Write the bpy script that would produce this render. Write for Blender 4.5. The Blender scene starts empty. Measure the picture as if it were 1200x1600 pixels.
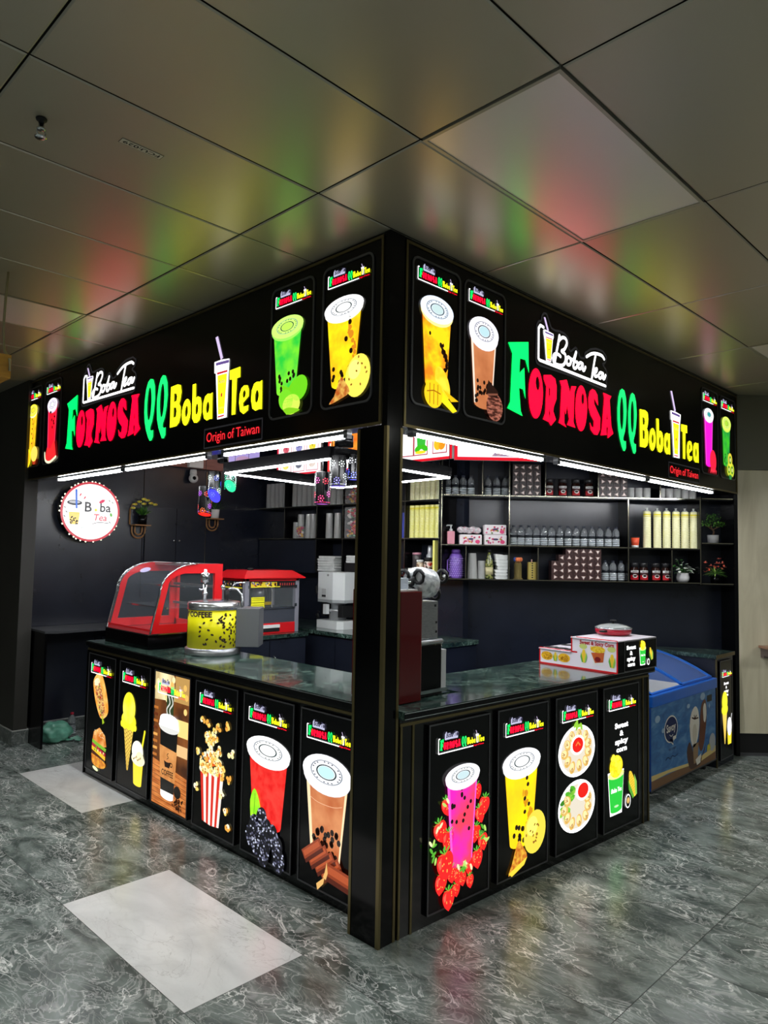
import bpy, bmesh, math, random
from math import pi, sin, cos, radians
from mathutils import Vector, Matrix
from mathutils.geometry import tessellate_polygon
random.seed(7)
SC = bpy.context.scene
COL = SC.collection

# ---------------- camera, world, exposure ----------------
YAW, PITCH, ROLL = radians(44.6706), radians(3.3371), radians(1.0347)
cam_data = bpy.data.cameras.new('camera')
cam_data.sensor_fit = 'VERTICAL'
cam_data.sensor_height = 32.0
cam_data.lens = 1122.70 / 1600.0 * 32.0
cam_data.clip_start = 0.05
cam = bpy.data.objects.new('camera', cam_data)
COL.objects.link(cam)
Fv = Vector((cos(YAW) * cos(PITCH), sin(YAW) * cos(PITCH), sin(PITCH)))
Rv = Vector((sin(YAW), -cos(YAW), 0.0))
Uv = Rv.cross(Fv)
R2 = Rv * cos(ROLL) + Uv * sin(ROLL)
U2 = -Rv * sin(ROLL) + Uv * cos(ROLL)
mw = Matrix((R2, U2, -Fv)).transposed().to_4x4()
mw.translation = Vector((-2.4185, -2.3799, 1.808))
cam.matrix_world = mw
SC.camera = cam

world = bpy.data.worlds.new('world')
SC.world = world
world.use_nodes = True
world.node_tree.nodes['Background'].inputs[0].default_value = (0.62, 0.66, 0.60, 1)
world.node_tree.nodes['Background'].inputs[1].default_value = 0.15
SC.view_settings.view_transform = 'Standard'
SC.view_settings.look = 'None'
SC.view_settings.exposure = 0.0
SC.view_settings.gamma = 1.0
SC.view_settings.use_curve_mapping = False
LED_STRENGTH = 98.0
ROOM_STRENGTH = 29.0

# ---------------- materials ----------------
def lin(c):
    o = []
    for x in c[:3]:
        x = x / 255.0
        o.append(x / 12.92 if x <= 0.04045 else ((x + 0.055) / 1.055) ** 2.4)
    return (o[0], o[1], o[2], 1.0)

MATS = {}
def pm(name, c, rough=0.5, metal=0.0, coat=0.0, spec=0.5, trans=0.0, alpha=1.0, ior=1.45):
    if name in MATS: return MATS[name]
    m = bpy.data.materials.new(name); m.use_nodes = True
    b = m.node_tree.nodes['Principled BSDF']
    b.inputs['Base Color'].default_value = lin(c)
    b.inputs['Roughness'].default_value = rough
    b.inputs['Metallic'].default_value = metal
    b.inputs['Coat Weight'].default_value = coat
    b.inputs['Specular IOR Level'].default_value = spec
    b.inputs['Transmission Weight'].default_value = trans
    b.inputs['Alpha'].default_value = alpha
    b.inputs['IOR'].default_value = ior
    MATS[name] = m
    return m

def noisy(name, cols, scale=6.0, rough=0.5, metal=0.0, detail=4.0, stretch=(1, 1, 1), bump=0.0, coat=0.0, distort=0.0):
    """principled material whose colour runs through a noise ramp"""
    if name in MATS: return MATS[name]
    m = bpy.data.materials.new(name); m.use_nodes = True
    nt = m.node_tree; b = nt.nodes['Principled BSDF']
    tc = nt.nodes.new('ShaderNodeTexCoord'); mp = nt.nodes.new('ShaderNodeMapping')
    mp.inputs['Scale'].default_value = stretch
    nz = nt.nodes.new('ShaderNodeTexNoise'); nz.inputs['Scale'].default_value = scale
    nz.inputs['Detail'].default_value = detail; nz.inputs['Distortion'].default_value = distort
    cr = nt.nodes.new('ShaderNodeValToRGB')
    el = cr.color_ramp.elements
    el[0].position, el[0].color = cols[0][0], lin(cols[0][1])
    el[1].position, el[1].color = cols[-1][0], lin(cols[-1][1])
    for p, c in cols[1:-1]:
        e = el.new(p); e.color = lin(c)
    nt.links.new(tc.outputs['Object'], mp.inputs['Vector']); nt.links.new(mp.outputs[0], nz.inputs['Vector'])
    nt.links.new(nz.outputs['Fac'], cr.inputs[0]); nt.links.new(cr.outputs[0], b.inputs['Base Color'])
    b.inputs['Roughness'].default_value = rough; b.inputs['Metallic'].default_value = metal
    b.inputs['Coat Weight'].default_value = coat
    if bump:
        bp = nt.nodes.new('ShaderNodeBump'); bp.inputs['Strength'].default_value = bump
        nt.links.new(nz.outputs['Fac'], bp.inputs['Height']); nt.links.new(bp.outputs[0], b.inputs['Normal'])
    MATS[name] = m
    return m

def em(c, s=1.3):
    """backlit print or lamp of one colour"""
    k = 'glow_%d_%d_%d_%d' % (c[0], c[1], c[2], int(s * 100))
    if k in MATS: return MATS[k]
    m = bpy.data.materials.new(k); m.use_nodes = True
    nt = m.node_tree; b = nt.nodes['Principled BSDF']
    b.inputs['Base Color'].default_value = (0.01, 0.01, 0.01, 1)
    b.inputs['Roughness'].default_value = 0.25
    b.inputs['Emission Color'].default_value = lin(c)
    b.inputs['Emission Strength'].default_value = s
    MATS[k] = m
    return m

def emn(c1, c2, scale=20.0, s=1.2, lo=0.35, hi=0.65, stretch=(1, 1, 1)):
    """backlit print with two colours mottled together"""
    k = 'print_%s_%s_%d_%d' % ('_'.join(map(str, c1)), '_'.join(map(str, c2)), int(scale), int(s * 100))
    if k in MATS: return MATS[k]
    m = bpy.data.materials.new(k); m.use_nodes = True
    nt = m.node_tree; b = nt.nodes['Principled BSDF']
    tc = nt.nodes.new('ShaderNodeTexCoord'); mp = nt.nodes.new('ShaderNodeMapping'); mp.inputs['Scale'].default_value = stretch
    nz = nt.nodes.new('ShaderNodeTexNoise'); nz.inputs['Scale'].default_value = scale; nz.inputs['Detail'].default_value = 3
    cr = nt.nodes.new('ShaderNodeValToRGB'); el = cr.color_ramp.elements
    el[0].position, el[0].color = lo, lin(c1)
    el[1].position, el[1].color = hi, lin(c2)
    nt.links.new(tc.outputs['Object'], mp.inputs['Vector']); nt.links.new(mp.outputs[0], nz.inputs['Vector'])
    nt.links.new(nz.outputs['Fac'], cr.inputs[0]); nt.links.new(cr.outputs[0], b.inputs['Emission Color'])
    b.inputs['Base Color'].default_value = (0.01, 0.01, 0.01, 1)
    b.inputs['Emission Strength'].default_value = s
    MATS[k] = m
    return m

def marble(name, base, dark, vein, rough, scale=1.0, vein_w=0.02, coat=0.0, squeeze=(1, 1, 1), spec=0.5, use_uv=True, amount=1.0):
    if name in MATS: return MATS[name]
    m = bpy.data.materials.new(name); m.use_nodes = True
    nt = m.node_tree; L = nt.links; b = nt.nodes['Principled BSDF']
    tc = nt.nodes.new('ShaderNodeTexCoord'); mp = nt.nodes.new('ShaderNodeMapping'); mp.inputs['Scale'].default_value = squeeze
    L.new(tc.outputs['UV' if use_uv else 'Object'], mp.inputs['Vector'])
    def noise(sc, det, dist, vec):
        n = nt.nodes.new('ShaderNodeTexNoise'); n.inputs['Scale'].default_value = sc * scale; n.inputs['Detail'].default_value = det
        n.inputs['Distortion'].default_value = dist; L.new(vec, n.inputs['Vector']); return n
    def ramp(fac, pts):
        cr = nt.nodes.new('ShaderNodeValToRGB'); el = cr.color_ramp.elements
        el[0].position, el[0].color = pts[0][0], (pts[0][1],) * 3 + (1,)
        el[1].position, el[1].color = pts[-1][0], (pts[-1][1],) * 3 + (1,)
        for p, v in pts[1:-1]:
            e = el.new(p); e.color = (v, v, v, 1)
        L.new(fac, cr.inputs[0]); return cr.outputs[0]
    cloud = noise(2.2, 6, 1.2, mp.outputs[0])
    sw = noise(1.15, 4, 2.4, mp.outputs[0]); ms = nt.nodes.new('ShaderNodeMath'); ms.operation = 'MULTIPLY'; ms.inputs[1].default_value = 60.0
    L.new(sw.outputs['Fac'], ms.inputs[0]); sn = nt.nodes.new('ShaderNodeMath'); sn.operation = 'SINE'; L.new(ms.outputs[0], sn.inputs[0])
    swirl = ramp(sn.outputs[0], [(0.35, 0.0), (1.0, 0.28 * amount)])
    v1 = noise(1.6, 7, 1.6, mp.outputs[0])
    v2 = noise(3.4, 8, 2.2, mp.outputs[0])
    f1 = ramp(v1.outputs['Fac'], [(0.5 - vein_w, 0.0), (0.5, 1.0), (0.5 + vein_w * 0.6, 0.0)])
    f2 = ramp(v2.outputs['Fac'], [(0.56 - vein_w, 0.0), (0.56, 0.75), (0.56 + vein_w * 0.5, 0.0)])
    cl = ramp(cloud.outputs['Fac'], [(0.36, 0.0), (0.64, 1.0)])
    mx = nt.nodes.new('ShaderNodeMixRGB'); mx.inputs[1].default_value = lin(dark); mx.inputs[2].default_value = lin(base); L.new(cl, mx.inputs[0])
    mm = nt.nodes.new('ShaderNodeMath'); mm.operation = 'MAXIMUM'; L.new(f1, mm.inputs[0]); L.new(f2, mm.inputs[1])
    m3 = nt.nodes.new('ShaderNodeMath'); m3.operation = 'MAXIMUM'; L.new(mm.outputs[0], m3.inputs[0]); L.new(swirl, m3.inputs[1]); mm = m3
    mod = nt.nodes.new('ShaderNodeMath'); mod.operation = 'MULTIPLY'
    patch = noise(1.1, 3, 0, mp.outputs[0]); pr = ramp(patch.outputs['Fac'], [(0.4, 0.15 * amount), (0.62, amount)])
    L.new(mm.outputs[0], mod.inputs[0]); L.new(pr, mod.inputs[1])
    m2 = nt.nodes.new('ShaderNodeMixRGB'); m2.inputs[2].default_value = lin(vein); L.new(mod.outputs[0], m2.inputs[0]); L.new(mx.outputs[0], m2.inputs[1])
    L.new(m2.outputs[0], b.inputs['Base Color'])
    b.inputs['Roughness'].default_value = rough; b.inputs['Coat Weight'].default_value = coat
    b.inputs['Specular IOR Level'].default_value = spec
    MATS[name] = m
    return m

BLACKG = pm('black_gloss', (4, 4, 5), 0.12, spec=0.22)
BLACKP = pm('black_panel', (6, 6, 8), 0.2, spec=0.28)
BLACKM = pm('black_matt', (13, 13, 15), 0.6)
NAVY = noisy('navy_laminate', [(0.3, (24, 28, 38)), (0.7, (31, 35, 47))], 3.0, 0.26)
BRONZE = pm('bronze_trim', (120, 108, 74), 0.3, 0.85)
GREYTRIM = pm('grey_trim', (96, 96, 100), 0.35, 0.6)
CHROME = pm('chrome', (205, 208, 212), 0.16, 1.0)
STEEL = noisy('brushed_steel', [(0.3, (150, 153, 156)), (0.7, (182, 184, 186))], 40, 0.32, 0.85, stretch=(1, 1, 12))
WHITE = pm('white_plastic', (225, 226, 224), 0.4)
RED = pm('red_enamel', (200, 14, 24), 0.25, coat=0.4)
DARKRED = pm('dark_red_enamel', (84, 2, 6), 0.2, coat=0.5)
GLASS = pm('clear_glass', (235, 240, 240), 0.04, trans=1.0, ior=1.25)
PET = pm('bottle_plastic', (240, 246, 250), 0.03, trans=0.85, ior=1.4)
RIBGLINT = pm('bottle_rib_glint', (232, 240, 246), 0.15, trans=0.1, ior=1.4)  # bottle ribs, sparkle highlights put into their paler colour
CLEARCUP = pm('clear_cup_plastic', (232, 233, 230), 0.12, trans=0.5, ior=1.35)
GREENTOP = marble('green_marble_top', (40, 62, 56), (22, 36, 34), (120, 146, 134), 0.13, 2.6, 0.03, coat=0.3, use_uv=False)

# ---------------- mesh building ----------------
class MB:
    def __init__(s):
        s.v = []; s.f = []; s.mi = []; s.mats = []; s.sm = []; s.T = Matrix.Identity(4)
    def m(s, mat):
        if mat not in s.mats: s.mats.append(mat)
        return s.mats.index(mat)
    def add(s, vs, fs, mat, smooth=False):
        o = len(s.v); k = s.m(mat)
        s.v += [tuple(s.T @ Vector(p)) for p in vs]
        for f in fs:
            s.f.append(tuple(o + i for i in f)); s.mi.append(k); s.sm.append(smooth)
        return s
    def box(s, a, b, mat, bev=0.0):
        x0, y0, z0 = a; x1, y1, z1 = b
        if bev <= 0:
            vs = [(x0, y0, z0), (x1, y0, z0), (x1, y1, z0), (x0, y1, z0), (x0, y0, z1), (x1, y0, z1), (x1, y1, z1), (x0, y1, z1)]
            fs = [(0, 3, 2, 1), (4, 5, 6, 7), (0, 1, 5, 4), (1, 2, 6, 5), (2, 3, 7, 6), (3, 0, 4, 7)]
            return s.add(vs, fs, mat)
        bm = bmesh.new()
        bmesh.ops.create_cube(bm, size=1.0)
        for v in bm.verts:
            v.co = Vector(((x0 + x1) / 2 + v.co.x * (x1 - x0), (y0 + y1) / 2 + v.co.y * (y1 - y0), (z0 + z1) / 2 + v.co.z * (z1 - z0)))
        bmesh.ops.bevel(bm, geom=bm.edges[:], offset=bev, segments=2, affect='EDGES', profile=0.6)
        bm.verts.index_update()
        vs = [tuple(v.co) for v in bm.verts]; fs = [tuple(v.index for v in f.verts) for f in bm.faces]
        bm.free()
        return s.add(vs, fs, mat)
    def prism(s, pts, mat, fn, t0, t1):
        """pts 2D outline, fn(a,b,t)->3D, extruded between t0 and t1"""
        n = len(pts)
        vs = [fn(a, b, t0) for a, b in pts] + [fn(a, b, t1) for a, b in pts]
        tr = tessellate_polygon([[Vector((a, b, 0)) for a, b in pts]])
        fs = [tuple(t) for t in tr] + [tuple(n + i for i in reversed(t)) for t in tr]
        fs += [(i, (i + 1) % n, n + (i + 1) % n, n + i) for i in range(n)]
        return s.add(vs, fs, mat)
    def lathe(s, prof, mat, c=(0, 0, 0), n=20, smooth=True, sx=1.0, sy=1.0):
        vs = []; fs = []
        for r, z in prof:
            for i in range(n):
                t = 2 * pi * i / n
                vs.append((c[0] + r * cos(t) * sx, c[1] + r * sin(t) * sy, c[2] + z))
        for k in range(len(prof) - 1):
            for i in range(n):
                j = (i + 1) % n
                fs.append((k * n + i, k * n + j, (k + 1) * n + j, (k + 1) * n + i))
        if prof[0][0] > 1e-5: fs.append(tuple(reversed(range(n))))
        if prof[-1][0] > 1e-5: fs.append(tuple((len(prof) - 1) * n + i for i in range(n)))
        return s.add(vs, fs, mat, smooth)
    def tube(s, path, r, mat, n=8, smooth=True):
        P = [Vector(p) for p in path]; vs = []; fs = []
        up = Vector((0, 0, 1))
        for i, p in enumerate(P):
            d = (P[min(i + 1, len(P) - 1)] - P[max(i - 1, 0)])
            if d.length < 1e-9: d = Vector((0, 0, 1))
            d.normalize()
            a = up if abs(d.dot(up)) < 0.95 else Vector((1, 0, 0))
            e1 = d.cross(a).normalized(); e2 = d.cross(e1)
            rr = r[i] if isinstance(r, (list, tuple)) else r
            for k in range(n):
                t = 2 * pi * k / n
                q = p + e1 * (cos(t) * rr) + e2 * (sin(t) * rr); vs.append(tuple(q))
        for i in range(len(P) - 1):
            for k in range(n):
                j = (k + 1) % n
                fs.append((i * n + k, i * n + j, (i + 1) * n + j, (i + 1) * n + k))
        fs.append(tuple(reversed(range(n)))); fs.append(tuple((len(P) - 1) * n + k for k in range(n)))
        return s.add(vs, fs, mat, smooth)
    def ball(s, c, r, mat, seg=8, rings=6, sc=(1, 1, 1)):
        vs = [(c[0], c[1], c[2] - r * sc[2])]; fs = []
        for i in range(1, rings):
            ph = -pi / 2 + pi * i / rings
            for k in range(seg):
                t = 2 * pi * k / seg
                vs.append((c[0] + r * sc[0] * cos(ph) * cos(t), c[1] + r * sc[1] * cos(ph) * sin(t), c[2] + r * sc[2] * sin(ph)))
        vs.append((c[0], c[1], c[2] + r * sc[2]))
        for k in range(seg):
            j = (k + 1) % seg
            fs.append((0, 1 + j, 1 + k))
            for i in range(rings - 2):
                a = 1 + i * seg
                fs.append((a + k, a + j, a + seg + j, a + seg + k))
            a = 1 + (rings - 2) * seg
            fs.append((a + k, a + j, len(vs) - 1))
        return s.add(vs, fs, mat, True)
    def build(s, name, parent=None, label=None, loc=None):
        me = bpy.data.meshes.new(name)
        me.from_pydata(s.v, [], s.f)
        for m in s.mats: me.materials.append(m)
        me.polygons.foreach_set('material_index', s.mi)
        me.polygons.foreach_set('use_smooth', s.sm)
        me.validate(); me.update()
        o = bpy.data.objects.new(name, me); COL.objects.link(o)
        if parent is not None: o.parent = parent
        if loc: o.location = loc
        if label: o['label'] = label
        return o

def thing(name, label, cat, loc=(0, 0, 0), rotz=0.0, group=None):
    o = bpy.data.objects.new(name, None); COL.objects.link(o)
    o.empty_display_size = 0.05
    o.location = loc; o.rotation_euler = (0, 0, rotz)
    o['label'] = label; o['category'] = cat
    if group: o['group'] = group
    return o
def tag(o, label, cat, group=None):
    o['label'] = label; o['category'] = cat
    if group: o['group'] = group
    return o
def struct(o):
    o['kind'] = 'structure'
    return o
def dup(root, loc, rotz=None, label=None):
    r = root.copy(); COL.objects.link(r); r.location = loc
    if rotz is not None: r.rotation_euler = (0, 0, rotz)
    if label: r['label'] = label
    for ch in list(root.children):
        c = ch.copy(); COL.objects.link(c); c.parent = r
        for g in list(ch.children):
            d = g.copy(); COL.objects.link(d); d.parent = c
    return r

# ---------------- flat prints: local x right, z up, facing -y ----------------
TXT = {}
def text_tris(body, bold=0.0, shear=0.0, spacing=1.0):
    k = (body, bold, shear, spacing)
    if k in TXT: return TXT[k]
    cu = bpy.data.curves.new('lettering', 'FONT'); cu.body = body; cu.size = 1.0; cu.offset = bold
    cu.shear = shear; cu.space_character = spacing; cu.resolution_u = 3
    ob = bpy.data.objects.new('lettering', cu); COL.objects.link(ob)
    dg = bpy.context.evaluated_depsgraph_get(); ev = ob.evaluated_get(dg)
    me = ev.to_mesh()
    vs = [(v.co.x, v.co.y) for v in me.vertices]; fs = [tuple(p.vertices) for p in me.polygons]
    ev.to_mesh_clear()
    bpy.data.objects.remove(ob); bpy.data.curves.remove(cu)
    TXT[k] = (vs, fs)
    return TXT[k]

class Pic(MB):
    """flat print; (u, v) inside a frame with origin (ox, oz), scale sc, lying on plane y=y0 facing -y"""
    def __init__(s, ox=0.0, oz=0.0, y0=0.0, sc=1.0, remap=None, step=0.0007):
        super().__init__(); s.ox = ox; s.oz = oz; s.y0 = y0; s.sc = sc; s.remap = remap; s.step = step
    def pt(s, u, v, l):
        if s.remap: u = s.remap(u)
        return (s.ox + u * s.sc, s.y0 - s.step * (1 + l), s.oz + v * s.sc)
    def poly(s, pts, mat, l=0, holes=()):
        loops = [[Vector((a, b, 0)) for a, b in pts]] + [[Vector((a, b, 0)) for a, b in h] for h in holes]
        tr = tessellate_polygon(loops)
        flat = [p for lp in loops for p in lp]
        vs = [s.pt(p.x, p.y, l) for p in flat]
        fs = []
        for a, b, c in tr:
            A, B, Cc = flat[a], flat[b], flat[c]
            ar = (B.x - A.x) * (Cc.y - A.y) - (B.y - A.y) * (Cc.x - A.x)
            fs.append((a, b, c) if ar > 0 else (a, c, b))
        return s.add(vs, fs, mat)
    def ell(s, cx, cy, rx, ry, mat, l=0, rot=0.0, n=20, hole=0.0):
        def lp(k):
            return [(cx + k * rx * cos(t) * cos(rot) - k * ry * sin(t) * sin(rot), cy + k * rx * cos(t) * sin(rot) + k * ry * sin(t) * cos(rot)) for t in [2 * pi * i / n for i in range(n)]]
        return s.poly(lp(1.0), mat, l, [lp(hole)] if hole > 0 else ())
    def rect(s, a, b, c, d, mat, l=0):
        return s.poly([(a, b), (c, b), (c, d), (a, d)], mat, l)
    def stroke(s, pts, w, mat, l=0, closed=False, caps=True):
        n = len(pts); rng = range(n if closed else n - 1)
        for i in rng:
            (x0, y0), (x1, y1) = pts[i], pts[(i + 1) % n]
            d = math.hypot(x1 - x0, y1 - y0)
            if d < 1e-9: continue
            nx, ny = -(y1 - y0) / d * w / 2, (x1 - x0) / d * w / 2
            s.poly([(x0 + nx, y0 + ny), (x0 - nx, y0 - ny), (x1 - nx, y1 - ny), (x1 + nx, y1 + ny)], mat, l)
        if caps:
            for x, y in pts: s.ell(x, y, w / 2, w / 2, mat, l, n=8)
        return s
    def text(s, body, u, v, size, mat, l=0, bold=0.0, shear=0.0, align='c', width=None, curve=None, rot=0.0):
        vs, fs = text_tris(body, bold, shear)
        if not vs: return s
        x0 = min(p[0] for p in vs); x1 = max(p[0] for p in vs)
        kx = size if width is None else width / (x1 - x0)
        cx = {'c': (x0 + x1) / 2, 'l': x0, 'r': x1}[align]
        out = []
        for a, b in vs:
            uu, vv = (a - cx) * kx, b * size
            if rot: uu, vv = uu * cos(rot) - vv * sin(rot), uu * sin(rot) + vv * cos(rot)
            out.append(s.pt(u + uu, v + vv, l))
        return s.add(out, fs, mat)

def smooth_pts(pts, n=4):
    """Catmull-Rom through points"""
    P = [pts[0]] + list(pts) + [pts[-1]]; o = []
    for i in range(1, len(P) - 2):
        for k in range(n):
            t = k / n
            q = []
            for j in (0, 1):
                a, b, c, d = P[i - 1][j], P[i][j], P[i + 1][j], P[i + 2][j]
                q.append(0.5 * (2 * b + (c - a) * t + (2 * a - 5 * b + 4 * c - d) * t * t + (3 * b - a - 3 * c + d) * t ** 3))
            o.append(tuple(q))
    o.append(pts[-1])
    return o

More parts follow.
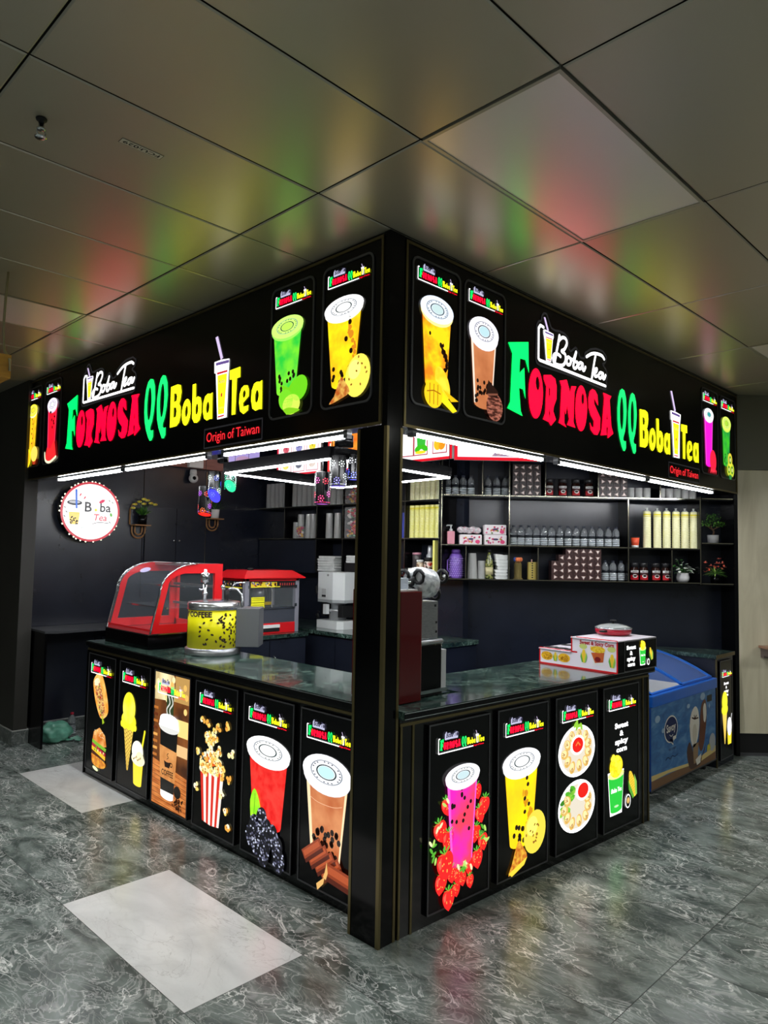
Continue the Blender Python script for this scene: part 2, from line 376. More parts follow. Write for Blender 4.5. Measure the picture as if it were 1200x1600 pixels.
GL = {'F':('G',[[(0.011,0.542),(0.219,0.59),(0.223,0.455),(0.228,0.404),(0.189,0.475),(0.132,0.473),(0.127,0.384),(0.177,0.426),(0.192,0.241),(0.166,0.294),(0.124,0.295),(0.143,0.161),(0.163,0.134),(0.007,0.157),(0.035,0.198),(0.053,0.486)]]),'O':('R',[[[(0.382,0.307),(0.38,0.272),(0.374,0.238),(0.365,0.208),(0.353,0.181),(0.338,0.16),(0.321,0.146),(0.304,0.14),(0.286,0.141),(0.269,0.15),(0.255,0.166),(0.242,0.188),(0.233,0.215),(0.227,0.247),(0.224,0.28),(0.226,0.314),(0.231,0.347),(0.24,0.378),(0.252,0.404),(0.266,0.425),(0.283,0.44),(0.3,0.447),(0.318,0.447),(0.335,0.439),(0.35,0.423),(0.363,0.401),(0.373,0.373),(0.379,0.342)],[(0.344,0.363),(0.344,0.346),(0.34,0.332),(0.334,0.321),(0.327,0.317),(0.318,0.318),(0.31,0.326),(0.305,0.338),(0.301,0.354),(0.301,0.37),(0.304,0.385),(0.31,0.395),(0.318,0.4),(0.327,0.399),(0.334,0.391),(0.34,0.379)]],[[(0.389,0.423),(0.471,0.439),(0.522,0.424),(0.539,0.379),(0.538,0.299),(0.506,0.245),(0.501,0.214),(0.532,0.167),(0.474,0.12),(0.45,0.14),(0.384,0.148),(0.408,0.191),(0.419,0.357),(0.389,0.399)],[(0.448,0.362),(0.463,0.347),(0.461,0.31),(0.448,0.293)],[(0.455,0.225),(0.465,0.196),(0.458,0.165),(0.451,0.194)]],[[(0.576,0.422),(0.66,0.444),(0.702,0.37),(0.72,0.414),(0.781,0.422),(0.756,0.38),(0.745,0.183),(0.77,0.148),(0.666,0.153),(0.691,0.194),(0.665,0.277),(0.65,0.218),(0.632,0.247),(0.633,0.16),(0.659,0.136),(0.564,0.153),(0.581,0.19),(0.596,0.389)]],[[(0.92,0.3),(0.918,0.265),(0.912,0.232),(0.903,0.201),(0.891,0.175),(0.877,0.155),(0.86,0.142),(0.844,0.136),(0.827,0.137),(0.811,0.146),(0.797,0.162),(0.785,0.184),(0.776,0.212),(0.77,0.242),(0.768,0.276),(0.77,0.309),(0.775,0.342),(0.784,0.372),(0.795,0.398),(0.81,0.419),(0.825,0.433),(0.842,0.44),(0.859,0.439),(0.876,0.43),(0.89,0.415),(0.902,0.393),(0.912,0.365),(0.918,0.333)],[(0.883,0.357),(0.881,0.342),(0.877,0.329),(0.871,0.32),(0.864,0.316),(0.857,0.318),(0.851,0.325),(0.847,0.336),(0.845,0.35),(0.847,0.365),(0.851,0.378),(0.857,0.387),(0.864,0.391),(0.871,0.389),(0.877,0.382),(0.881,0.371)]],[[(0.989,0.443),(1.028,0.44),(1.061,0.413),(1.071,0.342),(1.048,0.358),(1.022,0.38),(1.013,0.378),(1.015,0.346),(1.061,0.301),(1.102,0.261),(1.095,0.18),(1.062,0.14),(1.016,0.137),(0.97,0.163),(0.957,0.213),(0.983,0.184),(1.009,0.185),(1.013,0.228),(0.97,0.261),(0.941,0.308),(0.937,0.366),(0.957,0.421)]],[[(1.142,0.444),(1.26,0.439),(1.234,0.409),(1.259,0.223),(1.288,0.179),(1.207,0.136),(1.204,0.162),(1.211,0.209),(1.197,0.218),(1.187,0.2),(1.193,0.157),(1.106,0.143),(1.122,0.191),(1.156,0.409)],[(1.197,0.308),(1.207,0.269),(1.19,0.264)]]]),'Q':('G2',[[[(1.421,0.522),(1.458,0.513),(1.482,0.462),(1.49,0.369),(1.479,0.275),(1.463,0.214),(1.442,0.177),(1.438,0.153),(1.463,0.145),(1.479,0.15),(1.481,0.101),(1.462,0.076),(1.438,0.075),(1.413,0.104),(1.383,0.158),(1.362,0.218),(1.35,0.29),(1.35,0.371),(1.366,0.454),(1.39,0.504)],[(1.444,0.348),(1.442,0.311),(1.438,0.277),(1.432,0.25),(1.424,0.232),(1.415,0.225),(1.406,0.23),(1.399,0.245),(1.392,0.271),(1.389,0.303),(1.387,0.339),(1.389,0.376),(1.393,0.41),(1.399,0.437),(1.407,0.455),(1.416,0.462),(1.424,0.458),(1.432,0.442),(1.438,0.417),(1.442,0.384)]],[[(1.581,0.52),(1.616,0.511),(1.642,0.459),(1.653,0.371),(1.642,0.286),(1.624,0.218),(1.602,0.177),(1.601,0.156),(1.621,0.144),(1.638,0.149),(1.639,0.095),(1.62,0.073),(1.595,0.076),(1.576,0.106),(1.547,0.155),(1.525,0.217),(1.517,0.292),(1.517,0.368),(1.535,0.453),(1.556,0.501)],[(1.609,0.346),(1.607,0.31),(1.603,0.276),(1.597,0.249),(1.59,0.231),(1.581,0.224),(1.573,0.229),(1.566,0.245),(1.56,0.27),(1.556,0.302),(1.555,0.338),(1.556,0.375),(1.56,0.409),(1.566,0.436),(1.574,0.454),(1.582,0.461),(1.591,0.456),(1.598,0.441),(1.604,0.415),(1.608,0.383)]]]),'Y':('Y',[[[(1.703,0.418),(1.794,0.423),(1.835,0.411),(1.846,0.364),(1.835,0.313),(1.821,0.287),(1.841,0.265),(1.845,0.204),(1.827,0.16),(1.792,0.14),(1.706,0.138)],[(1.748,0.367),(1.78,0.363),(1.791,0.34),(1.783,0.312),(1.751,0.307)],[(1.748,0.271),(1.783,0.266),(1.79,0.24),(1.782,0.203),(1.75,0.201)]],[[(1.973,0.225),(1.971,0.2),(1.964,0.176),(1.953,0.156),(1.939,0.141),(1.924,0.132),(1.908,0.13),(1.893,0.136),(1.88,0.147),(1.87,0.165),(1.863,0.187),(1.861,0.211),(1.864,0.236),(1.87,0.259),(1.881,0.279),(1.894,0.294),(1.91,0.303),(1.925,0.306),(1.941,0.301),(1.954,0.289),(1.965,0.272),(1.971,0.25)],[(1.938,0.225),(1.936,0.209),(1.931,0.195),(1.923,0.186),(1.915,0.185),(1.908,0.192),(1.903,0.204),(1.901,0.221),(1.903,0.238),(1.909,0.252),(1.916,0.26),(1.924,0.261),(1.931,0.255),(1.936,0.242)]],[[(1.989,0.391),(2.029,0.392),(2.034,0.297),(2.06,0.304),(2.092,0.292),(2.108,0.25),(2.107,0.193),(2.09,0.147),(2.058,0.132),(2.022,0.136),(1.995,0.167)],[(2.068,0.223),(2.066,0.207),(2.061,0.194),(2.054,0.186),(2.046,0.185),(2.039,0.191),(2.035,0.203),(2.033,0.219),(2.035,0.235),(2.04,0.248),(2.047,0.256),(2.055,0.257),(2.062,0.251),(2.066,0.239)]],[[(2.178,0.304),(2.215,0.299),(2.235,0.305),(2.239,0.136),(2.209,0.139),(2.176,0.132),(2.143,0.15),(2.126,0.196),(2.13,0.253),(2.148,0.29)],[(2.202,0.218),(2.2,0.201),(2.195,0.188),(2.187,0.18),(2.178,0.179),(2.17,0.185),(2.165,0.197),(2.163,0.213),(2.165,0.229),(2.171,0.243),(2.179,0.251),(2.187,0.252),(2.195,0.246),(2.2,0.233)]],[[(2.458,0.412),(2.575,0.417),(2.577,0.354),(2.541,0.352),(2.534,0.133),(2.494,0.133),(2.489,0.352),(2.46,0.355)]],[[(2.623,0.296),(2.661,0.291),(2.677,0.262),(2.677,0.225),(2.617,0.191),(2.62,0.168),(2.65,0.168),(2.676,0.171),(2.672,0.14),(2.625,0.123),(2.587,0.144),(2.573,0.196),(2.577,0.25),(2.594,0.282)],[(2.643,0.246),(2.641,0.234),(2.635,0.225),(2.626,0.221),(2.618,0.223),(2.612,0.231),(2.61,0.242),(2.612,0.254),(2.619,0.263),(2.627,0.267),(2.635,0.265),(2.641,0.257)]],[[(2.754,0.297),(2.789,0.293),(2.813,0.299),(2.817,0.129),(2.786,0.133),(2.751,0.127),(2.718,0.145),(2.702,0.197),(2.706,0.252),(2.729,0.289)],[(2.781,0.213),(2.778,0.196),(2.773,0.183),(2.765,0.175),(2.757,0.174),(2.749,0.18),(2.744,0.193),(2.743,0.209),(2.745,0.225),(2.75,0.239),(2.758,0.247),(2.766,0.248),(2.774,0.242),(2.779,0.229)]]]),'cup':[[(2.25,0.652),(2.281,0.656),(2.351,0.507),(2.325,0.496)],[(2.248,0.494),(2.333,0.497),(2.446,0.488),(2.442,0.451),(2.426,0.396),(2.419,0.126),(2.305,0.124),(2.27,0.419),(2.252,0.423)],[(2.268,0.487),(2.427,0.482),(2.43,0.463),(2.267,0.468)],[(2.285,0.422),(2.413,0.421),(2.413,0.408),(2.288,0.408)],[(2.293,0.403),(2.41,0.4),(2.387,0.152),(2.313,0.153)],[(2.309,0.143),(2.387,0.146),(2.387,0.136),(2.309,0.134)],[(2.248,0.465),(2.446,0.46),(2.442,0.451),(2.252,0.456)]],'script':[[(0.384,0.72),(0.349,0.724),(0.33,0.703),(0.329,0.514),(0.343,0.506),(1.175,0.496)],[(0.57,0.711),(0.558,0.668),(0.53,0.582),(0.514,0.526)],[(0.558,0.673),(0.603,0.706),(0.646,0.706),(0.659,0.678),(0.629,0.635),(0.596,0.616),(0.638,0.605),(0.646,0.571),(0.621,0.534),(0.571,0.52),(0.514,0.521),(0.493,0.548),(0.513,0.579),(0.554,0.587),(0.583,0.579)],[(0.706,0.59),(0.676,0.595),(0.659,0.574),(0.664,0.547),(0.694,0.549),(0.711,0.571),(0.706,0.59),(0.741,0.591),(0.776,0.649),(0.759,0.603),(0.741,0.549),(0.763,0.538),(0.79,0.559),(0.794,0.583),(0.772,0.583)],[(0.862,0.588),(0.83,0.59),(0.805,0.567),(0.812,0.548),(0.839,0.555),(0.862,0.588),(0.862,0.55),(0.88,0.549),(0.898,0.574)],[(0.912,0.647),(0.977,0.68),(1.043,0.696),(1.121,0.698),(1.155,0.681)],[(1.038,0.695),(1.019,0.639),(0.996,0.563),(0.982,0.51)],[(1.001,0.549),(1.043,0.572),(1.053,0.593),(1.024,0.582),(1.015,0.557),(1.029,0.536),(1.063,0.547)],[(1.14,0.576),(1.101,0.576),(1.077,0.554),(1.087,0.537),(1.111,0.542),(1.14,0.576),(1.135,0.546),(1.155,0.543),(1.175,0.571)]],'cup2':[[(0.385,0.784),(0.403,0.786),(0.443,0.713),(0.425,0.706)],[(0.38,0.704),(0.4,0.709),(0.496,0.703),(0.498,0.681),(0.488,0.662),(0.469,0.518),(0.413,0.516),(0.393,0.644),(0.38,0.685)],[(0.396,0.699),(0.492,0.698),(0.492,0.687),(0.4,0.687)],[(0.406,0.667),(0.484,0.669),(0.482,0.662),(0.407,0.66)],[(0.407,0.658),(0.482,0.66),(0.465,0.536),(0.419,0.532)],[(0.421,0.531),(0.463,0.531),(0.462,0.524),(0.421,0.525)]],'badge':[(0.368,0.79),(0.391,0.811),(0.419,0.812),(0.447,0.775),(0.471,0.737),(0.52,0.731),(0.561,0.738),(0.628,0.739),(0.68,0.719),(0.684,0.652),(0.706,0.638),(0.776,0.681),(0.803,0.654),(0.83,0.623),(0.884,0.63),(0.893,0.669),(0.967,0.709),(1.043,0.73),(1.14,0.732),(1.19,0.703),(1.175,0.661),(1.131,0.642),(1.19,0.605),(1.205,0.569),(1.18,0.53),(1.195,0.514),(1.185,0.478),(1.15,0.467),(0.742,0.481),(0.347,0.475),(0.309,0.484),(0.301,0.508),(0.31,0.716),(0.329,0.744),(0.36,0.754)]}

W_ = em((255, 255, 255), 2.0); GR_ = em((0, 255, 90), 2.2); GR2_ = em((20, 240, 105), 1.8)
RD_ = em((255, 0, 40), 2.6); YE_ = em((255, 255, 20), 2.2); PU_ = em((120, 95, 170), 0.8); DR_ = em((200, 30, 40), 1.2)
LIL_ = em((215, 195, 235), 1.2); RING = em((60, 60, 64), 0.35)
DKP = pm('print_dark', (6, 6, 7), 0.3)

def cup_icon(P, g, l, straw=LIL_):
    P.poly(g[0], straw, l); P.poly(g[1], W_, l + 1); P.poly(g[2], PU_, l + 2); P.poly(g[3], DR_, l + 2)
    P.poly(g[4], YE_, l + 2); P.poly(g[5], DR_, l + 2)
    xs = [p[0] for p in g[4]]; ys = [p[1] for p in g[4]]
    cx = sum(xs) / 4; w = (max(xs) - min(xs)); y1 = max(ys); y0 = min(ys); h = y1 - y0
    P.text('Boba', cx, y1 - 0.22 * h, h * 0.13, em((150, 60, 120), 1), l + 3, 0.02, width=w * 0.66)
    P.ell(cx, y0 + 0.48 * h, w * 0.09, h * 0.06, DR_, l + 3, n=8)
    P.stroke([(cx, y0 + 0.44 * h), (cx, y0 + 0.36 * h)], w * 0.05, DR_, l + 3, caps=False)
    P.text('Juice', cx, y0 + 0.14 * h, h * 0.08, em((90, 90, 120), 1), l + 3, 0.01, width=w * 0.55)

def sign_letters(P, l=0, big=True):
    for key in 'FOQY':
        c, polys = GL[key]
        if key == 'F': P.poly(polys[0], GR_, l)
        else:
            mt = {'O': RD_, 'Q': GR2_, 'Y': YE_}[key]
            for pg in polys: P.poly(pg[0], mt, l, pg[1:])
    cup_icon(P, GL['cup'], l)

def sign_script(P, l=0, wd=0.021, big=True):
    for i, st in enumerate(GL['script']):
        pts = smooth_pts(st, 4) if i not in (0, 6, 1) else st
        P.stroke(pts, wd if i else wd * 0.9, W_, l)
    cup_icon(P, GL['cup2'], l + 1)

def small_logo(name, parent, ox, oz, width, y0):
    """shop logo on a poster, lower-left corner (ox, oz)"""
    sc = width / 2.85
    P = Pic(ox, oz, y0, sc)
    # white plate behind the script
    b = GL['badge']
    bs = [(0.30 + (u - 0.30) * 0.92, v + 0.05) for u, v in b]
    P.poly(bs, em((205, 205, 235), 1.0), 0)
    P.text('Boba Tea', 0.78, 0.62, 0.30, em((60, 55, 90), 0.6), 1, 0.03, 0.2, width=0.8)
    sign_letters(P, 2)
    P.stroke([(0.02, 0.62), (-0.07, 0.62), (-0.07, 0.02), (2.1, 0.02)], 0.045, W_, 1, caps=False)
    P.text('Origin of Taiwan', 2.45, 0.0, 0.085, RD_, 1, 0.0, width=0.7)
    return P.build(name, parent)

# ------------- pictures of drinks and food -------------
def drink(P, cx, yt, yb, wt, wb, ry, body, lid=(250, 250, 250), foam=None, eye=(190, 225, 230), l=0, seed=1, pearls=0, pearl_rng=(0.05, 0.35), edge=None, ringc=(90, 100, 110), specks=()):
    rnd = random.Random(seed); n = 14
    bm_ = body if not isinstance(body, tuple) else em(body, 1.25)
    bot = [(cx + wb / 2 * cos(t), yb - wb * 0.16 * sin(t)) for t in [pi * i / 8 for i in range(9)]]
    P.poly([(cx - wt / 2, yt), ] + list(reversed(bot)) + [(cx + wt / 2, yt)], bm_, l)
    if edge:
        e = em(edge, 1.2)
        P.poly([(cx - wt / 2, yt), (cx - wb / 2, yb), (cx - wb / 2 + wb * 0.09, yb), (cx - wt / 2 + wt * 0.08, yt)], e, l + 1)
        P.poly([(cx + wt / 2, yt), (cx + wt / 2 - wt * 0.05, yt), (cx + wb / 2 - wb * 0.05, yb), (cx + wb / 2, yb)], e, l + 1)
    for c, x0, x1, v0, v1 in specks:   # vertical blotches of another colour
        a0 = cx - wt / 2 + wt * x0; a1 = cx - wt / 2 + wt * x1
        for i in range(24):
            k = rnd.random(); q = v0 + (v1 - v0) * k
            P.ell(a0 + (a1 - a0) * (0.5 + 0.35 * sin(5 * k) + rnd.uniform(-.2, .2)), yb + (yt - yb) * q, wt * rnd.uniform(.02, .06), wt * rnd.uniform(.03, .075), em(c, 1.1), l + 1, rnd.uniform(-.4, .4), 8)
    for i in range(pearls):
        v = rnd.uniform(*pearl_rng); w = wb + (wt - wb) * v
        u = cx + rnd.uniform(-0.42, 0.42) * w
        P.ell(u, yb + (yt - yb) * v, wt * 0.045, wt * 0.05, em((40, 20, 12), 0.4), l + 2, n=8)
    rx = wt * 0.57
    fm = em(foam if foam else lid, 1.35)
    P.ell(cx, yt - ry * 0.22, rx * 0.97, ry * 1.02, fm, l + 3, n=26)
    P.ell(cx, yt, rx, ry, em(lid, 1.45), l + 4, n=28)
    P.ell(cx, yt + ry * 0.04, rx * 0.66, ry * 0.66, em((150, 160, 170), 0.9), l + 5, n=26, hole=0.93)
    for i in range(22):
        t = 2 * pi * i / 22
        if i % 4 == 3: continue
        P.ell(cx + rx * 0.56 * cos(t), yt + ry * 0.04 + ry * 0.56 * sin(t), rx * 0.045, ry * 0.04, em(ringc, 0.8), l + 5, n=5)
    P.ell(cx, yt + ry * 0.04, rx * 0.42, ry * 0.42, em((50, 80, 80), 0.6), l + 5, n=24, hole=0.86)
    P.ell(cx, yt + ry * 0.04, rx * 0.34, ry * 0.34, em(eye, 1.2), l + 6, n=22)

def strawberry(P, cx, cy, r, rot, l, seed=0):
    rnd = random.Random(seed)
    def T(a, b): return (cx + (a * cos(rot) - b * sin(rot)) * r, cy + (a * sin(rot) + b * cos(rot)) * r)
    P.poly([T(*p) for p in smooth_pts([(0, -1.25), (0.55, -0.75), (0.85, 0.0), (0.65, 0.65), (0, 0.75), (-0.65, 0.65), (-0.85, 0.0), (-0.55, -0.75), (0, -1.25)], 3)[:-1]], em((235, 30, 30), 1.3), l)
    P.poly([T(*p) for p in [(-0.35, 0.55), (-0.75, 0.2), (-0.6, -0.3), (-0.4, -0.2)]], em((255, 90, 70), 1.3), l + 1)
    for i in range(9):
        a, b = rnd.uniform(-0.55, 0.55), rnd.uniform(-0.7, 0.45)
        q = T(a, b); P.ell(q[0], q[1], r * 0.06, r * 0.08, em((255, 190, 90), 1.1), l + 1, n=5)
    for i in range(5):
        t = pi * (0.1 + 0.2 * i)
        P.poly([T(0.0, 0.6), T(0.75 * cos(t - 0.16), 0.62 + 0.5 * sin(t)), T(0.85 * cos(t), 0.62 + 0.65 * sin(t)), T(0.6 * cos(t + 0.3), 0.6 + 0.4 * sin(t))], em((90, 190, 60), 1.1), l + 2)

def popcorn_bit(P, cx, cy, r, l, seed):
    rnd = random.Random(seed)
    for i in range(5):
        P.ell(cx + rnd.uniform(-.8, .8) * r, cy + rnd.uniform(-.8, .8) * r, r * rnd.uniform(.45, .75), r * rnd.uniform(.4, .7),
              em(rnd.choice([(255, 240, 170), (250, 215, 110), (255, 250, 215), (235, 170, 70)]), 1.15), l + (i % 3), n=8)
    P.ell(cx, cy, r * .25, r * .2, em((170, 80, 20), .9), l + 3, n=6)

def egg_fruit(P, cx, cy, rx, ry, rot, c, spots, l, seed=3):
    rnd = random.Random(seed)
    P.ell(cx, cy, rx, ry, em(c, 1.25), l, rot, 26)
    P.ell(cx - rx * .25, cy + ry * .3, rx * .5, ry * .45, em(tuple(min(255, x + 40) for x in c), 1.25), l + 1, rot, 18)
    for i in range(spots):
        a = rnd.uniform(0, 2 * pi); k = rnd.uniform(.2, .85)
        P.ell(cx + rx * k * cos(a), cy + ry * k * sin(a), rx * .09, ry * .05, em((170, 110, 30), .9), l + 2, rnd.uniform(0, 3), 7)

def dumpling_plate(P, cx, cy, r, l, seed, greens=False, sauce=(0, .25)):
    rnd = random.Random(seed)
    P.ell(cx, cy, r, r * .78, W_, l, n=32)
    P.ell(cx, cy, r * .88, r * .67, em((235, 225, 205), 1.1), l + 1, n=28)
    if greens:
        for i in range(16):
            a = rnd.uniform(pi * .6, pi * 1.15); k = rnd.uniform(.45, .85)
            P.ell(cx + r * k * cos(a), cy + r * k * sin(a) * .8, r * .17, r * .08, em(rnd.choice([(90, 190, 40), (150, 220, 70), (60, 140, 30)]), 1.0), l + 2, rnd.uniform(0, 3), 7)
    n = 11
    for i in range(n):
        a = 2 * pi * i / n + .3; k = .62 if i % 2 else .56
        u, v = cx + r * k * 1.1 * cos(a), cy + r * k * .82 * sin(a)
        if greens and (v > cy + .35 * r and u < cx - .1 * r): continue
        P.ell(u, v, r * .20, r * .15, em((235, 190, 100), 1.1), l + 3, a, 12)
        P.ell(u - r * .03, v + r * .03, r * .13, r * .11, em((255, 235, 170), 1.15), l + 4, a, 9)
        for k2 in (-1, 0, 1):
            P.stroke([(u, v), (u + r * .14 * cos(a + k2 * .5), v + r * .14 * sin(a + k2 * .5))], r * .018, em((180, 110, 40), .9), l + 5, caps=False)
    sx, sy = cx + sauce[0] * r, cy + sauce[1] * r
    P.ell(sx, sy, r * .38, r * .30, W_, l + 6, n=22)
    P.ell(sx, sy, r * .30, r * .23, em((230, 25, 15), 1.2), l + 7, n=20)
    if not greens:
        P.stroke([(sx - .1 * r, sy), (sx, sy + .08 * r), (sx + .12 * r, sy - .02 * r)], r * .05, em((250, 130, 60), 1.1), l + 8)
        for i in range(6):
            P.ell(cx + rnd.uniform(-.15, .25) * r, cy + r * rnd.uniform(.6, .85), r * .13, r * .06, em((150, 210, 60), 1.1), l + 8, rnd.uniform(0, 3), 7)

def corn_cob(P, cx, cy, h, l, rot=0.0, glow=True):
    mk = (lambda c: em(c, 1.1)) if glow else (lambda c: pm('ink_%d_%d_%d' % c, c, .5))
    def T(a, b): return (cx + a * cos(rot) * h - b * sin(rot) * h, cy + a * sin(rot) * h + b * cos(rot) * h)
    P.poly([T(*p) for p in smooth_pts([(-.14, -.45), (-.2, 0), (-.12, .4), (0, .55), (.12, .4), (.2, 0), (.14, -.45), (0, -.5), (-.14, -.45)], 3)[:-1]], mk((245, 215, 60)), l)
    for r_ in range(9):
        for c_ in range(3):
            q = T(-.09 + .09 * c_, -.36 + .1 * r_); P.ell(q[0], q[1], .03 * h, .038 * h, mk((215, 165, 30)), l + 1, n=5)
    P.poly([T(*p) for p in [(-.16, -.5), (-.3, -.05), (-.22, .32), (-.14, -.05), (-.05, -.45)]], mk((90, 170, 50)), l + 2)
    P.poly([T(*p) for p in [(.16, -.5), (.3, -.05), (.24, .3), (.14, -.05), (.05, -.45)]], mk((140, 200, 80)), l + 2)
# ======================= ROOM =======================
H = 3.38
FLOOR_D = marble('floor_marble_dark', (130, 141, 137), (74, 84, 81), (250, 252, 250), 0.23, 2.1, 0.017, squeeze=(1.5, 0.8, 1.0), spec=0.4, amount=1.0)
FLOOR_L = marble('floor_marble_light', (240, 242, 242), (222, 224, 224), (168, 168, 166), 0.22, 1.2, 0.008, squeeze=(1.5, 0.8, 1.0), amount=0.6)
GROUT = pm('floor_joint', (62, 66, 66), 0.6)

def tile_floor():
    b = MB(); rnd = random.Random(4); uvs = []
    b.box((-9, -9, -0.06), (9.6, 9.6, -0.004), GROUT)
    uvs += [(0, 0)] * 24
    nx0, nx1, ny0, ny1 = -12, 15, -7, 8
    for i in range(nx0, nx1):
        for j in range(ny0, ny1):
            x0 = -0.2715 + 0.5945 * i; x1 = x0 + 0.5945
            y0 = 0.205 + 1.1975 * j; y1 = y0 + 1.1975
            light = (i, j) in ((-1, 0), (0, 2), (-8, -3), (6, -5), (-6, 4))
            g = 0.0014
            b.add([(x0 + g, y0 + g, 0), (x1 - g, y0 + g, 0), (x1 - g, y1 - g, 0), (x0 + g, y1 - g, 0)], [(0, 1, 2, 3)], FLOOR_L if light else FLOOR_D)
            ox, oy = rnd.uniform(0, 40), rnd.uniform(0, 40); fl = rnd.random() < .5
            q = [(0, 0), (x1 - x0, 0), (x1 - x0, y1 - y0), (0, y1 - y0)]
            if fl: q = [(-u, -v) for u, v in q]
            uvs += [(ox + u, oy + v) for u, v in q]
    o = b.build('floor')
    uvl = o.data.uv_layers.new(name='UVMap')
    for k, (u, v) in enumerate(uvs):
        if k < len(uvl.data): uvl.data[k].uv = (u, v)
    struct(o)
tile_floor()

# ceiling: painted aluminium tiles, thin open joints
CEIL = pm('ceiling_painted_metal', (182, 176, 158), 0.33, 0.5, spec=0.7)
def ceil_mat():
    m = CEIL; nt = m.node_tree; b = nt.nodes['Principled BSDF']
    tc = nt.nodes.new('ShaderNodeTexCoord'); mp = nt.nodes.new('ShaderNodeMapping'); mp.inputs['Scale'].default_value = (1, 1, 1)
    wv = nt.nodes.new('ShaderNodeTexVoronoi'); wv.inputs['Scale'].default_value = 160.0; wv.inputs['Randomness'].default_value = 0.0
    bp = nt.nodes.new('ShaderNodeBump'); bp.inputs['Strength'].default_value = 0.10; bp.inputs['Distance'].default_value = 0.001
    nz = nt.nodes.new('ShaderNodeTexNoise'); nz.inputs['Scale'].default_value = 1.3
    b2 = nt.nodes.new('ShaderNodeBump'); b2.inputs['Strength'].default_value = 0.12; b2.inputs['Distance'].default_value = 0.02
    nt.links.new(tc.outputs['Object'], mp.inputs['Vector']); nt.links.new(mp.outputs[0], wv.inputs['Vector'])
    nt.links.new(tc.outputs['Object'], nz.inputs['Vector'])
    nt.links.new(nz.outputs['Fac'], b2.inputs['Height']); nt.links.new(wv.outputs['Distance'], bp.inputs['Height'])
    nt.links.new(b2.outputs[0], bp.inputs['Normal']); nt.links.new(bp.outputs[0], b.inputs['Normal'])
ceil_mat()
JOINT = pm('ceiling_joint', (42, 38, 34), 0.8)
LIP = pm('ceiling_tile_lip', (176, 172, 158), 0.35, 0.5)
DIFF_OFF = pm('light_diffuser_unlit', (240, 232, 228), 0.33, 0.35, spec=0.8)
XS = [-0.457 + 1.2065 * k for k in range(-8, 9)]
YS = [0.0005 + 0.6025 * k for k in range(-15, 16)]
LIGHT_CELLS = {(0, -2): 'off', (-1, 4): 'off', (3, -2): 'off', (-4, 0): 'on', (-3, -6): 'on', (-6, -3): 'on', (-5, 4): 'on', (0, -9): 'on', (3, -8): 'on'}  # cells marked on are unseen panels added to light the room
def ceiling():
    b = MB()
    b.box((-10, -9, H + 0.02), (9.6, 9.6, H + 0.08), JOINT)
    for i in range(len(XS) - 1):
        for j in range(len(YS) - 1):
            kx, ky = i - 8, j - 15
            if (kx, ky) in LIGHT_CELLS: continue
            g = 0.0035
            x0, x1, y0, y1 = XS[i] + g, XS[i + 1] - g, YS[j] + g, YS[j + 1] - g
            z = H; e = 0.006
            vs = [(x0 + e, y0 + e, z), (x1 - e, y0 + e, z), (x1 - e, y1 - e, z), (x0 + e, y1 - e, z)]
            b.add(vs, [(0, 3, 2, 1)], CEIL)
            ws = [(x0, y0, z + .004), (x1, y0, z + .004), (x1, y1, z + .004), (x0, y1, z + .004)]
            b.add(vs + ws, [(0, 1, 5, 4), (1, 2, 6, 5), (2, 3, 7, 6), (3, 0, 4, 7)], LIP)
    struct(b.build('ceiling'))
ceiling()
for (kx, ky), st in LIGHT_CELLS.items():
    x0, y0 = XS[kx + 8], YS[ky + 15]; x1, y1 = XS[kx + 9], YS[ky + 16]
    lab = {(0, -2): 'large unlit rectangular ceiling light panel with pale diffuser above the kiosk corner', (-1, 4): 'unlit ceiling light panel near the hanging wooden box at left',
           (3, -2): 'unlit ceiling light panel beyond the kiosk right end near the wood wall'}.get((kx, ky), 'unseen ceiling light panel added behind the viewer to light the aisle')
    t = thing('ceiling_light', lab, 'ceiling light', ((x0 + x1) / 2, (y0 + y1) / 2, H), 0, 'unseen added light panels over the aisle' if st == 'on' else None)
    w, d = (x1 - x0) / 2 - .004, (y1 - y0) / 2 - .004
    f = MB()
    for a, c in (((-w, -d), (w, -d + .014)), ((-w, d - .014), (w, d)), ((-w, -d + .014), (-w + .014, d - .014)), ((w - .014, -d + .014), (w, d - .014))):
        f.box((a[0], a[1], -.003), (c[0], c[1], .018), LIP)
    f.build('frame', t)
    g = MB(); g.box((-w + .014, -d + .014, .001), (w - .014, d - .014, .012), em((250, 252, 246), ROOM_STRENGTH) if st == 'on' else DIFF_OFF)
    g.build('diffuser', t)

# walls
WOOD = noisy('pale_wood_laminate', [(0.25, (186, 177, 150)), (0.5, (206, 198, 172)), (0.75, (220, 213, 190))], 2.2, 0.45, detail=6, stretch=(2.2, 2.2, 0.35), distort=1.6)
OLIVE_SHADE = pm('olive_shade_panel', (96, 95, 80), 0.5)  # upper wall band; shade above the strip lights is put into its colour
WALLGREY = noisy('grey_plaster', [(0.3, (40, 39, 35)), (0.7, (46, 45, 41))], 3, 0.6)
SKIRT = marble('skirting_marble', (92, 98, 96), (52, 57, 56), (150, 154, 150), 0.3, 2.4, 0.02, use_uv=False)
DIAG = -pi / 4
P1 = Vector((2.75, 1.98, 0))
def D(u, back=0.0, z=0.0):
    return (P1.x + (u + back) * 0.70711, P1.y + (-u + back) * 0.70711, z)

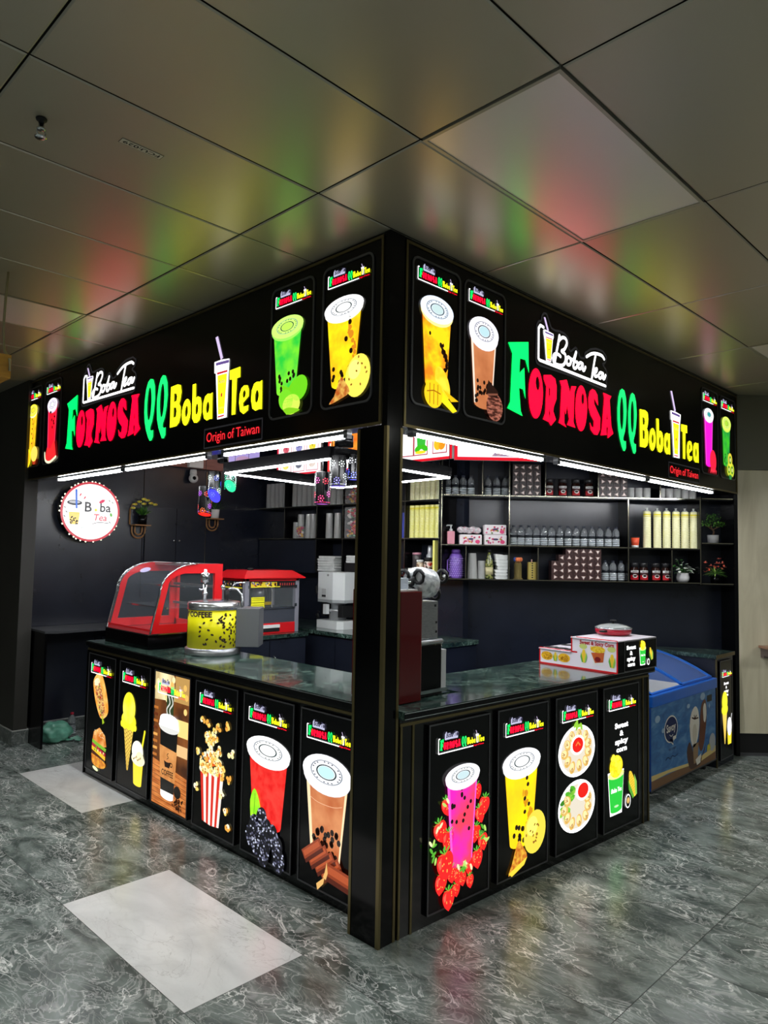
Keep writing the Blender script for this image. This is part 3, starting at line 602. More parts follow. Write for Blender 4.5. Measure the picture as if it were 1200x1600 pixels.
def at_diag(b):
    b.T = Matrix.Translation(P1) @ Matrix.Rotation(DIAG, 4, 'Z'); return b
b = at_diag(MB())
b.box((2.80, 0.0, 0.21), (8.0, .1, 2.66), WOOD)
b.box((2.80, 0.0, 2.664), (8.0, .1, H), OLIVE_SHADE)
b.box((2.80, 0.03, 0.0), (8.0, .1, .21), BLACKM)
struct(b.build('wall_right'))
b = at_diag(MB()); b.box((2.80, 0.022, 0.0), (8.0, .0299, .028), GREYTRIM); struct(b.build('baseboard_right'))
b = MB(); b.box((-0.03, 4.7, 0), (0.09, 9.5, H), WALLGREY); struct(b.build('wall_left'))
b = MB(); b.box((-0.042, 4.688, 0), (0.102, 9.5, .125), SKIRT); b.box((-0.042, 4.688, .125), (0.102, 9.5, .133), pm('skirting_edge', (170, 172, 170), .4)); struct(b.build('baseboard_left'))
b = MB(); b.box((-9.9, 9.5, 0), (.08, 9.58, H), WALLGREY); struct(b.build('wall_far'))
# dark laminated walls of the kiosk
b = MB(); b.box((0.105, 4.9, 0), (3.05, 4.98, H), NAVY)
for x, z0, z1 in ((1.25, 1.3, H), (2.02, 1.3, 2.72)):
    b.box((x, 4.897, z0), (x + .006, 4.9, z1), BRONZE if z1 < 3 else BLACKP)
b.box((.105, 4.892, 1.07), (.125, 4.9, 2.44), BRONZE)
struct(b.build('wall_back'))
b = MB(); b.box((0.105, 4.885, 0), (3.0, 4.9, .125), SKIRT); b.box((0.105, 4.883, .125), (3.0, 4.9, .133), pm('skirting_edge', (170, 172, 170), .4)); struct(b.build('baseboard_back'))
b = MB(); b.box((3.0, 1.9, 0), (3.08, 4.9, H), NAVY); struct(b.build('wall_rear'))
b = at_diag(MB()); b.box((0.087, .27, 0), (2.86, .34, H), NAVY)
b.box((2.765, 0.0, 0), (2.80, .27, H), BLACKP)
struct(b.build('wall_diagonal'))
b = MB(); b.box((1.45, 4.82, 2.735), (2.2, 4.895, 2.86), noisy('reddish_wood', [(.3, (120, 70, 62)), (.7, (150, 96, 84))], 5, .4, stretch=(1, 1, 6)))
tag(b.build('wall_beam'), 'reddish brown wooden board fixed high on the left back wall near the camera', 'board')

# small fittings on ceiling
t = thing('sprinkler', 'chrome fire sprinkler head hanging from the upper left ceiling', 'sprinkler', (-1.507, .324, H))
s = MB(); s.lathe([(.020, -.002), (.018, -.008), (.010, -.010), (.010, -.02)], BLACKM, n=16); s.build('escutcheon', t)
s = MB(); s.lathe([(.010, -.014), (.010, -.035), (.016, -.038), (.016, -.044), (.006, -.046)], CHROME, n=12)
s.tube([(.012, 0, -.04), (.016, 0, -.055), (.004, 0, -.07)], .0028, CHROME, 6); s.tube([(-.012, 0, -.04), (-.016, 0, -.055), (-.004, 0, -.07)], .0028, CHROME, 6)
s.build('body', t)
s = MB(); s.lathe([(.022, -.070), (.020, -.074), (.006, -.075)], CHROME, n=14); s.build('deflector', t)
# sticker: letters printed on a small label stuck to the ceiling, read from the other side
b = MB(); ang = radians(-12)
st = thing('ceiling_sticker', 'small white sticker with black code letters on the upper left ceiling', 'sticker', (-1.16, .235, H - .0005), 0)
b.box((-.085, -.012, -.001), (.085, .022, 0), pm('sticker_white', (205, 200, 185), .6)); b.build('label', st)
b = MB(); vs, fs = text_tris('FCU:029', .02)
x0 = min(v[0] for v in vs); x1 = max(v[0] for v in vs); k = .15 / (x1 - x0)
b.box((-.087, -.0135, -.0008), (.087, .0235, -.0003), BLACKM)
b.add([(.075 - (v[0] - x0) * k, -.005 + v[1] * .028, -.0014) for v in vs], fs, BLACKM); b.build('lettering', st)
# hanging wooden box with a cable
t = thing('hanging_sign_box', 'yellow wooden box hanging from the ceiling on a cable at the left edge', 'hanging sign', (-1.10, 1.85, 2.73))
OCHRE = noisy('varnished_wood', [(.3, (150, 104, 28)), (.7, (186, 136, 44))], 8, .35, stretch=(1, 1, 5))
s = MB(); s.box((-.22, -.02, 0), (-.0, .19, .02), OCHRE); s.box((-.22, -.03, .0), (.0, -.018, .13), OCHRE); s.box((-.012, -.018, .02), (.0, .19, .13), OCHRE); s.box((-.22, -.018, .02), (-.208, .19, .13), OCHRE); s.build('box', t)
s = MB(); s.tube([(.015, .14, .645), (.005, .13, .50), (-.006, .11, .3), (-.01, .06, .17), (-.01, -.036, .10), (-.01, -.04, .04)], .007, pm('cable_cream', (150, 140, 110), .5), 8); s.build('cable', t)

# small wooden wall ledge at the far right
t = thing('wall_ledge', 'small wooden shelf fixed to the pale wood wall at the right edge', 'shelf', D(2.98, 0, 0.93), DIAG)
s = MB(); s.box((0, -.28, .07), (.5, -.001, .09), noisy('ledge_wood', [(.3, (150, 110, 88)), (.7, (172, 132, 108))], 6, .45)); s.build('board', t)
s = MB(); s.box((.02, -.2, 0), (.035, -.001, .07), pm('ledge_side', (104, 92, 88), .5)); s.box((.46, -.2, 0), (.475, -.001, .07), pm('ledge_side', (104, 92, 88), .5)); s.box((.02, -.06, -.02), (.475, -.001, .0), pm('ledge_side', (104, 92, 88), .5)); s.build('bracket', t)

# ======================= KIOSK BODY =======================
LEFT = -pi / 2
RROT = radians(-3.2)
# corner post
t = thing('corner_post', 'tall glossy black corner post with thin bronze edges at the front corner of the kiosk', 'pillar', (0, 0, 0))
b = MB(); b.box((0, 0, 0), (.105, .2, 2.425), BLACKG); b.build('lower_post', t)
b = MB(); b.box((0, 0, 2.425), (.105, .04, H - .003), BLACKG); b.build('upper_post', t)
b = MB()
for a, c in (((-.003, -.003), (.012, .0)), ((-.003, 0), (0, .018)), ((.092, -.003), (.108, .0)), ((-.003, .186), (.0, .203))):
    b.box((a[0], a[1], .001), (c[0], c[1], 2.42), BRONZE)
b.build('edge_trim', t)

def fascia(name, label, rotz, length, x_off, depth=.16):
    t = thing(name, label, 'sign', (0, 0, 2.43), rotz)
    x0, x1 = x_off, x_off + length; h = H - 2.43 - .004
    b = MB(); b.box((x0, .0, 0), (x1, depth, h), BLACKP); b.build('sign_box', t)
    b = MB(); w = .014
    for a, c in (((x0, .0), (x1, w)), ((x0, h - w - .012), (x1, h - .012)), ((x0, w), (x0 + w, h - w - .012)), ((x1 - w, w), (x1, h - w - .012))):
        b.box((a[0], -.006, a[1]), (c[0], 0, c[1]), BRONZE)
    b.build('edge_trim', t)
    return t

def sign_set(t, o0, remap=None, zoff=0.07):
    P = Pic(o0, zoff, -.003, 1.0, remap)
    sign_letters(P, 0); P.build('lettering', t, 'green, red and yellow glowing shop lettering')
    P = Pic(o0, zoff, -.003, 1.0, remap)
    bd = GL['badge']; P.stroke(bd, .014, RING, 0, closed=True, caps=False)
    P.poly(bd, DKP, -1)
    sign_script(P, 1); P.build('script_badge', t, 'white glowing script badge with drink cup')
    P = Pic(o0, zoff, -.003, 1.0, (lambda u: u + .02) if remap else None)
    r0, r1 = 2.21, 2.83
    P.stroke([(r0, -.045), (r1, -.045), (r1, .075), (r0, .075)], .010, RING, 0, closed=True)
    P.text('Origin of Taiwan', (r0 + r1) / 2, -.008, .085, em((255, 40, 50), 1.4), 1, .0, width=.565)
    P.build('origin_plate', t, 'small red glowing text line')

def drink_panel(t, x0, x1, z0, z1, paint, lab):
    """rounded light window with a printed drink"""
    w, h = x1 - x0, z1 - z0; r = .045
    def rr(x0, z0, x1, z1, r):
        o = []
        for cx, cz, a0 in ((x1 - r, z1 - r, 0), (x0 + r, z1 - r, 90), (x0 + r, z0 + r, 180), (x1 - r, z0 + r, 270)):
            for k in range(6):
                a = radians(a0 + 18 * k); o.append((cx + r * cos(a), cz + r * sin(a)))
        return o
    b = MB()
    out = rr(x0, z0, x1, z1, r); inn = rr(x0 + .011, z0 + .011, x1 - .011, z1 - .011, r - .008)
    n = len(out)
    vs = [(a, -.001, c) for a, c in out] + [(a, -.007, c) for a, c in out] + [(a, -.007, c) for a, c in inn] + [(a, -.001, c) for a, c in inn]
    fs = []
    for i in range(n):
        j = (i + 1) % n
        for k in range(3): fs.append((k * n + i, k * n + j, (k + 1) * n + j, (k + 1) * n + i))
    b.add(vs, fs, GREYTRIM)
    fr = b.build('drink_panel', t, lab)
    small_logo('logo', fr, x0 + w * .13, z0 + h * .845, w * .80, -.003)
    P = Pic(x0, z0, -.003); paint(P, w, h); P.build('drink_picture', fr)

LM = lambda u: (lambda xs, ys: ys[0] + 0 if u <= xs[0] else next((ys[i] + (u - xs[i]) / (xs[i + 1] - xs[i]) * (ys[i + 1] - ys[i]) for i in range(len(xs) - 1) if u <= xs[i + 1]), ys[-1] + u - xs[-1]))([-.1, .22, 1.283, 1.36, 1.65, 1.70, 2.235, 2.43, 2.45, 2.82], [-.1, .22, 1.35, 1.42, 1.74, 1.78, 2.31, 2.49, 2.49, 2.845])

# --- drinks on the right fascia ---
def mango(P, w, h):
    cx = w * .5
    drink(P, cx, h * .685, h * .17, w * .60, w * .44, h * .092, emn((255, 215, 20), (255, 130, 20), 9, 1.3, .42, .62), (215, 225, 240), (255, 235, 150), (200, 225, 225), 0, 1,
          specks=(((30, 12, 5), .66, .9, .22, .56),))
    P.ell(w * .36, h * .51, w * .02, h * .014, em((30, 20, 5), .5), 3)
    P.ell(w * .62, h * .19, w * .13, h * .12, emn((255, 190, 0), (255, 225, 60), 14, 1.3), 7, .5, 20)
    P.ell(w * .44, h * .10, w * .19, h * .095, em((250, 205, 20), 1.25), 8, 0, 22)
    for k in (-.08, 0, .08):
        P.stroke([(w * (.44 + k), h * .03), (w * (.44 + k), h * .17)], w * .014, em((190, 120, 0), .9), 9, caps=False)
    P.stroke([(w * .3, h * .11), (w * .44, h * .125), (w * .58, h * .11)], w * .016, em((190, 120, 0), .9), 9, caps=False)
    P.poly([(w * .62, h * .13), (w * .93, h * .02), (w * .84, h * .0), (w * .6, h * .06)], em((255, 225, 20), 1.3), 9)
    P.poly([(w * .62, h * .15), (w * .96, h * .09), (w * .8, h * .075)], em((250, 195, 10), 1.2), 9)
def choco(P, w, h):
    drink(P, w * .46, h * .655, h * .12, w * .62, w * .42, h * .11, emn((190, 110, 65), (215, 135, 85), 7, 1.1), (238, 234, 245), (232, 225, 230), (190, 225, 232), 0, 2, 26, (.02, .32), edge=(245, 225, 205))
    P.ell(w * .72, h * .12, w * .20, h * .105, emn((70, 28, 18), (185, 110, 90), 30, 1.0, .42, .6, (1, 1, 3)), 8, .3, 24)
    P.poly([(w * .5, h * .2), (w * .56, h * .31), (w * .8, h * .24), (w * .78, h * .19)], em((50, 20, 12), .6), 9)
    P.stroke([(w * .55, h * .2), (w * .78, h * .22)], w * .03, em((150, 90, 70), .8), 10)
def dragon(P, w, h):
    drink(P, w * .42, h * .70, h * .12, w * .50, w * .34, h * .075, em((255, 20, 190), 1.5), (245, 245, 250), (250, 225, 245), (60, 160, 160), 0, 3, edge=(255, 90, 215))
    P.ell(w * .64, h * .17, w * .19, h * .13, em((250, 30, 60), 1.3), 7, .1, 22)
    for i in range(5): P.poly([(w * (.5 + .07 * i), h * .08), (w * (.46 + .09 * i), h * .015), (w * (.56 + .07 * i), h * .06)], em((255, 50, 70), 1.3), 8)
def kiwi(P, w, h):
    drink(P, w * .40, h * .675, h * .18, w * .50, w * .36, h * .085, emn((60, 190, 40), (30, 150, 60), 12, 1.2), (205, 235, 90), (190, 225, 80), (170, 215, 60), 0, 4, 8, (.0, .3))
    for (a, c, r) in ((.60, .24, .14), (.52, .12, .13), (.72, .12, .14)):
        P.ell(w * a, h * c, w * r, h * r * .6, em((225, 205, 60) if c > .2 else (190, 205, 50), 1.2), 7, 0, 18)
        P.ell(w * a, h * c, w * r * .6, h * r * .36, em((90, 150, 40), 1.0), 8, 0, 14)
        P.ell(w * a, h * c, w * r * .3, h * r * .18, em((225, 225, 130), 1.2), 9, 0, 10)
    P.poly([(w * .5, h * .06), (w * .7, h * .05), (w * .66, h * .0), (w * .54, h * .0)], em((40, 130, 60), 1.0), 9)
# --- left fascia drinks ---
def greenmelon(P, w, h):
    drink(P, w * .40, h * .68, h * .20, w * .66, w * .44, h * .082, emn((40, 205, 60), (130, 235, 50), 10, 1.2), (190, 245, 110), (150, 235, 90), (190, 240, 90), 0, 5, 16, (.0, .28), ringc=(60, 120, 50))
    P.poly([(w * .3, h * .25), (w * .42, h * .14), (w * .55, h * .14), (w * .62, h * .28), (w * .48, h * .22)], em((120, 220, 30), 1.1), 7)
    for a, c, rx, ry, ro, cl in ((.72, .20, .17, .10, -.9, (110, 215, 30)), (.42, .13, .15, .09, .9, (120, 220, 40)), (.55, .09, .20, .075, 0, (215, 245, 90))):
        P.ell(w * a, h * c, w * rx, h * ry, em(cl, 1.2), 8, ro, 20)
    P.poly(smooth_pts([(w * .36, h * .06), (w * .5, h * .07), (w * .75, h * .04), (w * .6, h * .02), (w * .45, h * .02)], 3), em((130, 205, 30), 1.2), 9)
def passion(P, w, h):
    drink(P, w * .44, h * .68, h * .16, w * .68, w * .44, h * .08, emn((255, 235, 20), (250, 170, 20), 8, 1.3), (255, 255, 255), (255, 255, 240), (250, 250, 250), 0, 6, 14, (.0, .25),
          specks=(((225, 140, 30), .62, .84, .2, .85),))
    for k, (a, c) in enumerate(((.56, .62), (.57, .57), (.5, .46), (.6, .37))): P.ell(w * a, h * c, w * .035, h * .02, em((50, 20, 8), .4), 4, .4, 9)
    egg_fruit(P, w * .74, h * .19, w * .23, h * .145, -.3, (250, 230, 90), 9, 7)
    P.poly(smooth_pts([(w * .3, h * .08), (w * .42, h * .2), (w * .5, h * .17), (w * .6, h * .09), (w * .4, h * .05), (w * .2, h * .03), (w * .3, h * .08)], 3)[:-1], emn((190, 90, 30), (240, 190, 90), 30, 1.1), 10)
def lemon(P, w, h):
    drink(P, w * .5, h * .71, h * .18, w * .46, w * .34, h * .075, emn((255, 215, 30), (235, 170, 30), 14, 1.3), (240, 230, 60), (250, 245, 190), (235, 225, 50), 0, 8)
    for i in range(7): P.ell(w * .5 + w * .03 * sin(i * 2.), h * (.3 + .06 * i), w * .03, h * .012, em((150, 90, 20), .8), 3, i, 8)
    P.ell(w * .3, h * .12, w * .2, h * .12, em((255, 225, 30), 1.3), 7, 0, 18); P.ell(w * .32, h * .12, w * .12, h * .085, em((250, 195, 30), 1.1), 8, 0, 14)
    P.ell(w * .7, h * .16, w * .2, h * .095, em((255, 215, 90), 1.3), 8, 0, 18)
    P.poly([(w * .58, h * .09), (w * .84, h * .1), (w * .78, h * .03), (w * .64, h * .03)], em((190, 60, 30), 1.1), 7)
def melonred(P, w, h):
    drink(P, w * .5, h * .70, h * .1, w * .52, w * .40, h * .08, em((245, 20, 45), 1.3), (235, 225, 245), (250, 190, 220), (235, 240, 235), 0, 9, edge=(255, 60, 110))
    for a, c in ((.4, .62), (.44, .61), (.5, .52), (.6, .5), (.63, .47), (.55, .43), (.66, .55)): P.ell(w * a, h * c, w * .04, h * .014, em((20, 5, 10), .4), 4, a * 9, 8)
    P.poly([(w * .2, h * .06), (w * .3, h * .2), (w * .5, h * .18), (w * .72, h * .28), (w * .86, h * .08), (w * .5, h * .03)], em((250, 40, 45), 1.3), 7)
    P.stroke(smooth_pts([(w * .18, h * .14), (w * .24, h * .05), (w * .5, h * .02), (w * .86, h * .07)], 4), w * .06, em((240, 240, 200), 1.2), 8)

tR = fascia('fascia_sign', 'right fascia sign with glowing lettering and four printed drinks, over the corn box side', 0, 4.61, .11)
sign_set(tR, .97)
for x0, x1, fn, lb in ((.155, .54, mango, 'printed tall orange mango drink'), (.57, .955, choco, 'printed brown chocolate milk tea'), (3.855, 4.24, dragon, 'printed magenta dragon fruit drink'), (4.285, 4.675, kiwi, 'printed green kiwi drink')):
    drink_panel(tR, x0, x1, .12, .875, fn, lb)
tL = fascia('fascia_sign', 'left fascia sign with glowing lettering and four printed drinks, over the coffee boiler side', LEFT, 4.85, -4.89, .104)
tL.location = (0, 0, 2.43)
sign_set(tL, -3.855, LM)
for y1, y0, fn, lb in ((.945, .56, greenmelon, 'printed green melon drink'), (.492, .105, passion, 'printed yellow passion fruit drink with boba pearls'), (4.84, 4.43, lemon, 'printed yellow lemon drink'), (4.36, 3.98, melonred, 'printed red watermelon drink')):
    drink_panel(tL, -y1, -y0, .12, .875, fn, lb)
# ======================= LED BATTENS =======================
LEDM = em((250, 252, 255), LED_STRENGTH)
def batten(name, label, p0, p1, group=None, w=.035, drop=.03, par=None):
    (xa, ya, za), (xb, yb, zb) = p0, p1
    L_ = math.hypot(xb - xa, yb - ya); a = math.atan2(yb - ya, xb - xa)
    t = thing(name, label, 'light', p0, a, group)
    b = MB(); b.box((0.0, -w / 2, -.012), (L_, w / 2, 0), pm('batten_housing', (150, 152, 155), .3, .3)); b.box((0, -w / 2, -drop), (.03, w / 2, -.012), pm('batten_cap', (70, 74, 80), .3)); b.box((L_ - .03, -w / 2, -drop), (L_, w / 2, -.012), pm('batten_cap', (70, 74, 80), .3))
    b.build('housing', t)
    b = MB(); pr = [(.0, -w / 2 + .003), ] ; n = 6
    prof = [(w / 2 - .003) * -cos(pi * k / n) for k in range(n + 1)]; hz = [-.012 - (drop - .012) * sin(pi * k / n) for k in range(n + 1)]
    vs = [(.03, y, z) for y, z in zip(prof, hz)] + [(L_ - .03, y, z) for y, z in zip(prof, hz)]
    b.add(vs, [(k, k + 1, n + 2 + k, n + 1 + k) for k in range(n)], LEDM, True); b.build('diffuser', t)
    return t
for y0, y1, lb in ((4.13, 2.86, 'bright white strip light under the left fascia, farthest from the corner'), (2.84, 1.66, 'bright white strip light under the middle of the left fascia'), (1.50, .33, 'bright white strip light under the left fascia, nearest the corner post')):
    batten('strip_light', lb, (.06, y0, 2.429), (.06, y1, 2.429))
for x0, x1, lb in ((.21, 1.44, 'bright white strip light under the right fascia, nearest the corner post'), (1.58, 2.86, 'bright white strip light under the middle of the right fascia'), (2.88, 4.22, 'bright white strip light under the right fascia, farthest from the corner')):
    batten('strip_light', lb, (x0, .045, 2.429), (x1, .045, 2.429))

# hanging square frame of strip lights
FR = [(.60, 2.30, 2.40), (.53, 1.00, 2.40), (1.80, 1.10, 2.40), (1.90, 2.46, 2.40)]
t = thing('pendant_light_frame', 'square black frame with white light strips hanging inside the kiosk', 'light', (1.2, 1.7, 2.40))
b = MB(); g = MB()
for k in range(4):
    a = Vector(FR[k]); c = Vector(FR[(k + 1) % 4]); o = Vector((1.2, 1.7, 2.40)); a -= o; c -= o
    d = (c - a).normalized(); n = Vector((-d.y, d.x, 0)) * .025
    for q, z0, z1, ww, mb, mt in ((0, .0, .075, 1.0, b, BLACKP), (0, -.008, -.0005, .34, g, LEDM)):
        p = [a - n * ww, c - n * ww, c + n * ww, a + n * ww]
        vs = [(v.x, v.y, z0) for v in p] + [(v.x, v.y, z1) for v in p]
        mb.add(vs, [(0, 3, 2, 1), (4, 5, 6, 7), (0, 1, 5, 4), (1, 2, 6, 5), (2, 3, 7, 6), (3, 0, 4, 7)], mt)
b.build('frame', t); g.build('light_strip', t)
b = MB()
for x, y, z in FR: b.tube([(x - 1.2, y - 1.7, .07), (x - 1.2, y - 1.7, H - 2.40)], .0025, BLACKM, 5)
b.build('suspension_wire', t)

# ======================= COUNTERS =======================
CW = pm('black_counter_gloss', (9, 9, 10), .14)
t = thing('serving_counter', 'black gloss left serving counter base carrying six glowing posters', 'counter', (.12, 3.5, 0), LEFT)
# local x = 0..3.3 (world y 3.5 -> .2), local y depth
b = MB(); b.box((0, .0, .0), (3.28, .56, 1.02), CW); b.build('body', t)
b = MB(); b.box((0, -.006, .985), (3.28, 0, 1.0), BRONZE); b.box((3.26, -.006, .0), (3.28, 0, .98), BRONZE); b.box((0, -.01, 0), (.012, 0, .98), BLACKP); b.build('edge_trim', t)
b = MB(); b.prism([(-.0, -.02), (3.33, -.02), (3.33, .58), (0, .58)], GREENTOP, lambda a, c, z: (a, c, z), 1.021, 1.058)
b.box((-.0, -.023, 1.020), (3.33, -.0201, 1.0565), BLACKP); b.box((-.0, -.024, 1.050), (3.33, -.0231, 1.0545), CHROME)
tp = b.build('worktop'); tp.location = (.12, 3.5, 0); tp.rotation_euler = (0, 0, LEFT)
tag(tp, 'dark green marble worktop on the left serving counter under the coffee boiler', 'worktop')
t = thing('serving_counter', 'black gloss right serving counter base carrying four glowing posters', 'counter', (.12, 0, 0), RROT)
b = MB(); b.box((0, .0, .0), (.62, .15, 1.02), CW); b.box((.62, 0, 0), (2.40, .58, 1.02), CW); b.build('body', t)
b = MB()
for x in (.004, .084, 2.31, 2.385): b.box((x, -.006, .0), (x + .012, 0, .985), BRONZE)
b.box((0, -.006, .985), (2.40, 0, 1.0), BRONZE); b.build('edge_trim', t)
b = MB(); b.prism([(-.0, -.035), (2.42, -.035), (2.42, .62), (.60, .62), (.60, .16), (0, .16)], GREENTOP, lambda a, c, z: (a, c, z), 1.021, 1.0585)
b.box((-.002, -.038, 1.020), (2.42, -.0352, 1.057), BLACKP); b.box((-.002, -.039, 1.024), (2.42, -.0381, 1.0275), CHROME); b.box((-.002, -.039, 1.051), (2.42, -.0381, 1.0555), CHROME)
tp = b.build('worktop'); tp.location = (.12, 0, 0); tp.rotation_euler = (0, 0, RROT)
tag(tp, 'dark green marble worktop on the right serving counter under the corn box', 'worktop')
# popcorn counter and rear counter
def cabinet(name, label, lo, hi, face, ndoors, rotz=0):
    t = thing(name, label, 'cabinet', (lo[0], lo[1], 0), rotz)
    w, d, h = hi[0] - lo[0], hi[1] - lo[1], hi[2]
    b = MB(); b.box((0, 0, 0), (w, d, h), NAVY); b.build('body', t)
    for k in range(ndoors):
        if face == 'y':
            b = MB(); b.box((w * k / ndoors + .004, -.016, .03), (w * (k + 1) / ndoors - .004, -.001, h - .02), NAVY); dr = b.build('door', t)
            x = w * (k + 1) / ndoors - .05 if k % 2 == 0 else w * k / ndoors + .05
            s = MB(); s.tube([(x, -.018, h - .3), (x, -.04, h - .28), (x, -.04, h - .18), (x, -.018, h - .16)], .005, CHROME, 6); s.build('handle', dr)
        else:
            b = MB(); b.box((-.016, d * k / ndoors + .004, .03), (-.001, d * (k + 1) / ndoors - .004, h - .02), NAVY); dr = b.build('door', t)
            y = d * (k + 1) / ndoors - .05 if k % 2 == 0 else d * k / ndoors + .05
            s = MB(); s.tube([(-.018, y, h - .3), (-.04, y, h - .28), (-.04, y, h - .18), (-.018, y, h - .16)], .005, CHROME, 6); s.build('handle', dr)
    return t
cabinet('base_cabinet', 'dark navy base cabinet under the red popcorn machine', (1.25, 3.17, 0), (2.12, 4.8, .99), 'y', 2)
b = MB(); b.box((1.22, 3.14, .991), (2.14, 4.81, 1.03), GREENTOP); tag(b.build('worktop'), 'green marble worktop under the red popcorn machine', 'worktop')
cabinet('base_cabinet', 'dark base cabinet with chrome handles under the white grinder', (2.34, 1.72, 0), (2.98, 4.8, .99), 'x', 5)
b = MB(); b.box((2.30, 1.70, .991), (2.985, 4.81, 1.03), GREENTOP); tag(b.build('worktop'), 'green marble worktop under the white grinder along the rear wall', 'worktop')
# ledge at left of the kiosk
t = thing('side_ledge', 'dark ledge with black end panel against the left back wall', 'shelf', (.105, 4.4, 0))
b = MB(); b.box((0, 0, 0), (.02, .48, 1.03), BLACKP); b.build('end_panel', t)
b = MB(); b.prism([(0, 0.0), (.10, -.06), (1.05, .0), (1.05, .48), (0, .48)], pm('ledge_grey', (58, 60, 64), .35), lambda a, c, z: (a, c, z), 1.031, 1.05); b.build('board', t)
# right small counter with freezer bay
t = thing('side_counter', 'small black counter with green marble top between the blue freezer and the wood wall', 'counter', (4.17, .012, 0))
b = MB(); b.prism([(0, 0), (.42, 0), (.42, .03), (.42, .12), (.05, .78), (0, .78)], NAVY, lambda a, c, z: (a, c, z), 0, .94); b.build('body', t)
b = MB(); b.prism([(-.02, -.015), (.43, -.015), (.43, .12), (.05, .80), (-.02, .80)], GREENTOP, lambda a, c, z: (a, c, z), .941, .975); b.build('worktop', t)
b = MB(); b.box((-.004, -.012, 0), (.008, -.0, .94), BRONZE); b.box((-.022, -.018, .943), (.43, -.015, .972), BRONZE)
b.build('edge_trim', t)

# ======================= POSTERS =======================
def poster(label, x0, w, parent_rot, origin, paint, face=None, logo=True, h=.915, z0=.055, logo_v=.865):
    t = thing('lightbox_poster', label, 'poster', origin, parent_rot)
    # move origin along local x
    t.location = (origin[0] + x0 * cos(parent_rot), origin[1] + x0 * sin(parent_rot), z0)
    b = MB(); b.box((0, -.018, 0), (w, -.001, h), BLACKP); b.build('light_box', t)
    b = MB(); e = .007
    for a, c in (((0, 0), (w, e)), ((0, h - e), (w, h)), ((0, e), (e, h - e)), ((w - e, e), (w, h - e))):
        b.box((a[0], -.022, a[1]), (c[0], -.018, c[1]), GREYTRIM)
    b.build('frame', t)
    for fn_ in (paint if isinstance(paint, tuple) else (paint,)):
        P = Pic(0, 0, -.0185); fn_(P, w, h); P.build('picture', t)
    if logo: small_logo('logo', t, w * .15, h * logo_v - .028, w * .74, -.024)
    return t
def p_hotdog(P, w, h):
    c, s_ = (w * .5, h * .66), None
    def T(a, b_, r=-1.05): return (c[0] + 1.05 * (a * cos(r) - 1.3 * b_ * sin(r)), c[1] + 1.05 * (a * sin(r) + 1.3 * b_ * cos(r)))
    P.poly([T(*p) for p in smooth_pts([(-.17, 0), (-.14, .06), (0, .075), (.14, .055), (.17, 0), (.14, -.06), (0, -.08), (-.14, -.06), (-.17, 0)], 4)[:-1]], emn((250, 200, 110), (235, 150, 50), 16, 1.25), 0)
    P.poly([T(*p) for p in smooth_pts([(-.15, -.01), (-.1, .02), (0, .025), (.13, .01), (.15, -.03), (.1, -.05), (0, -.055), (-.12, -.045), (-.15, -.01)], 4)[:-1]], emn((150, 50, 30), (240, 190, 110), 60, 1.1, .4, .55), 1)
    rnd = random.Random(3)
    for i in range(46):
        q = T(rnd.uniform(-.13, .14), rnd.uniform(-.05, .012)); P.ell(q[0], q[1], .010, .007, em(rnd.choice([(190, 40, 30), (120, 160, 40), (250, 220, 120), (160, 60, 90)]), 1.0), 2, rnd.uniform(0, 3), 6)
    P.ell(w * .34, h * .765, .05, .03, em((250, 235, 190), 1.3), 2, .3, 14)
    P.poly([T(.12, -.03), T(.20, -.02), T(.2, -.045)], em((170, 200, 40), 1.1), 3)
def p_burger(P, w, h):
    rnd = random.Random(5)
    u, v = w * .5, h * .22
    P.poly([(u - .12, v + .04), (u - .10, v + .11), (u, v + .155), (u + .10, v + .11), (u + .13, v + .03), (u, v + .0)], emn((245, 190, 110), (205, 110, 30), 10, 1.2), 0)
    for i in range(14): P.ell(u + rnd.uniform(-.08, .09), v + rnd.uniform(.08, .13), .005, .004, em((255, 240, 200), 1.2), 1, 0, 5)
    P.poly([(u - .12, v + .05), (u + .13, v + .015), (u + .12, v - .01), (u - .12, v + .02)], em((130, 190, 50), 1.1), 2)
    P.poly([(u - .12, v + .025), (u + .12, v - .02), (u + .12, v - .045), (u - .12, v - .0)], em((180, 30, 60), 1.1), 3)
    P.poly([(u - .12, v - .0), (u + .12, v - .045), (u + .12, v - .075), (u - .12, v - .03)], em((250, 190, 40), 1.2), 4)
    P.poly([(u - .12, v - .03), (u + .12, v - .075), (u + .12, v - .1), (u - .12, v - .075)], em((90, 40, 20), .8), 5)
    P.poly(smooth_pts([(u - .12, v - .06), (u + .12, v - .09), (u + .11, v - .135), (u, v - .15), (u - .1, v - .13), (u - .12, v - .06)], 3)[:-1], emn((245, 180, 60), (200, 100, 30), 30, 1.1), 6)
    P.ell(u - .04, v - .165, .05, .014, em((240, 250, 190), 1.2), 7, -.15, 12)
    for i in range(8): P.ell(u + rnd.uniform(-.1, .1), v + rnd.uniform(-.03, .0), .012, .008, em(rnd.choice([(90, 170, 40), (250, 235, 170)]), 1.1), 7, rnd.uniform(0, 3), 6)
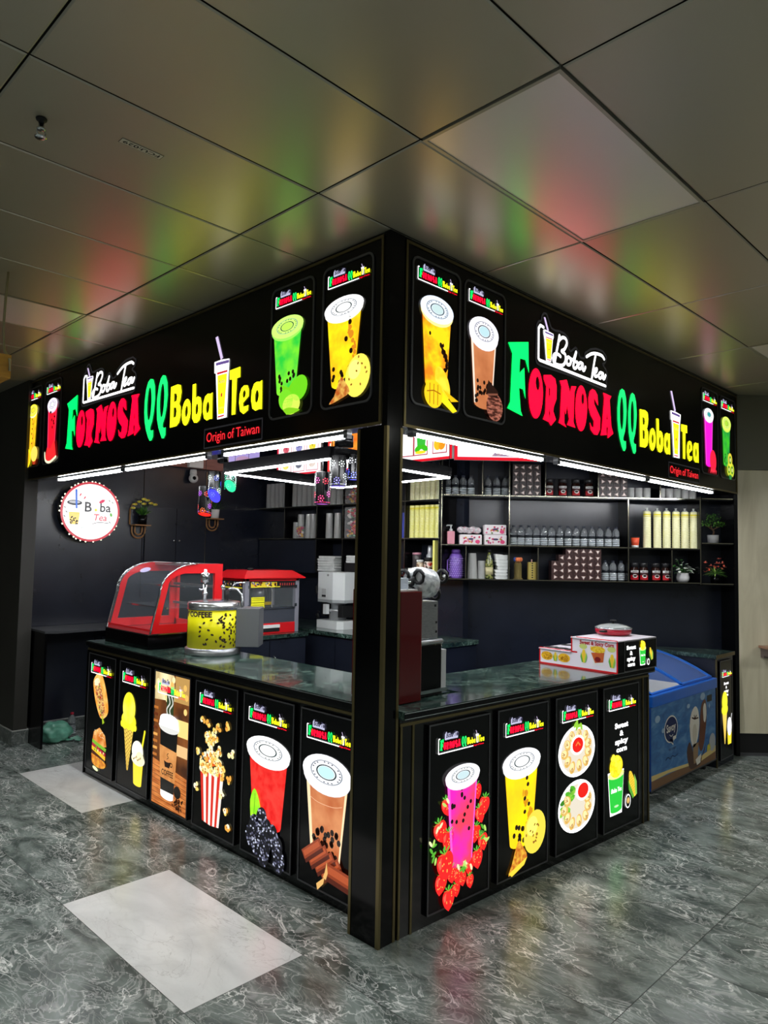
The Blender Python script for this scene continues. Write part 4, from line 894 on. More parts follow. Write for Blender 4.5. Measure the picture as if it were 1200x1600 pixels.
def p_icecream(P, w, h):
    u = w * .36
    P.poly([(u - .085, h * .53), (u + .085, h * .53), (u + .01, h * .15), (u - .01, h * .15)], em((240, 205, 90), 1.2), 0)
    for k in range(-5, 14):
        for sg in (1, -1):
            x0 = u + sg * .085; v0 = h * .53 - .028 * (k + 5) * 1.0
            if v0 < h * .17: continue
            f = (v0 - h * .15) / (h * .38); x0 = u + sg * (.01 + .075 * f)
            v1 = v0 - .07; f1 = max(0, (v1 - h * .15) / (h * .38)); x1 = u - sg * (.01 + .075 * f1) * .9
            P.stroke([(x0, v0), (x1, max(v1, h * .15))], .0035, em((170, 120, 40), .9), 1, caps=False)
    P.ell(u, h * .54, .115, .065, emn((255, 245, 60), (235, 225, 20), 8, 1.25), 2)
    for i in range(7): P.ell(u - .1 + .033 * i, h * .50 - .008 * (i % 2), .028, .026, em((250, 240, 50), 1.2), 2, 0, 10)
    P.ell(u, h * .64, .098, .115, emn((255, 250, 90), (240, 228, 20), 8, 1.3), 3, 0, 24)
    u = w * .70
    P.stroke([(u + .035, h * .3), (u + .085, h * .50)], .022, em((245, 235, 40), 1.2), 0)
    P.poly([(u - .075, h * .25), (u + .075, h * .25), (u + .06, h * .08), (u - .06, h * .08)], em((250, 225, 50), 1.2), 1)
    P.ell(u, h * .08, .06, .015, em((250, 225, 50), 1.2), 1)
    P.ell(u, h * .27, .10, .045, em((250, 240, 205), 1.3), 2)
    P.ell(u - .01, h * .33, .085, .075, em((255, 250, 225), 1.35), 3); P.ell(u + .03, h * .28, .06, .05, em((250, 235, 190), 1.3), 4)
    for i in range(6): P.ell(u - .06 + .02 * i, h * .265 + .01 * (i % 3), .010, .007, em((160, 120, 30), .9), 5, i, 6)
def p_coffee(P, w, h):
    P.rect(.012, .012, w - .012, h - .012, emn((70, 34, 12), (165, 96, 42), 5, .9, .35, .7), 0)
    P.poly([(.012, .012), (w - .012, .012), (w - .012, h * .28), (.012, h * .34)], emn((225, 140, 70), (175, 90, 35), 9, 1.1, stretch=(1, 1, 6)), 1)
    rnd = random.Random(12)
    for k in range(9): P.stroke([(.012, .03 + .03 * k), (w - .012, .012 + .028 * k)], .003, em((130, 60, 25), .8), 2, caps=False)
    P.poly([(.012, h * .78), (w * .6, h * .8), (w * .55, h - .012), (.012, h - .012)], emn((255, 240, 190), (190, 160, 100), 5, 1.2), 1)
    P.rect(w * .64, h * .56, w - .012, h * .68, em((255, 215, 130), 1.25), 2); P.rect(w * .62, h * .42, w - .012, h * .5, em((245, 200, 140), 1.1), 2)
    P.rect(w * .6, h * .8, w - .012, h - .012, em((205, 160, 90), 1.0), 2)
    for i in range(14): P.ell(rnd.uniform(.03, w - .03), rnd.uniform(h * .72, h * .96), .022, .022, em(rnd.choice([(255, 240, 180), (255, 215, 130), (240, 190, 100)]), 1.15), 3, 0, 12)
    for i in range(8): P.rect(w * .02 + .0 * i, h * (.36 + .05 * i), w * .14, h * (.38 + .05 * i), em(rnd.choice([(250, 180, 90), (110, 50, 20), (200, 120, 50)]), 1), 3)
    u = w * .47
    P.poly([(u - .045, h * .68), (u + .05, h * .68), (u + .05, h * .88), (u - .045, h * .9)], em((60, 80, 45), .7), 4)
    for k in (-.02, .02): P.stroke(smooth_pts([(u + k, h * .68), (u + k - .02, h * .73), (u + k + .02, h * .78), (u + k, h * .83)], 4), .012, em((235, 235, 225), .9), 5)
    P.poly([(u - .12, h * .61), (u + .12, h * .61), (u + .085, h * .10), (u - .085, h * .10)], em((18, 16, 16), .5), 6)
    P.ell(u, h * .10, .085, .022, em((240, 240, 235), 1.2), 6)
    P.poly([(u - .088, h * .135), (u + .088, h * .135), (u + .085, h * .10), (u - .085, h * .10)], em((245, 245, 240), 1.2), 7)
    P.ell(u, h * .60, .135, .04, em((225, 225, 220), 1.2), 7); P.poly([(u - .135, h * .6), (u + .135, h * .6), (u + .12, h * .66), (u - .12, h * .66)], W_, 8); P.ell(u, h * .66, .12, .035, W_, 9)
    P.poly([(u - .117, h * .46), (u + .117, h * .44), (u + .10, h * .215), (u - .10, h * .225)], emn((235, 165, 95), (205, 130, 65), 12, 1.05), 8)
    P.text('COFFEE', u, h * .25, .052, em((50, 25, 10), .5), 9, .02, width=.155)
    P.poly([(u - .05, h * .36), (u + .04, h * .355), (u + .025, h * .31), (u - .035, h * .31)], em((50, 25, 10), .5), 9); P.ell(u + .048, h * .338, .018, .016, em((50, 25, 10), .5), 9, 0, 12, .6)
    P.ell(u - .005, h * .362, .046, .012, em((225, 150, 85), 1), 10); P.stroke(smooth_pts([(u - .01, h * .37), (u + .01, h * .385), (u - .01, h * .4), (u + .008, h * .415)], 3), .005, em((50, 25, 10), .5), 10)
    for i in range(50): P.ell(w * .78 + rnd.uniform(-.07, .06), h * .075 + rnd.uniform(-.035, .04), .011, .007, em(rnd.choice([(70, 35, 15), (110, 60, 30), (35, 15, 8)]), .8), 9, rnd.uniform(0, 3), 6)
    P.ell(w * .76, h * .165, .045, .04, em((30, 18, 12), .6), 10)
def p_popcorn(P, w, h):
    u = w * .45
    for k in range(8):
        a0 = -.5 + k / 8; a1 = -.5 + (k + 1) / 8
        P.poly([(u + a0 * .27, h * .43), (u + a1 * .27, h * .43), (u + a1 * .19, h * .05 + .02 * abs(a1)), (u + a0 * .19, h * .05 + .02 * abs(a0))], em((215, 40, 25), 1.15) if k % 2 == 0 else em((255, 235, 225), 1.25), 0)
    rnd = random.Random(8)
    for i in range(58):
        v = rnd.random(); P_ = (u + rnd.uniform(-.14, .15) * (1 - .55 * v), h * (.39 + .26 * v))
        popcorn_bit(P, P_[0], P_[1], .023, 2 + i % 5, i)
    P.ell(u, h * .5, .06, .05, em((225, 90, 20), 1.1), 1)
    for i, (a, c) in enumerate(((.22, .74), (.36, .73), (.52, .69), (.78, .74), (.90, .58), (.10, .52), (.88, .40), (.10, .27), (.72, .29), (.8, .20), (.86, .10), (.6, .72), (.42, .62))):
        popcorn_bit(P, w * a, h * c, .026, 8, 100 + i)
def p_mulberry(P, w, h):
    drink(P, w * .52, h * .675, h * .24, w * .76, w * .56, h * .086, emn((225, 20, 20), (245, 60, 50), 22, 1.2), (255, 255, 255), (255, 255, 255), (250, 250, 250), 0, 15, ringc=(120, 130, 120))
    P.poly(smooth_pts([(w * .22, h * .22), (w * .20, h * .34), (w * .28, h * .42), (w * .38, h * .36), (w * .44, h * .24), (w * .34, h * .2), (w * .22, h * .22)], 3)[:-1], emn((120, 220, 20), (190, 250, 50), 12, 1.2), 7)
    P.stroke([(w * .28, h * .22), (w * .30, h * .39)], .004, em((80, 150, 20), 1), 8)
    rnd = random.Random(5)
    for (a, c, r, L_) in ((.30, .19, .052, 9), (.44, .25, .052, 9), (.55, .2, .048, 10), (.24, .13, .05, 11), (.66, .18, .05, 11), (.40, .13, .052, 12), (.52, .11, .058, 13), (.76, .12, .05, 12), (.50, .05, .055, 14), (.80, .05, .052, 14), (.36, .08, .045, 13)):
        P.ell(w * a, h * c, r, r * 1.35, em((22, 22, 32), .6), L_, -.2, 14)
        for i in range(34):
            t_ = rnd.uniform(0, 2 * pi); k = rnd.random() ** .5
            P.ell(w * a + r * k * cos(t_), h * c + r * 1.3 * k * sin(t_), .0075, .0065, em(rnd.choice([(48, 48, 68), (90, 92, 116), (205, 210, 232), (130, 132, 158)]), 1.0), L_ + .5, 0, 5)
def p_kit(P, w, h):
    drink(P, w * .48, h * .665, h * .20, w * .74, w * .50, h * .10, emn((190, 100, 55), (220, 145, 95), 7, 1.15), (240, 240, 245), (230, 228, 232), (195, 235, 238), 0, 21, 34, (.0, .32), edge=(250, 225, 180))
    P.stroke(smooth_pts([(w * .2, h * .51), (w * .35, h * .49), (w * .6, h * .49), (w * .76, h * .51)], 4), .003, em((245, 190, 150), 1.1), 7)
    C1, C2, C3, C4 = em((150, 62, 30), 1.0), em((95, 32, 14), .8), em((185, 85, 45), 1.05), em((235, 185, 110), 1.1)
    def bar(x, y, L_, a, wd, l):
        ca, sa = cos(a), sin(a)
        q = lambda s_, t_: (x + s_ * ca - t_ * sa, y + s_ * sa + t_ * ca)
        P.poly([q(0, 0), q(L_, 0), q(L_, wd), q(0, wd)], C1, l); P.poly([q(.01, wd * .25), q(L_ - .01, wd * .25), q(L_ - .012, wd * .8), q(.012, wd * .8)], C3, l + 1)
        P.poly([q(0, 0), q(L_, 0), q(L_, -wd * .4), q(0, -wd * .4)], C2, l)
    for k in range(4): bar(w * .16 + .048 * k, h * .145 - .021 * k, .17, .62, .05, 10 - 2 * k + 8)
    P.poly([(w * .38, h * .045), (w * .52, h * .10), (w * .5, h * .06), (w * .4, h * .012)], C4, 22)
    bar(w * .54, h * .115, .24, -.09, .066, 24)
    P.poly([(w * .56, h * .19), (w * .53, h * .13), (w * .50, h * .10), (w * .55, h * .09), (w * .58, h * .13)], C4, 27)
def p_strawb(P, w, h):
    drink(P, w * .52, h * .69, h * .22, w * .50, w * .34, h * .062, emn((255, 60, 90), (250, 30, 180), 4, 1.35, .45, .6), (235, 235, 240), (245, 220, 235), (200, 225, 230), 10, 3, 14, (.35, .85), edge=(255, 90, 210), ringc=(110, 120, 60))
    for i, (a, c, r, ro) in enumerate(((.28, .52, .045, .2), (.18, .40, .055, .3), (.30, .34, .05, -.1), (.24, .22, .07, .1), (.20, .12, .05, -.2), (.36, .15, .042, .1), (.78, .55, .04, .2), (.90, .46, .05, -.2), (.82, .42, .045, .3), (.76, .32, .045, -.2), (.88, .26, .045, .2), (.78, .18, .05, .1), (.66, .15, .04, .0), (.54, .10, .036, .1), (.46, .13, .038, -.2), (.30, .03, .052, 0), (.44, .055, .035, 0.1), (.66, .07, .034, .1))):
        strawberry(P, w * a, h * (c + .03), r, ro, 4 + (i % 3) * 3 if i not in (3, 15) else 20, i)
    rnd = random.Random(2)
    for i in range(26):
        a = rnd.choice([(.08, .35), (.12, .28), (.5, .2), (.6, .2), (.84, .36), (.9, .3), (.14, .46), (.22, .58)])
        P.ell(w * a[0] + rnd.uniform(-.03, .03), h * a[1] + rnd.uniform(-.03, .03), .02, .008, em(rnd.choice([(90, 180, 50), (190, 230, 110), (240, 240, 190)]), 1.1), 19, rnd.uniform(0, 3), 7)
def p_passion2(P, w, h):
    drink(P, w * .46, h * .665, h * .19, w * .66, w * .44, h * .08, emn((255, 225, 0), (255, 200, 20), 6, 1.35), (252, 252, 255), (255, 255, 255), (250, 250, 250), 0, 31, 18, (.0, .22), ringc=(120, 130, 120), specks=(((220, 150, 20), .55, .8, .15, .6),))
    for a, c in ((.56, .56), (.58, .52), (.52, .44), (.60, .40), (.52, .36)): P.ell(w * a, h * c, .013, .012, em((50, 22, 8), .4), 4, .4, 9)
    egg_fruit(P, w * .72, h * .22, w * .22, h * .13, -.25, (235, 215, 70), 14, 7, 9)
    P.poly(smooth_pts([(w * .26, h * .08), (w * .38, h * .2), (w * .46, h * .17), (w * .56, h * .09), (w * .4, h * .05), (w * .2, h * .02), (w * .26, h * .08)], 3)[:-1], emn((200, 90, 20), (245, 190, 60), 40, 1.1), 10)
    P.poly([(w * .2, h * .035), (w * .56, h * .09), (w * .5, h * .05), (w * .26, h * .01)], em((250, 215, 60), 1.2), 11)
def p_dump1(P, w, h):
    dumpling_plate(P, w * .5, h * .63, w * .44, 0, 3, False, (.0, .18))
def p_dump2(P, w, h):
    dumpling_plate(P, w * .5, h * .27, w * .44, 0, 9, True, (.3, .42))
def corn_words(P, u, v, s_, l=0, mat=None):
    for k, tx in enumerate(('Sweet', '&', 'spicy', 'corn')):
        P.text(tx, u, v - k * s_ * 1.22, s_ * 1.1, mat or W_, l, .045, width=s_ * (4.0, 1.1, 3.9, 3.1)[k])
def p_corn(P, w, h):
    corn_words(P, w * .5, h * .70, .042)
    corn_cup(P, w * .34, h * .30, .30, 0)
    corn_cob(P, w * .80, h * .27, .18, 2, .35)
    P.ell(w * .66, h * .165, .034, .045, W_, 6); P.ell(w * .66, h * .165, .028, .038, em((20, 20, 15), .4), 7); P.ell(w * .66, h * .17, .017, .02, em((235, 190, 110), 1.1), 8)
def corn_cup(P, u, v, hh, l):
    P.poly([(u - hh * .33, v + hh * .32), (u + hh * .33, v + hh * .32), (u + hh * .24, v - hh * .6), (u - hh * .24, v - hh * .6)], W_, l)
    P.poly([(u - hh * .31, v + hh * .20), (u + hh * .31, v + hh * .20), (u + hh * .235, v - hh * .50), (u - hh * .235, v - hh * .50)], em((40, 200, 60), 1.2), l + 1)
    P.ell(u, v - hh * .5, hh * .235, hh * .06, em((40, 200, 60), 1.2), l + 1)
    P.ell(u, v + hh * .25, hh * .33, hh * .10, em((235, 245, 150), 1.2), l + 2)
    P.ell(u, v + hh * .42, hh * .27, hh * .24, emn((255, 240, 40), (240, 200, 10), 60, 1.3), l + 3, 0, 20)
    rnd = random.Random(1)
    for i in range(9): P.ell(u + rnd.uniform(-.22, .22) * hh, v + hh * rnd.uniform(.3, .66), hh * .07, hh * .06, em((255, 235, 60), 1.3), l + 4, 0, 8)
    P.text('Boba Tea', u, v - hh * .12, hh * .13, W_, l + 5, .02, .2, width=hh * .42)
    P.ell(u, v - hh * .42, hh * .09, hh * .025, em((200, 240, 190), 1.1), l + 5)

LO = (.12, 3.5)   # left counter: local x = 3.5 - y
for y0, w, fn, lb in ((3.435, .48, (p_hotdog, p_burger), 'glowing poster of a hot dog above a burger, farthest on the left counter'),
                      (2.885, .48, p_icecream, 'glowing poster of a yellow ice cream cone and tub on the left counter'),
                      (2.345, .48, p_coffee, 'glowing brown poster of a black takeaway coffee cup on the left counter'),
                      (1.80, .48, p_popcorn, 'glowing poster of popcorn in a red striped box on the left counter'),
                      (1.255, .48, p_mulberry, 'glowing poster of a red drink with dark mulberries on the left counter'),
                      (.715, .458, p_kit, 'glowing poster of a brown milk tea with chocolate bars')):
    poster(lb, 3.5 - y0, w, LEFT, (LO[0], LO[1], 0), fn)
for x0, w, fn, lb in ((.185, .465, p_strawb, 'glowing poster of a pink drink ringed by red strawberries'),
                      (.718, .46, p_passion2, 'glowing poster of a yellow passion fruit drink with boba pearls on the right counter'),
                      (1.257, .45, (p_dump1, p_dump2), 'glowing poster of two round plates of dumplings on the right counter'),
                      (1.78, .45, p_corn, 'glowing poster of a green cup of sweet and spicy corn on the right counter')):
    poster(lb, x0, w, RROT, (.12, 0, 0), fn)
def p_side(P, w, h):
    corn_words(P, w * .5, h * .75, .028); u = w * .35
    P.poly([(u - .06, h * .5), (u + .06, h * .5), (u + .006, h * .15), (u - .006, h * .15)], em((240, 205, 90), 1.2), 0)
    P.ell(u, h * .5, .075, .05, em((245, 235, 30), 1.2), 1); P.ell(u, h * .58, .065, .09, em((250, 240, 40), 1.25), 2)
    u = w * .72
    P.poly([(u - .05, h * .26), (u + .05, h * .26), (u + .04, h * .13), (u - .04, h * .13)], em((250, 225, 50), 1.2), 1); P.ell(u, h * .31, .05, .08, W_, 2); P.stroke([(u + .03, h * .34), (u + .06, h * .43)], .012, em((230, 230, 230), 1), 0)
poster('narrow glowing poster of an ice cream cone on the small counter by the wood wall', 0.05, .30, 0, (4.17, .011, 0), p_side, h=.86)

# ======================= CORN BOX ON RIGHT COUNTER =======================
t = thing('corn_display_box', 'stepped white and red corn display box with a black glowing front on the right counter', 'display box', (1.975, -.165, 1.0620), RROT)
PWH = pm('printed_white', (228, 222, 232), .3); PRED = pm('printed_red', (205, 20, 30), .35)
# local x to the right along the counter, local y back. low step at the back-left, tall block in front.
b = MB(); b.box((0.015, .0, .001), (.53, .34, .20), BLACKG); b.box((0.015, .34, .001), (.53, .60, .10), BLACKG); b.build('body', t)
b = MB(); b.box((.0, -.0, .2005), (.53, .34, .206), PWH); b.box((0, .341, .1005), (.53, .60, .106), PWH)
for yy in (.40, .48, .56):
    for xx in (.1, .3): b.lathe([(.05, .1062), (.045, .1068)], BLACKM, (xx, yy, 0), 16)
b.build('top_plate', t)
# side art facing -x : build with rotation so that local x' runs toward -y (viewer right)
b = MB()
b.T = Matrix.Rotation(LEFT, 4, 'Z')   # local x -> -y, -y -> -x
Pm = Pic(0, 0, 0.0155); Pm.T = b.T
INK = lambda c: pm('ink_%d_%d_%d' % c, c, .4)
Pm.poly([(-.60, 0.002), (0, .002), (0, .206), (-.34, .206), (-.34, .106), (-.60, .106)], PWH, 0)
for q in (((-.60, .002), (0, .002)), ((0, .002), (0, .206)), ((0, .206), (-.30, .206)), ((-.34, .206), (-.34, .106)), ((-.30, .106), (-.60, .106)), ((-.60, .106), (-.60, .002))):
    Pm.stroke(list(q), .010, PRED, 1)
Pm.text('Sweet & Spicy Corn', -.15, .165, .036, INK((175, 12, 20)), 2, .035, width=.255)
Pm.poly([(-.195, .135), (-.085, .135), (-.105, .035), (-.175, .035)], INK((225, 225, 225)), 2); Pm.poly([(-.19, .115), (-.09, .125), (-.10, .06), (-.16, .05)], INK((190, 90, 40)), 3)
Pm.ell(-.14, .075, .022, .017, INK((120, 12, 20)), 4); Pm.ell(-.14, .14, .055, .022, INK((230, 185, 30)), 4)
rnd = random.Random(3)
for i in range(26): Pm.ell(-.14 + rnd.uniform(-.05, .05), .14 + rnd.uniform(-.016, .018), .006, .006, INK((245, 215, 70)), 5, 0, 6)
corn_cob(Pm, -.245, .085, .085, 3, 0, False); corn_cob(Pm, -.035, .075, .085, 3, 0, False)
Pm.ell(-.25, .15, .03, .018, INK((200, 210, 120)), 2); Pm.ell(-.04, .15, .03, .018, INK((200, 210, 120)), 2)
for u in (-.54, -.40):
    Pm.ell(u, .055, .048, .03, INK((235, 185, 40)), 2)
    for i in range(30): Pm.ell(u + rnd.uniform(-.038, .038), .055 + rnd.uniform(-.02, .02), .006, .005, INK((200, 140, 20)), 3, 0, 5)
corn_cob(Pm, -.47, .055, .06, 3, 0, False)
Pm.build('side_print', t)
P = Pic(0, 0, -.002)
b = MB()
e = .006
for a, c in (((.10, .0), (.53, e)), ((.10, .2 - e), (.53, .2)), ((.10, e), (.10 + e, .2 - e)), ((.53 - e, e), (.53, .2 - e))): b.box((a[0], -.004, a[1]), (c[0], 0, c[1]), GREYTRIM)
b.build('front_frame', t)
P = Pic(0, 0, -.002)
for k, tx in enumerate(('Sweet', '&', 'spicy', 'corn')): P.text(tx, .19, .145 - .037 * k, .036, W_, 0, .045, width=(.118, .034, .108, .092)[k])
corn_cup(P, .34, .105, .13, 0); corn_cob(P, .455, .095, .085, 0, .3)
P.ell(.41, .045, .017, .022, W_, 6); P.ell(.41, .045, .012, .016, em((60, 40, 15), .5), 7)
P.build('front_print', t)
# pan on the box
t = thing('pan', 'shallow red pan with a glass lid on top of the corn display box', 'pan', (2.36, .05, 1.2700))
b = MB(); b.lathe([(.10, .0), (.12, .012), (.125, .045), (.121, .045), (.116, .014), (.0, .008)], pm('pan_red', (170, 20, 45), .3, coat=.3), n=32); b.build('bowl', t)
b = MB(); b.lathe([(.126, .046), (.128, .05), (.09, .066), (.04, .076), (0, .078)], pm('lid_glass', (205, 210, 210), .12, trans=.5), n=32); b.lathe([(.122, .0455), (.130, .0455), (.130, .052), (.122, .052)], CHROME, n=32)
ld = b.build('lid', t)
b = MB(); b.lathe([(.008, .078), (.008, .092), (.022, .094), (.022, .102), (0, .104)], BLACKM, n=14); b.build('knob', ld)
b = MB(); b.box((-.17, -.018, .025), (-.12, .018, .038), BLACKM, .004); b.build('handle', t)

# ======================= FREEZER =======================
t = thing('chest_freezer', 'blue glass-topped ice cream chest freezer with printed front right of the counter', 'freezer', (2.84, -.005, 0))
FW, FD = 1.29, .74
BLUE = pm('freezer_blue', (22, 74, 160), .35); 
PRB = noisy('freezer_print_sky', [(.25, (38, 84, 140)), (.5, (58, 112, 168)), (.75, (104, 146, 186))], 7, .45, detail=5, stretch=(1, 1, 2.2), distort=.6)
b = MB(); b.box((0, 0.005, .075), (FW, FD, .09), BLACKM); b.box((0, .005, .09), (FW, .03, .70), BLUE); b.box((0, FD - .03, .09), (FW, FD, .70), BLUE); b.box((0, .03, .09), (.04, FD - .03, .70), BLUE); b.box((FW - .04, .03, .09), (FW, FD - .03, .70), BLUE)
b.build('body', t)
b = MB()
prof = [(0, .705), (0, .765), (.03, .785), (.06, .79)]
def ptop(s_): return (.02 + s_ * (FD - .04), .775 + .20 * (1 - (1 - s_) ** 1.9))
N = 12
for x0, x1 in ((.0, .05), (FW - .05, FW)):
    for k in range(N):
        (ya, za), (yb, zb) = ptop(k / N), ptop((k + 1) / N)
        b.add([(x0, ya, .70), (x1, ya, .70), (x1, yb, .70), (x0, yb, .70), (x0, ya, za), (x1, ya, za), (x1, yb, zb), (x0, yb, zb)], [(0, 3, 2, 1), (4, 5, 6, 7), (0, 1, 5, 4), (1, 2, 6, 5), (2, 3, 7, 6), (3, 0, 4, 7)], BLUE)
b.box((0, -.012, .70), (FW, .03, .785), pm('freezer_rim_blue', (34, 104, 205), .3), .008)
b.box((0, FD - .04, .70), (FW, FD, .98), BLUE)
b.build('rim', t)
for i, (x0, x1, dz, nm) in enumerate(((.05, .66, .004, 'left'), (.62, FW - .05, .014, 'right'))):
    b = MB(); g = MB()
    for k in range(N):
        (ya, za), (yb, zb) = ptop(k / N), ptop((k + 1) / N)
        for a, c in ((x0, x0 + .028), (x1 - .028, x1)):
            b.add([(a, ya, za + dz), (c, ya, za + dz), (c, yb, zb + dz), (a, yb, zb + dz), (a, ya, za + dz + .014), (c, ya, za + dz + .014), (c, yb, zb + dz + .014), (a, yb, zb + dz + .014)], [(0, 3, 2, 1), (4, 5, 6, 7), (0, 1, 5, 4), (1, 2, 6, 5), (2, 3, 7, 6), (3, 0, 4, 7)], pm('freezer_rim_blue', (34, 104, 205), .3))
        g.add([(x0 + .028, ya, za + dz + .006), (x1 - .028, ya, za + dz + .006), (x1 - .028, yb, zb + dz + .006), (x0 + .028, yb, zb + dz + .006)], [(0, 1, 2, 3)], pm('freezer_glass', (185, 210, 240), .05, alpha=.14), True)
    (ya, za) = ptop(0); b.box((x0, ya - .005, za + dz), (x1, ya + .022, za + dz + .016), pm('freezer_rim_blue', (34, 104, 205), .3))
    f = b.build('sliding_lid', t); g.build('glass_pane', f)
b = MB(); b.box((.04, .03, .09), (FW - .04, FD - .03, .30), WHITE); b.box((.04, .03, .30), (FW - .04, .045, .70), WHITE); b.box((.04, FD - .045, .30), (FW - .04, FD - .03, .70), WHITE)
b.box((.04, .045, .30), (.055, FD - .045, .70), WHITE); b.box((FW - .055, .045, .3), (FW - .04, FD - .045, .7), WHITE); b.build('tub', t)
rnd = random.Random(9)
for k in range(10):
    x = .07 + .115 * k
    o = MB(); c = rnd.choice([(220, 40, 110), (150, 105, 60), (235, 225, 215), (120, 60, 30)]); o.box((0, 0, 0), (.10, .24, .30), pm('carton_%d_%d_%d' % c, c, .5), .006)
    tag(o.build('ice_cream_carton', None, None, (2.84 + x, .05, .302)), 'ice cream carton standing inside the blue chest freezer', 'carton', 'ice cream cartons in the chest freezer')
Pm = Pic(0, 0, .004)
Pm.rect(.01, .095, FW - .01, .70, PRB, 0)
BR = INK((120, 84, 52)); SAND = INK((214, 190, 120)); CRM = INK((222, 216, 204)); CHO = INK((70, 38, 26)); DB = INK((18, 34, 84)); SKY = INK((150, 176, 200))
Pm.poly([(.01, .095), (FW - .01, .095), (FW - .01, .16), (.9, .13), (.5, .155), (.01, .16)], BR, 1)
Pm.poly([(.01, .16), (.3, .165), (.5, .155), (.9, .13), (FW - .01, .16), (FW - .01, .21), (1.1, .19), (.8, .16), (.4, .185), (.01, .20)], SAND, 1)
for a, c, r in ((.12, .6, .045), (.22, .5, .03), (1.0, .66, .05), (.7, .62, .03)): Pm.ell(a, c, r, r * .6, SKY, 1)
# speech bubble logo
Pm.ell(.36, .49, .125, .105, CRM, 2); Pm.poly([(.30, .42), (.40, .41), (.40, .36)], CRM, 2)
Pm.ell(.36, .49, .115, .095, DB, 3); Pm.poly([(.32, .42), (.40, .41), (.395, .375)], DB, 3)
Pm.text('Savoy', .36, .475, .085, CRM, 4, .02, width=.17, rot=.04)
Pm.stroke(smooth_pts([(.33, .45), (.36, .435), (.39, .445)], 3), .008, CRM, 4); Pm.rect(.39, .405, .45, .43, CRM, 4)
Pm.text('ice cream', .38, .33, .035, DB, 4, .01); Pm.stroke(smooth_pts([(.26, .27), (.30, .285), (.34, .265), (.38, .285), (.42, .27), (.48, .28)], 3), .006, DB, 4)
# ice cream art
Pm.poly(smooth_pts([(.70, .14), (.66, .26), (.72, .33), (.78, .25), (.84, .16), (.92, .15), (1.02, .2), (1.05, .26), (.98, .18), (.94, .12), (.84, .105), (.74, .11), (.70, .14)], 3)[:-1], CHO, 2)
Pm.poly(smooth_pts([(.74, .34), (.72, .46), (.76, .56), (.84, .60), (.90, .55), (.92, .44), (.88, .33), (.83, .28), (.78, .28), (.74, .34)], 3)[:-1], CRM, 3)
Pm.ell(.82, .38, .045, .08, INK((205, 196, 178)), 4)
for a in (-.6, -.1, .4, .9): Pm.stroke([(.82, .50), (.82 + .09 * sin(a), .50 + .08 * cos(a) - .05)], .012, CHO, 5)
Pm.poly(smooth_pts([(.90, .28), (.93, .42), (.95, .56), (1.0, .62), (1.06, .62), (1.08, .5), (1.05, .36), (1.0, .24), (.94, .22), (.90, .28)], 3)[:-1], INK((104, 58, 36)), 3)
Pm.poly(smooth_pts([(1.01, .46), (1.0, .56), (1.03, .60), (1.06, .58), (1.07, .5), (1.04, .44), (1.01, .46)], 3)[:-1], CRM, 4)
Pm.poly([(.78, .30), (.90, .30), (.88, .14), (.80, .14)], INK((150, 120, 88)), 3); Pm.poly([(.83, .17), (.95, .2), (.93, .13), (.86, .12)], CRM, 6)
Pm.ell(1.20, .25, .07, .075, INK((170, 172, 176)), 3); Pm.poly([(1.08, .19), (1.16, .2), (1.14, .25), (1.09, .24)], INK((200, 190, 60)), 4)
Pm.rect(1.09, .60, 1.20, .655, INK((14, 24, 26)), 3); Pm.poly([(1.12, .565), (1.14, .54), (1.16, .565), (1.14, .59)], SKY, 3)
Pm.build('front_print', t)
b = MB(); b.box((0, -.001, .088), (FW, .004, .094), GREYTRIM)
b.build('lower_trim', t)
for x, y in ((.08, .08), (FW - .08, .08), (.08, FD - .08), (FW - .08, FD - .08)):
    b = MB(); b.T = Matrix.Translation((x, y, .028)) @ Matrix.Rotation(pi / 2, 4, 'X'); b.lathe([(.0, -.012), (.027, -.012), (.027, .012), (0, .012)], BLACKM, n=14)
    b.T = Matrix.Identity(4); b.box((x - .016, y - .018, .04), (x + .016, y + .018, .075), GREYTRIM); b.build('caster', t)
# ======================= SHELVING =======================
def diag_t(name, label, cat, u, back, z, group=None, rz=0.0):
    return thing(name, label, cat, D(u, back, z), DIAG + rz, group)
def place_mesh(o, loc, rotz, label, cat, group=None):
    o.location = loc; o.rotation_euler = (0, 0, rotz); return tag(o, label, cat, group)
SHM = BLACKP
SHEDGE = pm('shelf_edge_metal', (150, 146, 128), .22, 1.0)
def board(t, x0, x1, z, d=.268, th=.018, nm='shelf_board', edge=True):
    b = MB(); b.box((x0, .003, z - th), (x1, d, z), SHM)
    if edge: b.box((x0, 0, z - .007), (x1, .003, z + .001), SHEDGE)
    return b.build(nm, t)
def upright(t, x, z0, z1, d=.268, th=.016, w=1.0):
    b = MB(); b.box((x - th / 2, .003, z0), (x + th / 2, d, z1), SHM); b.box((x - th * w / 2, .001, z0), (x + th * w / 2, .003, z1), SHM); b.box((x - .0035, 0, z0), (x + .0035, .001, z1), SHEDGE); return b.build('divider', t)
t = thing('wall_shelving', 'black open wall shelving with bronze edges holding bottles and cups on the diagonal wall', 'shelving', D(0, 0, 1.57), DIAG)
z0 = -1.57
for a, c, z in ((0.0, 2.44, 1.59), (0.0, 2.44, 1.91), (0.0, 2.44, 2.378), (2.46, 2.755, 1.965), (2.46, 2.755, 1.585), (2.46, 2.755, 2.385)): board(t, a, c, z + z0)
